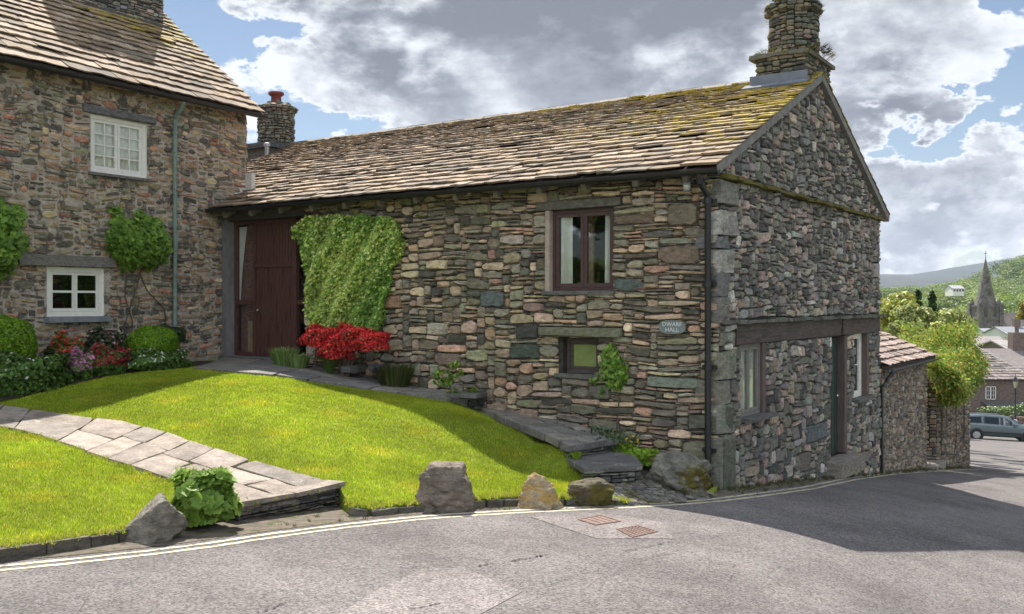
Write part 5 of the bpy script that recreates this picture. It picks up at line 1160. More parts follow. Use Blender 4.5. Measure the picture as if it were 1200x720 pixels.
# flower bed along the house
BUSH = [(3, (0.157, 0.294, 0.014)), (2, (0.21, 0.367, 0.018)), (1.5, (0.115, 0.232, 0.011)), (0.6, (0.294, 0.44, 0.035))]
def hbase(px, py, d=.5): 
    q, z = on_house(px, py, d); p = C2 + w2 * q + n2 * d; return p, z
fr_h = (n2, w2)
p, z = hbase(179, 401, .62); shrub('topiary_bush', (p[0], p[1], z - .02), (.44, .36, .29), 9000, .028, BUSH, 'round clipped green bush beside the green downpipe', 'bush', up=-.4, shell=.88, lump=.02, frame=fr_h)
p, z = hbase(-2, 402, .75); shrub('topiary_bush', (p[0], p[1], z), (.50, .45, .40), 11000, .028, BUSH, 'larger clipped green bush at the left edge under the window', 'bush', up=-.5, shell=.88, lump=.03, frame=fr_h)
p, z = hbase(196, 398, .3); shrub('evergreen_bush', (p[0], p[1], z), (.35, .25, .25), 1500, .04, [(1, (.035, .07, .02)), (1, (.05, .09, .03))], 'dark green bush mostly hidden behind the round clipped bush', 'bush', frame=fr_h)
FOL = [(2, (0.105, 0.21, 0.039)), (2, (0.158, 0.273, 0.059)), (1, (0.074, 0.147, 0.029))]
WH = [(1, (.72, .72, .68)), (.3, (.7, .6, .6))]
def clump(name, px, py, d, r, n, pal, fl, frac, fs, label, size=.05, cat='flowers', group=None):
    p, z = hbase(px, py, d); gz = Gf(*p); tp = max(z + r[2], gz + r[2] * 1.6); z = (tp + gz) / 2; r = (r[0], r[1], (tp - gz) / 2 + .04); n = int(n * 1.3); t, W, dn = shrub(name, (p[0], p[1], z), r, n, size, pal, label, cat, up=-.9, shell=.6, lump=.2, frame=fr_h, group=group, loose=.05); blossoms(t, W, dn, frac, fs, fl); return t
clump('white_geranium', 182, 426, .95, (.55, .2, .17), 2600, FOL, WH, .045, .035, 'low white flowering clump in front of the round clipped bush')
clump('white_geranium', 20, 438, 1.15, (.62, .28, .22), 3600, FOL, WH, .035, .035, 'low white flowering clump at the left end of the bed')
clump('red_azalea', 75, 409, .7, (.26, .2, .16), 1500, FOL, RED, .5, .035, 'small red azalea under the lower house window')
clump('azalea', 122, 424, .9, (.30, .2, .17), 2000, FOL, [(2, (.38, .01, .03)), (1, (.48, .02, .08))], .5, .035, 'crimson azalea in front of the mixed green shrub')
clump('azalea', 93, 427, 1.0, (.17, .16, .15), 1100, FOL, [(2, (.62, .20, .42)), (1, (.7, .35, .5))], .55, .033, 'pale pink azalea between the red and the crimson ones')
clump('rhododendron', 120, 404, .5, (.36, .22, .20), 2000, [(2, (.06, .10, .035)), (1, (.09, .12, .05)), (1, (.11, .07, .04))], [(1, (.5, .22, .3)), (.5, (.6, .5, .5))], .05, .04, 'dull green shrub with few pink blooms against the house wall')
clump('azalea', 141, 421, .85, (.16, .14, .15), 900, [(1, (.10, .06, .03)), (1, (.07, .08, .03))], RED, .12, .03, 'brownish azalea with few red blooms left of the round clipped bush')
clump('heather', 62, 425, .95, (.22, .2, .14), 1400, [(1, (.05, .075, .025)), (1, (.07, .09, .03))], RED, .01, .02, 'flowerless dark heather mound between white flowers and pink azalea')
bedp = [tuple(C2 + w2 * q + n2 * d) for q, d in ((1.2, .0), (1.1, .42), (1.5, .85), (3, .98), (4.4, 1.25), (5.4, 1.45), (8.5, 1.7), (8.5, 0))]
mb = MB(); sheet(mb, bedp, Gf, .2, .012); tag(mb.build('flower_bed', M['soil']), kind='structure')
# bed at the foot of the hall front
bed2 = [HS(-.02, 3.4, 0)[:2]] + [tuple(x) for x in LB] + [low[3], PX(752, 553, -2.05), PX(790, 575, -2.16), HS(-.02, .1, 0)[:2]]
mb = MB(); sheet(mb, bed2, Gf, .15, .006); tag(mb.build('wall_foot_bed', M['soil']), kind='structure')

# plants at the step
b = wallbase(742, -.62); t, W, dn = shrub('creeping_plant', (b[0], b[1], b[2] + .1), (.36, .24, .17), 3600, .032, LIME, 'bright green creeping mound spilling beside the lower step', 'plant', up=-.3, shell=.6)
b = wallbase(712, -.5); tuft('iris', b, .36, .5, 120, [(2, (.085, .15, .06)), (1, (.11, .18, .07))], 'strap leaved green plant between the wall and the path', 'plant', .012, .9)
b = wallbase(694, -.3); tuft('iris', b, .30, .4, 80, [(2, (.07, .12, .05)), (1, (.10, .15, .07))], 'greyer strap leaved plant close under the climber', 'plant', .011, .8)
b = wallbase(726, -.55); t = tuft('daffodil', b, .3, .4, 70, [(2, (.08, .15, .05))], 'thin leaved plant with tiny yellow flowers by the step', 'plant', .009, .7)
mb = MB(); C = np.array([(b[0] + rnd.uniform(-.25, .25), b[1] + rnd.uniform(-.1, .2), b[2] + rnd.uniform(.18, .33)) for _ in range(9)]); leaf_cards(mb, np.repeat(C, 4, 0) + nr.normal(0, .008, (36, 3)), np.array([(0, -1, .5)] * 36), .03, pick([(1, (.6, .42, .02))], 36), 1.1); mb.build('flowers', M['leaf'], t)

# lady's mantle by the road
b = at(234, 622, zr); cx_, cy_, cz_ = b[0], b[1] + .12, b[2]
t = plant('lady_mantle', (cx_, cy_, cz_), 'bright green broad leaved bush between the left boulder and the flagstone path end', 'bush')
mb = MB(); n = 900; P, d = ball_pts(n, (cx_, cy_, cz_ + .24), (.26, .22, .26), .6, .2, -.6); fac_ = d + np.array([0, -.25, .55]) + nr.normal(0, .4, d.shape)
for Q, Dn, sz, cl in zip(P, fac_, nr.uniform(.045, .085, n), pick([(3, (.20, .33, .05)), (2, (.14, .25, .035)), (1.2, (.28, .41, .07))], n, .2)):
    Dn = Dn / np.linalg.norm(Dn); a = np.cross(Dn, (rnd.uniform(-1, 1), rnd.uniform(-1, 1), rnd.uniform(-1, 1))); a /= np.linalg.norm(a); bb = np.cross(Dn, a); V = [Q - Dn * sz * .15]
    for k in range(14):
        w = 2 * math.pi * k / 14; r = sz * (1.0 if k % 2 else .78) * (.55 if k == 0 else 1) ; V.append(Q + (a * math.cos(w) + bb * math.sin(w)) * r + Dn * sz * .12 * (k % 2))
    mb.add(np.array(V), [(0, 1 + k, 1 + (k + 1) % 14) for k in range(14)], 0, (*cl, 0))
mb.build('foliage', M['leaf'], t)
mb = MB(); k = nr.integers(0, n, 260); C = P[k] + d[k] * .03 + np.array([0, 0, .02]); leaf_cards(mb, np.repeat(C, 3, 0) + nr.normal(0, .012, (780, 3)), np.array([(0, -.6, 1)] * 780), .016, pick([(1, (.26, .34, .03))], 780), 1.1); mb.build('flowers', M['leaf'], t)
mb = MB()
for k in range(12): a = rnd.uniform(0, 6.28); mb.tube([(cx_, cy_, cz_ - .03), (cx_ + .1 * math.cos(a), cy_ + .1 * math.sin(a), cz_ + .15), (cx_ + .22 * math.cos(a), cy_ + .2 * math.sin(a), cz_ + .32)], .005, 4, 0, (.1, .16, .04, 0))
mb.build('stem', M['leaf'], t)

# ------------------------------------------------------------------ boulders
import bmesh
def boulder(px, py, wpx, hpx, zf, seed, label, colr, mm, lichen, facets=16, rough=.05, depth=.85, yaw=0, group='boulders along the kerb', shape=None, fc=None):
    """angular rock: hull cut by planes, then roughened"""
    b = at(px, py, zf); Y = b[1]; w = wpx * Y / F; h = hpx * Y / F; r_ = random.Random(seed)
    bm = bmesh.new()
    pts = shape or [(math.cos(a) * math.cos(e), math.sin(a) * math.cos(e), math.sin(e)) for a, e in [(r_.uniform(0, 6.28), r_.uniform(-.9, 1.35)) for _ in range(facets)]]
    for p in pts: bm.verts.new(p)
    bmesh.ops.convex_hull(bm, input=bm.verts)
    for v in list(bm.verts):
        if not v.link_faces: bm.verts.remove(v)
    bmesh.ops.bevel(bm, geom=bm.edges[:], offset=.035, segments=1, affect='EDGES')
    bmesh.ops.triangulate(bm, faces=bm.faces)
    for _ in range(4): bmesh.ops.subdivide_edges(bm, edges=[e for e in bm.edges if e.calc_length() > .05], cuts=1, use_grid_fill=True); bmesh.ops.triangulate(bm, faces=bm.faces)
    V = np.array([v.co for v in bm.verts]); mn, mx = V.min(0), V.max(0); V = (V - (mn + mx) / 2) / (mx - mn) * 2
    from mathutils import noise
    nn = np.array([noise.fractal(Vector(v) * 2.2 + Vector((seed, 0, 0)), 1.0, 2.1, 5) for v in V]); nl = np.array([noise.noise(Vector((v[0] * 1.5, v[1] * 1.5, v[2] * 7)) + Vector((0, seed, 0))) for v in V])
    nf = np.array([noise.ridged_multi_fractal(Vector(v) * 3.1 + Vector((seed, 3, 0)), .9, 2.2, 5, 1.0, 2.0) for v in V]); V = V * (1 + rough * 2.2 * nn[:, None] + rough * .9 * nl[:, None] - rough * .5 * (nf[:, None] - 1))
    V = V * np.array([w / 2, w / 2 * depth, h * .58]) ; c, s = math.cos(yaw), math.sin(yaw); V = np.stack([V[:, 0] * c - V[:, 1] * s * 1, V[:, 0] * s + V[:, 1] * c, V[:, 2] + h * .42], 1)
    V += np.array([b[0], b[1] + w / 2 * depth * .45, b[2] - .03])
    mb = MB(); mb.add(V, [tuple(v.index for v in f.verts) for f in (bm.verts.index_update() or bm.faces)], 0, (*colr, lichen)); bm.free()
    o = mb.build('boulder', mm, loc=(b[0], b[1] + w * .4, b[2])); return tag(o, label, 'boulder', group)
boulder(171, 635, 80, 54, zr, 4, 'grey pointed boulder left of the broad leaved bush', (.19, .17, .14), M['rock'], .30, depth=.8, facets=11)
boulder(522, 594, 68, 52, lambda X, Y: Gf(X, Y) - .04, 8, 'tall brown blocky boulder, the biggest at the lawn edge', (.175, .145, .115), M['rock'], .34, depth=.85,
        shape=[(-.8, -.55, .9), (-.6, -.3, 1), (.5, -.6, .95), (.62, .5, .9), (-.45, .55, 1), (-1, -.7, -.6), (-.7, -.9, -.9), (.1, -1, -.95), (.95, -.6, -.8), (1, .6, -.9), (-.9, .8, -.9), (-.95, -.5, .1), (.85, -.75, .1), (.1, -.95, -.1)])
boulder(633, 590, 56, 38, lambda X, Y: Gf(X, Y) - .03, 19, 'ochre lichened pointed boulder in the middle of the kerb', (.36, .28, .18), M['rock'], .52, depth=.8,
        shape=[(-.3, 0, 1), (-.05, -.2, .95), (.45, -.1, .55), (-.6, -.3, .55), (-.95, -.5, -.8), (-.5, -.9, -.9), (.4, -.95, -.8), (1, -.3, -.9), (.9, .6, -.9), (-.8, .8, -.9), (-.6, -.2, .3), (.7, -.3, -.05), (-.45, -.5, .2)])
boulder(690, 588, 57, 30, lambda X, Y: Gf(X, Y) - .04, 27, 'low dark mossy boulder at the right tip of the lawn', (.11, .095, .065), M['rock_moss'], .52, depth=.7, facets=14)
boulder(796, 578, 74, 50, lambda X, Y: Gf(X, Y) - .03, 35, 'large moss capped boulder at the foot of the wall beside the downpipe', (.16, .155, .13), M['rock_moss'], .50, depth=.65, facets=26, rough=.08, yaw=-.3)
boulder(827, 560, 26, 40, lambda X, Y: Gf(X, Y) - .03, 41, 'narrow grey rock wedged between the mossy boulder and the downpipe', (.14, .135, .125), M['rock_moss'], .40, depth=.9, facets=20, rough=.08)
boulder(798, 590, 17, 9, zr, 43, 'small pale stone at the edge of the cobbles', (.2, .19, .16), M['rock'], .3, facets=14)

# drain covers in the road
def cover(pts, label, kind):
    P = [np.array(at(x, y, zr)) for x, y in pts]; c = sum(P) / 4; t = thing('drain_cover', tuple(c), label, 'drain cover', 'iron drain covers in the road')
    def q(u, v, d): p = (P[0] * (1 - u) + P[1] * u) * (1 - v) + (P[3] * (1 - u) + P[2] * u) * v; return (p[0], p[1], p[2] + d)
    mb = MB()
    for a, b, e, f_ in ((0, 1, 0, .06), (0, 1, .94, 1), (0, .05, .06, .94), (.95, 1, .06, .94)): mb.box(q, a, b, e, f_, .001, .013)
    mb.build('frame', M['rust'], t); mb = MB()
    mb.box(q, .052, .948, .062, .938, .001, .006)
    if kind == 'grid':
        for i in range(6):
            for j in range(6): a = .08 + i * .145; e = .09 + j * .14; mb.box(q, a, a + .09, e, e + .085, .006, .011)
    else:
        for i in range(4): a = .08 + i * .22; mb.box(q, a, a + .17, .09, .91, .006, .0105)
    mb.build('plate', M['rust'], t)
cover([(722, 621), (748, 617), (771, 624), (741, 631)], 'rusty square iron drain cover with a grid of studs, nearer the camera', 'grid')
cover([(677, 610), (703, 604.5), (728, 612), (698, 616.5)], 'rusty iron drain cover of wide bars, closer to the yellow lines', 'bars')

# ------------------------------------------------------------------ grass
def blades(name, poly, holes, density, h, zf, pal, seed, wd=.0035, label=None):
    rs = np.random.default_rng(seed); P = np.array(poly); x0, y0 = P.min(0); x1, y1 = P.max(0); n = int((x1 - x0) * (y1 - y0) * density)
    X = rs.uniform(x0, x1, n); Y = rs.uniform(y0, y1, n); k = inpoly(X, Y, poly)
    for hl in holes: k &= ~inpoly(X, Y, hl)
    k &= (np.abs(X / Y) < .62); X, Y = X[k], Y[k]
    # thin the far ones, keep what the frame resolves
    k = rs.random(len(X)) < np.clip(9.5 / Y, 0, 1) ** 1.3; X, Y = X[k], Y[k]; n = len(X); Z = zf(X, Y) - .012
    lush = .5 + .5 * np.sin(X * 1.7 + np.sin(Y * 2.1) * 1.3) * np.sin(Y * 1.3 + X * .6); fine_ = .5 + .5 * np.sin(X * 9 + 3 * np.sin(Y * 7)) * np.sin(Y * 11 + 2 * np.sin(X * 5))
    H_ = h * rs.uniform(.5, 1.3, n) * (.75 + .35 * lush + .25 * fine_); a = rs.uniform(0, 6.283, n); ln = H_ * rs.uniform(.1, .9, n); b = rs.uniform(0, 6.283, n); w = wd * rs.uniform(.7, 1.5, n) * np.clip(Y / 9, 1, 1.8)
    B0 = np.stack([X - np.cos(b) * w, Y - np.sin(b) * w, Z], 1); B1 = np.stack([X + np.cos(b) * w, Y + np.sin(b) * w, Z], 1); T = np.stack([X + np.cos(a) * ln, Y + np.sin(a) * ln, Z + H_ + .012], 1)
    V = np.stack([B0, B1, T], 1).reshape(-1, 3); Fc = np.arange(3 * n).reshape(-1, 3); pp = np.array([p_[1] for p_ in pal]); ww = np.array([p_[0] for p_ in pal], float); ww /= ww.sum()
    c = pp[rs.choice(len(pal), n, p=ww)] * rs.uniform(.8, 1.2, (n, 1)) * (.74 + .34 * lush + .22 * fine_)[:, None] * (1 + .25 * np.clip(np.sin(X * 3.1 + Y * 1.7) * np.sin(Y * 4.3 - X * 2.2) - .45, 0, 1))[:, None] ** np.array([2.2, .6, 1])
    mb = MB(); mb.add(V, Fc, 0, np.repeat(np.concatenate([c, np.zeros((n, 1))], 1), 3, 0)); return tag(mb.build(name, M['grass']), kind='stuff')
GP = [(4, (0.31, 0.405, 0.024)), (3, (0.38, 0.469, 0.026)), (2, (0.226, 0.32, 0.018)), (1.3, (0.507, 0.511, 0.066)), (0.6, (0.507, 0.426, 0.158))]
lawn_poly = front + [PX(704, 568, -2.08)] + [at(x, y, Gf)[:2] for x, y in ((694, 556), (680, 546), (664, 533), (640, 519), (600, 502), (560, 485), (542, 475))] + [tuple(x) for x in UA[::-1]] + [tuple(C2 + w2 * q + n2 * d) for q, d in ((.6, .4), (1.1, .45), (1.6, .87), (3, 1.0), (4.4, 1.27), (5.4, 1.47), (8.5, 1.72))] + [(-9.3, 7.6)]
blades('grass', lawn_poly, [slab_poly], 8000, .0145, G, GP, 1)
# ragged grass and weeds at the edges
def edge_tufts(pts, n, zf, h, seed, spread=.03, pal=GP):
    rs = random.Random(seed); P = resample(pts, 200); mb = MB()
    for i in range(n):
        q = P[rs.randrange(200)] + np.array([rs.gauss(0, spread), rs.gauss(0, spread)]); z = zf(*q); m = rs.randint(5, 12)
        for k in range(m):
            a = rs.uniform(0, 6.28); hh = h * rs.uniform(.4, 1.3); w = .004; x, y = q[0] + rs.gauss(0, .012), q[1] + rs.gauss(0, .012); l = hh * rs.uniform(.2, 1); c = rs.choice(pal)[1]; s_ = rs.uniform(.6, 1)
            mb.add([(x - w, y, z - .01), (x + w, y, z - .01), (x + math.cos(a) * l, y + math.sin(a) * l, z + hh)], [(0, 1, 2)], 0, (c[0] * s_, c[1] * s_, c[2] * s_, 0))
    return mb
m1 = edge_tufts(front[1:4], 260, Gf, .028, 11); tag(m1.build('kerb_grass', M['grass']), kind='stuff')
m1 = edge_tufts(front[6:] + right[:1], 420, Gf, .032, 1); tag(m1.build('edge_grass', M['grass']), kind='stuff')
m1 = edge_tufts([tuple(x) for x in slab_poly], 420, Gf, .035, 2, .02); tag(m1.build('path_edge_grass', M['grass']), kind='stuff')
WEED = [(2, (.10, .13, .03)), (1, (.16, .15, .06)), (1, (.07, .10, .02))]
m1 = edge_tufts([tuple(q + n_ * .30) for q, n_ in zip(cent[10:46], side[10:46])], 160, zr, .035, 3, .09, WEED); tag(m1.build('verge_weeds', M['grass']), kind='stuff')
m1 = edge_tufts([HS(-.1, .05, 0)[:2], HS(.0, -.12, 0)[:2], HS(4, -.1, 0)[:2], HS(9, -.12, 0)[:2], HS(16, -.2, 0)[:2]], 300, zr, .06, 4, .07, WEED); tag(m1.build('wall_foot_weeds', M['grass']), kind='stuff')
m1 = edge_tufts([HS(-.1, 9, 0)[:2], HS(-.1, 4, 0)[:2], HS(-.12, 3, 0)[:2], HS(-.15, .3, 0)[:2]], 160, Gf, .06, 5, .05, WEED); tag(m1.build('hall_foot_weeds', M['grass']), kind='stuff')
# weeds growing on the chimney
mb = MB()
for i in range(650):
    a = rnd.uniform(0, 6.28)
    if i % 3: r_ = rnd.uniform(.46, .66); z_ = 3.96 + rnd.uniform(0, .10); r_ = min(r_, .56 / max(abs(math.cos(a + .6)), abs(math.sin(a + .6))))
    else: r_ = rnd.uniform(.35, .44); z_ = 4.72 + rnd.uniform(-.1, .12)
    x, y = CX + math.cos(a) * r_, CY + math.sin(a) * r_; l = rnd.uniform(.05, .14); c = pick([(2, (.10, .11, .03)), (2, (.16, .13, .05)), (1, (.07, .08, .02)), (.6, (.2, .09, .04))], 1)[0]
    for k in range(3):
        b_ = a + rnd.uniform(-.9, .9); w = .007; mb.add([(x - w, y, z_), (x + w, y + w, z_), (x + math.cos(b_) * l, y + math.sin(b_) * l, z_ + l * rnd.uniform(-.35, .7))], [(0, 1, 2)], 0, (*c, 0))
mb.build('weeds', M['leaf'], ch if False else [o for o in hall.children if o.name.startswith('chimney')][0])

# ------------------------------------------------------------------ down the lane: outhouse, wall, creeper
S1 = 12.25
oh = thing('outhouse', HS(10, 0, -3.6), 'low rubble outhouse with a pinkish slate lean-to roof joined to the end of the hall', 'outhouse')
rg = random.Random(61); zb = -4.9
def po(u, v, d): return HS(WD + .02 + u, -d + .04, zb + v)
mb = MB(); items = pack(S1 - WD, -1.31 - zb, [], lambda u, v: (.08, .26), lambda u, v: (.06, .16), rg); items = [i for i in items if i[3] + zb > zr(*HS(WD + i[0], 0, 0)[:2]) - .15]
stones(mb, items, po, PAL_LANE, rg, taper=.6, rot=.15, gap=.008, prot=(.01, .04), chip=.6, moss=lambda u, v: .27)
mb.box(lambda u, v, d: HS(u, v, d), WD, S1, .05, 3.2, zb, -1.14, 1); mb.add([HS(S1 - .0, .06, -1.14), HS(S1, 3.2, -1.14), HS(S1, 3.2, .15)], [(0, 1, 2)], 1)
mb.build('wall', [M['stone_moss'], M['mortar_lime']], oh)
mb = MB(); a_ = 1 / math.hypot(1, .43)
def pl(t, r, h): return HS(WD + .03 + t, -.16 + r * a_ - h * .39, -1.24 + r * .43 * a_ + h * a_)
slates(mb, pl, 0, S1 - WD + .12, 3.6, .23, .2, rg, [(.31, .235, .20), (.27, .21, .18), (.34, .26, .22)], lambda t, r: .27, wf=(.8, 1.6), th=(.008, .016))
mb.add([pl(0, .02, 0), pl(S1 - WD + .1, .02, 0), pl(S1 - WD + .1, 3.6, 0), pl(0, 3.6, 0), pl(0, .02, -.06), pl(S1 - WD + .1, .02, -.06), pl(S1 - WD + .1, 3.6, -.06)], [(0, 1, 2, 3), (0, 1, 5, 4), (1, 2, 6, 5)], 1); mb.build('roof', [M['slate'], M['timber']], oh)
mb = MB(); half_gutter(mb, HS(WD + .05, -.2, -1.30), HS(S1 + .05, -.2, -1.27), .05, outn=(*(-f2), 0)); mb.tube([HS(WD + .35, -.2, -1.33), HS(WD + .2, -.1, -1.5), HS(WD + .08, -.03, -1.62), HS(WD + .08, -.03, -4.0)], .035, 8); mb.build('gutter', M['black'], oh)

S2, S3 = 13.15, 17.5
zb2 = -5.6
lw_ = thing('lane_wall', HS(15, 0, -4.2), 'high rubble garden wall along the lane beyond the outhouse, topped by the creeper', 'wall')
def pl2(u, v, d): return HS(S2 + u, -d - .02 + .004 * u, zb2 + v)
mb = MB(); items = pack(S3 - S2, -1.9 - zb2, [], lambda u, v: (.08, .28), lambda u, v: (.05, .16), rg); items = [i for i in items if i[3] + zb2 > zr(*HS(S2 + i[0], 0, 0)[:2]) - .15]
stones(mb, items, pl2, PAL_LANE, rg, taper=.6, rot=.15, prot=(.01, .05), chip=.6, moss=lambda u, v: .33)
for uu, sg in ((S2, -1), (S3, 1)):
    stones(mb, pack(.5, -1.9 - zb2, [], lambda u, v: (.1, .28), lambda u, v: (.06, .16), rg), lambda u, v, d, uu=uu, sg=sg: HS(uu + sg * d, -.02 + u, zb2 + v), PAL_LANE, rg, prot=(.01, .04), moss=lambda u, v: .3)
mb.box(lambda u, v, d: HS(u, v, d), S2, S3, -.01, .5, zb2, -1.9, 1); mb.build('wall', [M['stone_moss'], M['mortar_shadow']], lw_)
mb = MB(); mb.box(lambda u, v, d: HS(u, v, d), S1 + .02, S2 - .02, .7, .78, zb2, -2.0, 0); mb.build('gate', M['timber'], lw_)
mb = MB(); mb.box(lambda u, v, d: HS(u, v, d), S1 - .1, S2 + .1, -.2, .5, -4.4, zr(*HS(12.7, 0, 0)[:2]) + .13, 0, (.33, .29, .25, .1), .02); mb.build('doorstep', M['stone_moss'], lw_)

AUT = [(3, (0.327, 0.448, 0.074)), (2.5, (0.455, 0.474, 0.095)), (2, (0.195, 0.334, 0.058)), (1.5, (0.507, 0.367, 0.093)), (1, (0.118, 0.222, 0.044))]
n = 30000; us = nr.uniform(12.4, 16.0, n); base_top = -1.2 + .35 * np.sin(us * 1.3) - .14 * np.clip(us - 15, 0, 9) ; 
q = nr.random(n) ** .8; low_ = base_top - (.40 + .45 * (.5 + .5 * np.sin(us * 2.9 + 1)) + .22 * np.clip(us - 13.5, 0, 2)); zs_ = base_top + (low_ - base_top) * q
dd_ = (.12 + .55 * np.sin(np.clip(q, 0.02, 1) * 2.6)) * nr.random(n) ** .4; tt = -dd_ * 1.0; top_ = nr.random(n) < .38
tt = np.where(top_, nr.uniform(-.5, 1.3, n), tt); zs_ = np.where(top_, base_top + nr.uniform(-.25, .22, n) + .2 * np.sin(tt * 4 + us * 3), zs_)
P_ = np.array([HS(a, b, c) for a, b, c in zip(us, tt, zs_)]); cr = thing('creeper', HS(15, -.1, -2.6), 'orange and green creeper tumbling over the lane wall', 'creeper')
P_ = P_ + nr.normal(0, .07, P_.shape); mb = MB(); leaf_cards(mb, P_, np.array([(-f2[0], -f2[1], .6)] * n), .058, pick(AUT, n, .25), 1.4, jitter=.6); mb.build('foliage', M['leaf'], cr)
mb = MB()
for k in range(7):
    s_ = rnd.uniform(13.3, 17.0); pts = [HS(s_, -.05, -3.3 - rnd.random() * .6)]
    for j in range(6): s_ += rnd.uniform(-.14, .14); pts.append(HS(s_, -.07, pts[-1][2] + .28))
    mb.tube(pts, [.009, .009, .008, .007, .006, .005, .004], 5)
mb.build('stem', M['bark'], cr)

# ------------------------------------------------------------------ trees
def tree(name, base, H, Rr, n, size, pal, label, group='trees beyond the outhouse', clumps=26, trunk=.16, oval=.8, low=.25, mm='leaf', rs=0, loose=.28, conif=False):
    r_ = random.Random(rs); t = thing(name, base, label, 'tree', group); b = np.array(base); C = []; W = []; Cl = []; D = []
    if conif: clumps = 60
    for k in range(clumps):
        if conif: q = r_.random() ** .8; a = r_.uniform(0, 6.28); rr = Rr * (1.05 - q) * r_.uniform(.3, 1); c = b + np.array([math.cos(a) * rr, math.sin(a) * rr, H * (.12 + .88 * q)]); cr_ = Rr * (.45 * (1 - q) + .12)
        else:
            a = r_.uniform(0, 6.28); e = r_.uniform(-.5, 1.4); rr = Rr * r_.uniform(.35, .95); c = b + np.array([math.cos(a) * math.cos(e) * rr, math.sin(a) * math.cos(e) * rr, H * (low + (1 - low) / 2) + math.sin(e) * rr * oval * H * (1 - low) / (2 * Rr)]); cr_ = Rr * r_.uniform(.25, .42)
        C.append((c, cr_)); m = int(n / clumps * r_.uniform(.6, 1.4)); P, d = ball_pts(m, c, (cr_, cr_, cr_ * .8), .45, .2); P = P + nr.normal(0, cr_ * loose * .4, P.shape); W.append(P); D.append(d + np.array([0, 0, .4])); Cl.append(pick(pal, m, .15) * r_.uniform(.72, 1.25))
    mb = MB(); leaf_cards(mb, np.concatenate(W), np.concatenate(D), size, np.concatenate(Cl), 1.4, jitter=.5); mb.build('crown', M[mm], t)
    mb = MB(); top = b + np.array([0 if conif else .05 * H, 0, H * (.9 if conif else .6)]); mb.tube([tuple(b - np.array([0, 0, .3])), tuple(b + np.array([0 if conif else .02 * H, 0, H * .3])), tuple(top)], [trunk, trunk * .75, trunk * .3], 8)
    for c, cr_ in C[::2]:
        if not conif: s_ = b + (top - b) * r_.uniform(.4, .95); mb.tube([tuple(s_), tuple((s_ + c) / 2 + np.array([0, 0, .1])), tuple(c)], [trunk * .35, trunk * .22, trunk * .08], 5)
    mb.build('trunk', M['bark'], t); return t
YG = [(3, (0.339, 0.382, 0.068)), (2, (0.446, 0.437, 0.086)), (1.5, (0.214, 0.298, 0.051)), (0.8, (0.535, 0.484, 0.153))]
PG_ = [(3, (0.28, 0.333, 0.092)), (2, (0.385, 0.42, 0.151)), (1, (0.175, 0.245, 0.05)), (0.6, (0.595, 0.595, 0.302))]
DG = [(3, (0.042, 0.09, 0.022)), (2, (0.066, 0.126, 0.024)), (1, (0.024, 0.054, 0.014))]
MG = [(3, (0.12, 0.195, 0.038)), (2, (0.18, 0.27, 0.045)), (1, (0.075, 0.135, 0.03))]
def T(px, ytop, ybase, Y, wpx): b = atY(px, ybase, Y); return (b[0], b[1], max(b[2], zt(b[0], b[1]))), (ybase - ytop) * Y / F, wpx / 2 * Y / F
for i, (px, yt, yb, Y, w, pal, lab, kw) in enumerate([
    (1050, 338, 425, 34, 52, YG, 'yellow green bushy tree just right of the hall, nearest its wall', {}),
    (1032, 342, 430, 38, 40, YG, 'yellow green tree half hidden behind the corner of the hall', {}),
    (1092, 343, 430, 40, 32, DG, 'dark green conifer standing among the yellow green trees', dict(conif=True)),
    (1076, 341, 430, 43, 24, DG, 'slimmer dark conifer directly left of the other conifer', dict(conif=True)),
    (1070, 352, 425, 31, 44, PG_, 'pale blossoming shrub tree over the outhouse roof', {}),
    (1118, 356, 440, 36, 46, PG_, 'pale green blossoming tree left of the church spire', {}),
    (1104, 374, 440, 29, 40, YG, 'low yellow bush above the creeper', dict(low=.1)),
    (1130, 378, 450, 33, 26, MG, 'mid green shrub at the right end of the creeper', dict(low=.1)),
    (1062, 334, 420, 60, 30, MG, 'tall mid green tree far behind the yellow green ones', {})]):
    b, H, Rr = T(px, yt, yb, Y, w); tree('conifer' if kw.get('conif') else 'bushy_tree', b, H, Rr, 9000, .055 * Y / 20 * .9, pal, lab, rs=i, **kw)

# ------------------------------------------------------------------ cottage and town below
def wallbox(mb, X0, X1, Y0, Y1, Z0, Z1, mat=0, c=(1, 1, 1, 0)): mb.box(lambda u, v, d: (u, v, d), X0, X1, Y0, Y1, Z0, Z1, mat, c)
def cotwin(parent, X, Y, Z, w, h):
    mb = MB(); p = lambda u, v, d: (X + u, Y - d, Z + v)
    for a, b, c, e in ((0, w, 0, .06), (0, w, h - .06, h), (0, .06, 0, h), (w - .06, w, 0, h), (w / 2 - .04, w / 2 + .04, 0, h), (w * .25 - .012, w * .25 + .012, 0, h), (w * .75 - .012, w * .75 + .012, 0, h), (0, w, h * .34 - .012, h * .34 + .012), (0, w, h * .67 - .012, h * .67 + .012)): mb.box(p, a + .001, b - .001, c + .001, e - .001, .0, .05)
    o = mb.build('window', M['white'], parent); m = MB(); m.box(p, .02, w - .02, .02, h - .02, .01, .03); m.build('pane', M['carglass'], o); return o
Yc_ = 67.; XL, XR = (1128 - 600) / F * Yc_, (1208 - 600) / F * Yc_; ze = -(443 - HOR) / F * Yc_
cot = thing('cottage', ((XL + XR) / 2, Yc_, -9), 'brown rubble cottage with a hipped slate roof below the lane, behind the parked car', 'cottage')
mb = MB(); wallbox(mb, XL, XR, Yc_, Yc_ + 9, -9.5, ze); mb.build('wall', M['far_wall'], cot)
mb = MB(); zr1 = ze + 2.9; rg = random.Random(70)
hr_ = 3.6
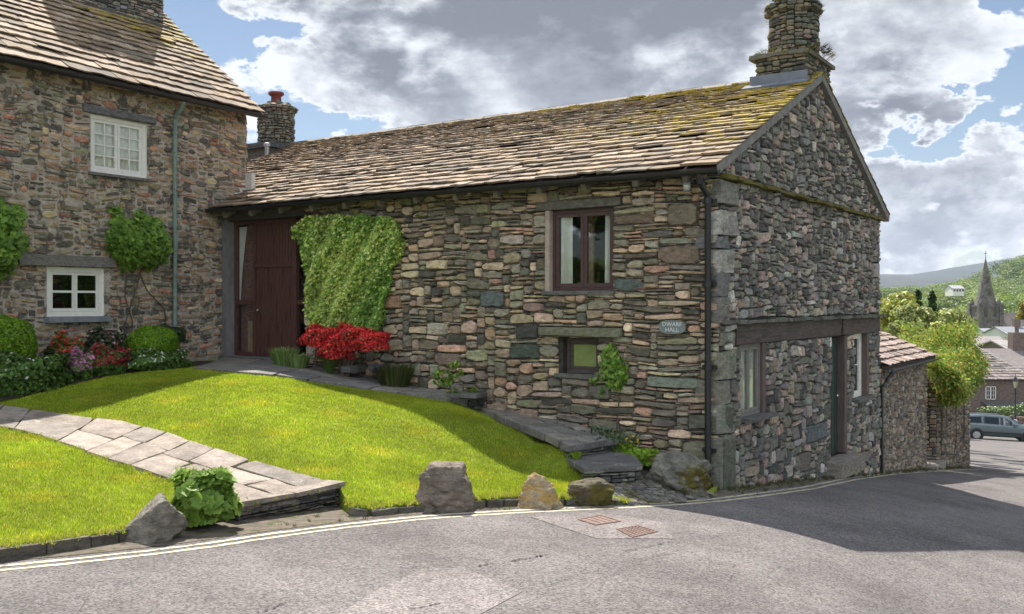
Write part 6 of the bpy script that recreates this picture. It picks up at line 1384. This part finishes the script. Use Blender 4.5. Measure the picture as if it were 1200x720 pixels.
def hipr(t, r, h):
    k = r / math.hypot(4.5, 2.9); xr = (XR + .25) - k * hr_ ; return (XL - .3 + t * (xr - (XL - .3)) / (XR - XL + .55), Yc_ - .3 + k * 4.8 - h * .5, ze - .12 + k * 3.0 + h * .85)
slates(mb, hipr, 0, XR - XL + .55, math.hypot(4.5, 2.9), .3, .2, rg, [(.20, .17, .155), (.24, .20, .18), (.17, .15, .14)], lambda t, r: .2, wf=(.9, 1.9))
A_ = (XR + .25, Yc_ - .3, ze - .12); B_ = (XR + .25, Yc_ + 9.3, ze - .12); C_ = (XR + .25 - hr_, Yc_ + 4.5, ze + 2.88); D_2 = (XL - .3, Yc_ + 4.5, ze + 2.88); E_ = (XL - .3, Yc_ + 9.3, ze - .12); F_ = (XL - .3, Yc_ - .3, ze - .12)
mb.add([A_, B_, C_, D_2, E_, F_], [(0, 1, 2), (2, 1, 4, 3), (5, 0, 2, 3)], 0, (.2, .175, .16, .2)); mb.tube([A_, C_, D_2], .09, 6, 0, (.33, .31, .29, .1)); mb.build('roof', M['slate'], cot)
wx = (1154.5 - 600) / F * Yc_; cotwin(cot, wx, Yc_, -(468.5 - HOR) / F * Yc_, .72, .92); cotwin(cot, wx + 3.4, Yc_, -(468.5 - HOR) / F * Yc_, .72, .92)
mb = MB(); P1 = atY(1150, 470, Yc_); P2 = atY(1230, 470, Yc_); V = [(P1[0], Yc_, P1[2]), (P2[0], Yc_, P2[2]), (P2[0], Yc_ - 1.6, P2[2] - .85), (P1[0] + .7, Yc_ - 1.6, P1[2] - .85)]
mb.add(V + [(x, y, z - .08) for x, y, z in V], [(0, 1, 2, 3), (4, 5, 6, 7), (0, 3, 7, 4), (2, 3, 7, 6)], 0, (.10, .095, .095, .1)); mb.build('porch_roof', M['slate'], cot)
mb = MB(); 
for x in (P1[0] + .9, P1[0] + 3.1): mb.tube([(x, Yc_ - 1.5, -9), (x, Yc_ - 1.5, P1[2] - .9)], .07, 6)
mb.build('porch_post', M['timber'], cot)
def simple_house(name, px0, px1, ytop, yeave, Y, depth, wallm, label, rc=(.17, .15, .145), wins=3, chim=True, zbot=-12):
    X0, X1 = (px0 - 600) / F * Y, (px1 - 600) / F * Y; ze_ = (HOR - yeave) / F * Y; zr_ = (HOR - ytop) / F * Y + .0
    t = thing(name, ((X0 + X1) / 2, Y, zbot), label, 'house', 'roofs of the village below'); mb = MB(); wallbox(mb, X0, X1, Y, Y + depth, zbot, ze_)
    mb.add([(X0, Y, ze_), (X0, Y + depth, ze_), (X0, Y + depth / 2, zr_)], [(0, 1, 2)]); mb.add([(X1, Y, ze_), (X1, Y + depth, ze_), (X1, Y + depth / 2, zr_)], [(0, 1, 2)]); mb.build('wall', M[wallm], t)
    mb = MB(); o_ = .3
    for s_ in (0, 1):
        y0 = Y - o_ if s_ == 0 else Y + depth + o_; V = [(X0 - o_, y0, ze_ - .15), (X1 + o_, y0, ze_ - .15), (X1 + o_, Y + depth / 2, zr_ + .05), (X0 - o_, Y + depth / 2, zr_ + .05)]; V += [(x, y, z - .12) for x, y, z in V]
        mb.add(V, [(0, 1, 2, 3), (4, 5, 6, 7), (0, 1, 5, 4), (1, 2, 6, 5), (0, 3, 7, 4)], 0, (*rc, 0))
    rf = mb.build('roof', M['slate_far'], t)
    for k in range(wins):
        x = X0 + (X1 - X0) * (k + .5) / wins; m = MB(); m.box(lambda u, v, d: (x + u, Y - d, ze_ - 1.5 + v), -.5, .5, 0, 1.1, -.05, .04); wd_ = m.build('window', M['white'], t); m = MB(); m.box(lambda u, v, d: (x + u, Y - d, ze_ - 1.5 + v), -.42, .42, .08, 1.02, .0, .05); m.build('pane', M['carglass'], wd_)
    if chim: m = MB(); xm = X0 + (X1 - X0) * .8; wallbox(m, xm - .5, xm + .5, Y + depth / 2 - .4, Y + depth / 2 + .4, zr_ - 1, zr_ + 1.3); m.lathe((xm, Y + depth / 2, zr_ + 1.3), [(.16, 0), (.14, .5)], 8); m.build('chimney', M['far_wall'], rf)
    return t
simple_house('village_house', 1181, 1230, 412, 432, 72, 7, 'far_wall', 'dark slate roof with a brown chimney stack behind the hipped cottage', wins=2)
simple_house('village_house', 1150, 1186, 396, 407, 105, 7, 'far_wall', 'long low dark roof between the church tower and the hipped cottage', (.24, .22, .21), wins=3, chim=False)
simple_house('village_house', 1186, 1228, 401, 409, 92, 7, 'far_wall', 'flat pale roofed building at the right edge under the car park', (.27, .25, .24), wins=2, chim=False)
simple_house('village_house', 1161, 1180, 386, 391, 170, 8, 'farwhite', 'small grey roofed white building right of the church tower', (.22, .23, .25), wins=3, chim=False)
simple_house('village_house', 1182, 1212, 384, 391, 155, 8, 'farwhite', 'wider white building with grey roof at the right edge by the church', (.20, .21, .23), wins=4)
simple_house('village_house', 1117, 1130, 334.5, 338, 430, 8, 'farwhite', 'lone white house on the far meadow left of the spire', (.3, .3, .32), wins=4, chim=False, zbot=3)

# church
Yh = 235.; k_ = Yh / F; Xc_ = (1155 - 600) * k_
chu = thing('church', (Xc_, Yh, -10), 'grey stone church with a tall pointed spire in the valley', 'church')
W_ = 24 * k_ / 2; zt0, zt1 = -10, (HOR - 358) * k_
mb = MB(); wallbox(mb, Xc_ - W_, Xc_ + W_, Yh - W_, Yh + W_, zt0, zt1)
for sx in (-1, 1):
    for sy in (-1, 1): wallbox(mb, Xc_ + sx * W_ - .5, Xc_ + sx * W_ + .5, Yh + sy * W_ - .5, Yh + sy * W_ + .5, zt0, zt1 + .4)
wallbox(mb, Xc_ - W_ - .25, Xc_ + W_ + .25, Yh - W_ - .25, Yh + W_ + .25, zt1 - .35, zt1 - .05); wallbox(mb, Xc_ - W_ - .2, Xc_ + W_ + .2, Yh - W_ - .2, Yh + W_ + .2, -4.1, -3.8)
mb.build('tower', M['church'], chu)
mb = MB(); H_ = (HOR - 302) * k_ - zt1; pr_ = [(W_ * 1.02, 0), (W_ * .78, H_ * .16), (W_ * .52, H_ * .42), (W_ * .27, H_ * .70), (.05, H_)]
V = []; 
for r, z in pr_:
    for k in range(8): a = math.pi / 8 + k * math.pi / 4; V.append((Xc_ + r * 1.05 * math.cos(a), Yh + r * 1.05 * math.sin(a), zt1 + z))
mb.add(V, [(i * 8 + k, i * 8 + (k + 1) % 8, (i + 1) * 8 + (k + 1) % 8, (i + 1) * 8 + k) for i in range(4) for k in range(8)]); mb.build('spire', M['church'], chu)
for sx in (-1, 1):
    for sy in (-1, 1):
        mb = MB(); x, y = Xc_ + sx * W_ * .88, Yh + sy * W_ * .88; mb.lathe((x, y, zt1), [(.5, 0), (.45, .5), (.5, .55), (.02, 1.9)], 8); mb.build('pinnacle', M['church'], chu)
for dx, z0_, w_, h_, r_ in ((-1.1, -3.4, .8, 2.6, 0), (1.1, -3.4, .8, 2.6, 0), (0, -7.5, .8, 1.8, 0)):
    mb = MB(); V = [(-w_ / 2, 0), (w_ / 2, 0), (w_ / 2, h_ * .75), (0, h_), (-w_ / 2, h_ * .75)]; mb.add([(Xc_ + dx + a, Yh - W_ - .04, z0_ + b) for a, b in V] + [(Xc_ + dx + a, Yh - W_ + .1, z0_ + b) for a, b in V], [(0, 1, 2, 3, 4)] + [(k, (k + 1) % 5, 5 + (k + 1) % 5, 5 + k) for k in range(5)]); mb.build('window', M['carglass'], chu)
for zz, ww in ((H_ * .22, .9), (H_ * .5, .6)):
    mb = MB(); rr = float(np.interp(zz, [z for r, z in pr_], [r for r, z in pr_])); b_ = (Xc_, Yh - rr, zt1 + zz)
    mb.add([(b_[0] - ww, b_[1] - .15, b_[2]), (b_[0] + ww, b_[1] - .15, b_[2]), (b_[0] + ww, b_[1] - .15, b_[2] + 1.3 * ww), (b_[0], b_[1] - .15, b_[2] + 2.6 * ww), (b_[0] - ww, b_[1] - .15, b_[2] + 1.3 * ww), (b_[0], b_[1] + rr, b_[2] + 2.6 * ww), (b_[0] - ww, b_[1] + rr, b_[2]), (b_[0] + ww, b_[1] + rr, b_[2])], [(0, 1, 2, 3, 4), (2, 3, 5, 7), (3, 4, 6, 5)]); lu = mb.build('lucarne', M['church'], chu)
    m = MB(); m.add([(b_[0] - ww * .5, b_[1] - .2, b_[2] + .1), (b_[0] + ww * .5, b_[1] - .2, b_[2] + .1), (b_[0] + ww * .5, b_[1] - .2, b_[2] + ww), (b_[0], b_[1] - .2, b_[2] + ww * 1.7), (b_[0] - ww * .5, b_[1] - .2, b_[2] + ww)], [(0, 1, 2, 3, 4)]); m.build('louvre', M['carglass'], lu)
mb = MB(); wallbox(mb, Xc_ + W_, Xc_ + W_ + 9, Yh - 3.5, Yh + 3.5, -10, -5.8); x0, x1 = Xc_ + W_, Xc_ + W_ + 9
mb.add([(x0, Yh - 3.8, -5.9), (x1, Yh - 3.8, -5.9), (x1, Yh, -2.4), (x0, Yh, -2.4), (x0, Yh + 3.8, -5.9), (x1, Yh + 3.8, -5.9)], [(0, 1, 2, 3), (3, 2, 5, 4), (1, 5, 2)]); mb.build('nave', M['church'], chu)
mb = MB(); mb.tube([(Xc_, Yh, zt1 + H_ - .2), (Xc_, Yh, zt1 + H_ + 1.6)], .07, 5); mb.tube([(Xc_ - .4, Yh, zt1 + H_ + 1), (Xc_ + .4, Yh, zt1 + H_ + 1)], .06, 5); mb.build('finial', M['black'], chu)

# ------------------------------------------------------------------ hills
def ridge(name, prof, Y0, Y1, material, seed, rough=.06, base=-14, jag=1.0, nx=160, ny=14):
    """a hill: rises from Y0 to its crest at Y1 following the crest profile, then falls behind"""
    from mathutils import noise
    px = [p[0] for p in prof]; yy = [p[1] for p in prof]; V = []; n = nx
    for j in range(ny + 4):
        for i in range(n + 1):
            x_ = px[0] + (px[-1] - px[0]) * i / n; zc = (HOR - np.interp(x_, px, yy)) / F * Y1; k = j / ny; Y = Y0 + (Y1 - Y0) * k
            X = (x_ - 600) / F * Y1; q = (k ** .85) if k <= 1 else max(0, 1 - (k - 1) * 2.2)
            nz = noise.fractal(Vector((X / Y1 * 9 + seed, k * 3, 0)), 1, 2, 5) * (Y1 * .0045) * jag * min(1, q * 2); V.append((X, Y, base + (zc - base) * q + nz))
    m = n + 1; mb = MB(); mb.add(V, np.array([(j * m + i, j * m + i + 1, (j + 1) * m + i + 1, (j + 1) * m + i) for j in range(ny + 3) for i in range(n)]))
    return tag(mb.build(name, material, smooth=True), kind='structure')
ridge('far_hills', [(-1800, 330), (-600, 300), (300, 318), (700, 322), (960, 318), (1030, 322), (1065, 321), (1100, 316.5), (1125, 313), (1150, 308), (1180, 304), (1230, 300), (1400, 310), (2400, 330)], 1800, 4200, M['hill_far'], 3, nx=300)
ridge('hills', [(-1800, 345), (200, 335), (900, 352), (1030, 351), (1075, 349), (1100, 347), (1130, 343), (1150, 335), (1170, 324), (1200, 312), (1260, 300), (1400, 290), (2400, 320)], 330, 900, M['hill_green'], 7, jag=.5, nx=300)
WOODPAL = [(3, (0.15, 0.221, 0.029)), (2, (0.195, 0.273, 0.039)), (2, (0.091, 0.156, 0.023)), (1, (0.052, 0.098, 0.019)), (0.8, (0.247, 0.286, 0.052))]
def crowns(name, spots, r, per, size, pal, label=None):
    mb = MB()
    for (x, y, z) in spots:
        q = r * rnd.uniform(.65, 1.35); P, d = ball_pts(per, (x, y, z + q * .55), (q, q, q * .85), .75, .16, -.4); c = pick(pal, 1, .2)[0]
        leaf_cards(mb, P, d + np.array([0, 0, .3]), size, np.tile(c, (per, 1)) * nr.uniform(.65, 1.35, (per, 1)), 1.2)
    return tag(mb.build(name, M['leaf']), kind='stuff')
def hz(px, k):
    zc = (HOR - np.interp(px, [900, 1030, 1075, 1100, 1130, 1150, 1170, 1200, 1260, 1400], [352, 351, 349, 347, 343, 335, 324, 312, 300, 290])) / F * 900; return -14 + (zc + 14) * k ** .85
sp_ = []
for _ in range(1000):
    px = rnd.uniform(1100, 1250); k = rnd.uniform(.08, 1.03)
    if px < 1143 and k < .86 and rnd.random() < .95: continue
    Y = 330 + 570 * k; X = (px - 600) / F * Y; sp_.append((X, Y, hz(600 + X * F / 900, min(k, 1))))
for _ in range(130): px = rnd.uniform(1010, 1150); k = rnd.uniform(.93, 1.03); Y = 330 + 570 * k; X = (px - 600) / F * Y; sp_.append((X, Y, hz(600 + X * F / 900, min(k, 1))))
for _ in range(60): px = rnd.uniform(1090, 1130); k = rnd.choice([.30, .6]) + rnd.gauss(0, .012); Y = 330 + 570 * k; X = (px - 600) / F * Y; sp_.append((X, Y, hz(600 + X * F / 900, k)))
crowns('hillside_wood', sp_, 7.0, 170, 1.15, WOODPAL)
sp_ = [((px - 600) / F * Y, Y, -10) for px, Y in [(rnd.uniform(1090, 1290), rnd.uniform(250, 330)) for _ in range(70)]]
crowns('valley_wood', sp_, 4.8, 160, .75, [(2, (.06, .10, .02)), (2, (.09, .13, .03)), (1, (.04, .06, .02)), (1, (.09, .07, .04)), (1, (.15, .18, .04))])
sp_ = [((px - 600) / F * Y, Y, z) for px, Y, z in [(rnd.uniform(1175, 1230), rnd.uniform(120, 148), -9.5) for _ in range(14)]]
crowns('village_greenery', sp_, 2.6, 160, .55, [(2, (.12, .17, .03)), (1, (.20, .20, .03)), (1, (.07, .11, .02))])
b, H, Rr = T(1204, 352, 392, 118, 20); tree('golden_tree', b, H, Rr, 2200, .5, [(2, (.30, .24, .03)), (1, (.2, .2, .03))], 'golden leaved tree at the right edge beside the church', group=None, rs=77)

# ------------------------------------------------------------------ lamp, hedge, car
Yl = 61.; xl_ = (1190 - 600) / F * Yl; zg = zr(xl_, Yl)
lp = thing('street_lamp', (xl_, Yl, zg), 'black iron street lamp with a glazed lantern behind the parked car', 'street lamp')
zt_ = (HOR - 455) / F * Yl
mb = MB(); mb.lathe((xl_, Yl, zg), [(.13, 0), (.13, .5), (.09, .6), (.06, .75), (.05, 1.4), (.07, 1.45), (.045, 1.5), (.038, zt_ - zg - .1), (.07, zt_ - zg)], 10); mb.tube([(xl_ - .25, Yl, zt_ - .35), (xl_ + .25, Yl, zt_ - .35)], .018, 6); mb.build('post', M['black'], lp)
mb = MB(); mb.lathe((xl_, Yl, zg + .55), [(.10, 0), (.12, .1), (.12, .55), (.08, .62)], 10); mb.build('notice_sleeve', M['farwhite'], lp)
mb = MB(); mb.lathe((xl_, Yl, zt_), [(.10, 0), (.19, .42)], 4); mb.build('glazing', mat('amber_grey_lamp_glass', (.42, .38, .26), .2, False, 0, bump=0), lp)
mb = MB(); mb.lathe((xl_, Yl, zt_ + .42), [(.22, 0), (.2, .04), (.06, .26), (.07, .3), (.02, .34), (.015, .48)], 4)
for k in range(4): a = k * math.pi / 2; mb.tube([(xl_ + .10 * math.cos(a), Yl + .10 * math.sin(a), zt_), (xl_ + .19 * math.cos(a), Yl + .19 * math.sin(a), zt_ + .42)], .014, 4)
mb.build('lantern_frame', M['black'], lp)
hb_ = atY(1192, 500, 63.5); t, W, dn = shrub('flowering_hedge', (hb_[0], hb_[1], -7.35), (2.6, .5, .7), 3000, .10, MG, 'low hedge dotted with white flowers in front of the cottage porch', 'hedge', up=-.2, shell=.7, frame=(np.array([0, 1.]), np.array([1., 0]))); blossoms(t, W, dn, .06, .09, WH)
gw = thing('low_wall', (atY(1192, 500, 62)[0], 62, -9), 'low rubble wall under the flowering hedge by the car', 'wall'); mb = MB(); x0 = (1150 - 600) / F * 62
stones(mb, pack(9, 1.6, [], lambda u, v: (.2, .5), lambda u, v: (.1, .2), rg), lambda u, v, d: (x0 + u, 62 - d, -8.9 + v), PAL_LANE, rg, prot=(.02, .05), moss=lambda u, v: .3); wallbox(mb, x0, x0 + 9, 62, 62.4, -9.2, -7.3, 1); mb.build('wall', [M['stone_moss'], M['mortar_shadow']], gw)

def make_car(label):
    """estate car, nose towards +x, wheels on z=0"""
    c = thing('parked_car', (0, 0, 0), label, 'car'); st_ = [  # x, half width, sill z, belt z, roof z, roof half width
        (-2.34, .70, .45, .62, .64, .66), (-2.30, .80, .32, .80, .84, .74), (-2.22, .86, .28, .95, 1.05, .70), (-2.02, .89, .27, .98, 1.36, .62), (-1.75, .905, .26, .98, 1.44, .62), (-.9, .915, .25, .97, 1.49, .63), (.0, .92, .25, .95, 1.48, .63),
        (.45, .915, .25, .94, 1.40, .62), (.85, .91, .25, .93, 1.16, .66), (1.15, .905, .26, .92, .97, .72), (1.6, .89, .26, .86, .90, .74), (2.0, .85, .27, .78, .82, .70), (2.22, .78, .30, .68, .71, .62), (2.36, .62, .38, .52, .54, .5)]
    V = []; m = 15
    for x, w, s, b, r, rw in st_:
        h = [(0, s), (w * .8, s), (w * .96, s + .08), (w, (s + b) / 2), (w * .985, b - .1), (w * .95, b), (rw + (w * .95 - rw) * .12, r - (r - b) * .12), (rw * .8, r)]
        ring = [(a, z) for a, z in h] + [(-a, z) for a, z in h[::-1][:-1]]; V += [(x, a, z) for a, z in ring]
    mb = MB(); Fc = [(i * m + k, i * m + (k + 1) % m, (i + 1) * m + (k + 1) % m, (i + 1) * m + k) for i in range(len(st_) - 1) for k in range(m)] + [tuple(range(m)), tuple((len(st_) - 1) * m + k for k in range(m))]
    mb.add(V, Fc); body = mb.build('body', M['car'], c, smooth=True)
    def side(x): return [np.interp(x, [q[0] for q in st_], [q[i] for q in st_]) for i in range(1, 6)]
    for sy in (-1, 1):
        for a, b in ((-1.98, -1.12), (-1.05, -.18), (-.11, .78)):
            V = []; n = 7
            for i in range(n):
                x = a + (b - a) * i / (n - 1); w, s, bz, r, rw = side(x); lo, hi = bz + .035, max(bz + .06, r - .11)
                if b > .7: hi = min(hi, bz + .06 + (0.80 - x) * .62)
                if a < -1.9: hi = min(hi, bz + .1 + (x + 1.98) * 1.5)
                y = lambda z: w * .95 + (rw + (w * .95 - rw) * .12 - w * .95) * (z - bz) / max(.05, (r - bz) * .88) + .008
                V += [(x, sy * y(lo), lo), (x, sy * y(hi), hi)]
            m_ = MB(); m_.add(V, [(2 * i, 2 * i + 1, 2 * i + 3, 2 * i + 2) for i in range(n - 1)]); m_.build('window', M['carglass'], c)
        m_ = MB(); m_.box(lambda u, v, d: (u, v, d), .62, .80, sy * .93, sy * 1.06, .94, 1.06); m_.build('mirror', M['car'], c)
        m_ = MB(); m_.tube([(-1.9, sy * .60, 1.47), (-1.8, sy * .6, 1.52), (.1, sy * .6, 1.54), (.2, sy * .6, 1.48)], .018, 6); m_.build('roof_rail', M['plastic'], c)
        m_ = MB(); m_.box(lambda u, v, d: (u, v, d), 2.02, 2.28, sy * .55, sy * .80, .56, .70); m_.build('headlight', M['lamp_glass'], c)
        m_ = MB(); m_.box(lambda u, v, d: (u, v, d), -2.33, -2.2, sy * .68, sy * .83, .72, 1.08); m_.build('tail_light', M['lampred'], c)
        m_ = MB(); m_.box(lambda u, v, d: (u, v, d), -1.05, 1.0, sy * .915, sy * .935, .48, .54); m_.build('side_trim', M['plastic'], c)
        for k in (-.95, -.02): m_ = MB(); m_.box(lambda u, v, d: (u, v, d), k + .12, k + .3, sy * .905, sy * .935, .80, .83); m_.build('door_handle', M['car'], c)
        for wx_ in (-1.38, 1.38):
            m_ = MB(); m_.tube([(wx_, sy * .70, .32), (wx_, sy * .74, .32), (wx_, sy * .9, .32), (wx_, sy * .925, .32)], [.30, .33, .33, .30], 26); ty = m_.build('tyre', M['tyre'], c)
            m_ = MB(); m_.tube([(wx_, sy * .90, .32), (wx_, sy * .93, .32)], [.22, .205], 20); m_.build('rim', M['metal'], ty)
            m_ = MB(); m_.tube([(wx_, sy * .45, .33), (wx_, sy * .918, .33)], .385, 26); m_.build('wheel_arch', M['plastic'], c)
    for a, b, z0_, z1 in (((.86, .66), (.42, .6), 0, 0), ((-2.16, .62), (-2.0, .56), 0, 0)):
        m_ = MB()
        if a[0] > 0: V = [(1.12, -.66, 1.0), (1.12, .66, 1.0), (.5, .56, 1.415), (.5, -.56, 1.415)]
        else: V = [(-2.25, -.62, 1.02), (-2.25, .62, 1.02), (-2.06, .54, 1.36), (-2.06, -.54, 1.36)]
        m_.add(V, [(0, 1, 2, 3)]); m_.build('windscreen', M['carglass'], c)
    return c
car = make_car('teal grey estate car parked on the far side of the road')
pR = np.array(at(1139, 515, zr)); pF = np.array(at(1196, 526, zr)); cc = (pR + pF) / 2
print('CAR', pR, pF, np.linalg.norm(pF - pR))
hd = R(-14); cc = np.array(at(1170, 515.5, zr)); print('CARPOS', cc); car.location = tuple(cc)
slope = (zr(cc[0] + math.cos(hd), cc[1] + math.sin(hd)) - zr(cc[0] - math.cos(hd), cc[1] - math.sin(hd))) / 2
car.rotation_euler = (0, -math.atan(slope), hd)

# trees standing behind the photographer, seen only in the window glass
for i, (x, y, lb) in enumerate([(-17, 2, 'broad green tree across the road, left of the camera'), (-8, -9, 'broad green tree behind the camera'), (7, -14, 'tall green tree behind the camera, towards the lane'), (-21, 7.5, 'green tree farther left across the road, second from the house'), (-25, -1, 'green tree far to the left across the road, beyond the first')]):
    tree('broadleaf_tree', (x, y, zr(x, y)), 9, 3.6, 3500, .34, MG, lb, group=None, clumps=20, rs=90 + i)

# ------------------------------------------------------------------ the air
mb = MB(); mb.box(lambda u, v, d: (u, v, d), -5200, 5200, -450, 6400, -18, 420)
hz_m = bpy.data.materials.new('haze'); hz_m.use_nodes = True; nt = hz_m.node_tree
for n_ in list(nt.nodes):
    if n_.type != 'OUTPUT_MATERIAL': nt.nodes.remove(n_)
pv = nt.nodes.new('ShaderNodeVolumePrincipled'); pv.inputs['Density'].default_value = .00008; pv.inputs['Color'].default_value = (.72, .82, 1, 1); pv.inputs['Anisotropy'].default_value = .2
nt.links.new(pv.outputs[0], nt.nodes[0].inputs['Volume'])
hz_o = tag(mb.build('haze', hz_m), kind='stuff')
bm = bmesh.new(); bm.from_mesh(hz_o.data); bmesh.ops.recalc_face_normals(bm, faces=bm.faces); bm.to_mesh(hz_o.data); bm.free()

# hedge and trees outside the frame, mirrored in the panes
for (x, y, lb) in ((-13.5, 8, 'tall clipped hedge across the road, nearest the left house'), (-13.8, 3.2, 'tall clipped hedge across the road, middle length'), (-13.6, -1.8, 'tall clipped hedge across the road, behind the camera')):
    shrub('hedge', (x, y, zr(x, y) + 1.5), (2.6, .8, 1.7), 3000, .16, MG, lb, 'hedge', up=-.8, shell=.8, lump=.05, frame=(np.array([1., 0]), np.array([0, 1.])), group='hedges across the road')
for i, (x, y, lb) in enumerate([(20, 24.5, 'broad tree across the lane, off to the right'), (27, 31, 'taller broad tree farther down the lane, off to the right')]):
    tree('broadleaf_tree', (x, y, zr(x, y)), 8, 3.8, 4500, .3, MG, lb, group=None, clumps=34, low=.02, rs=190 + i)
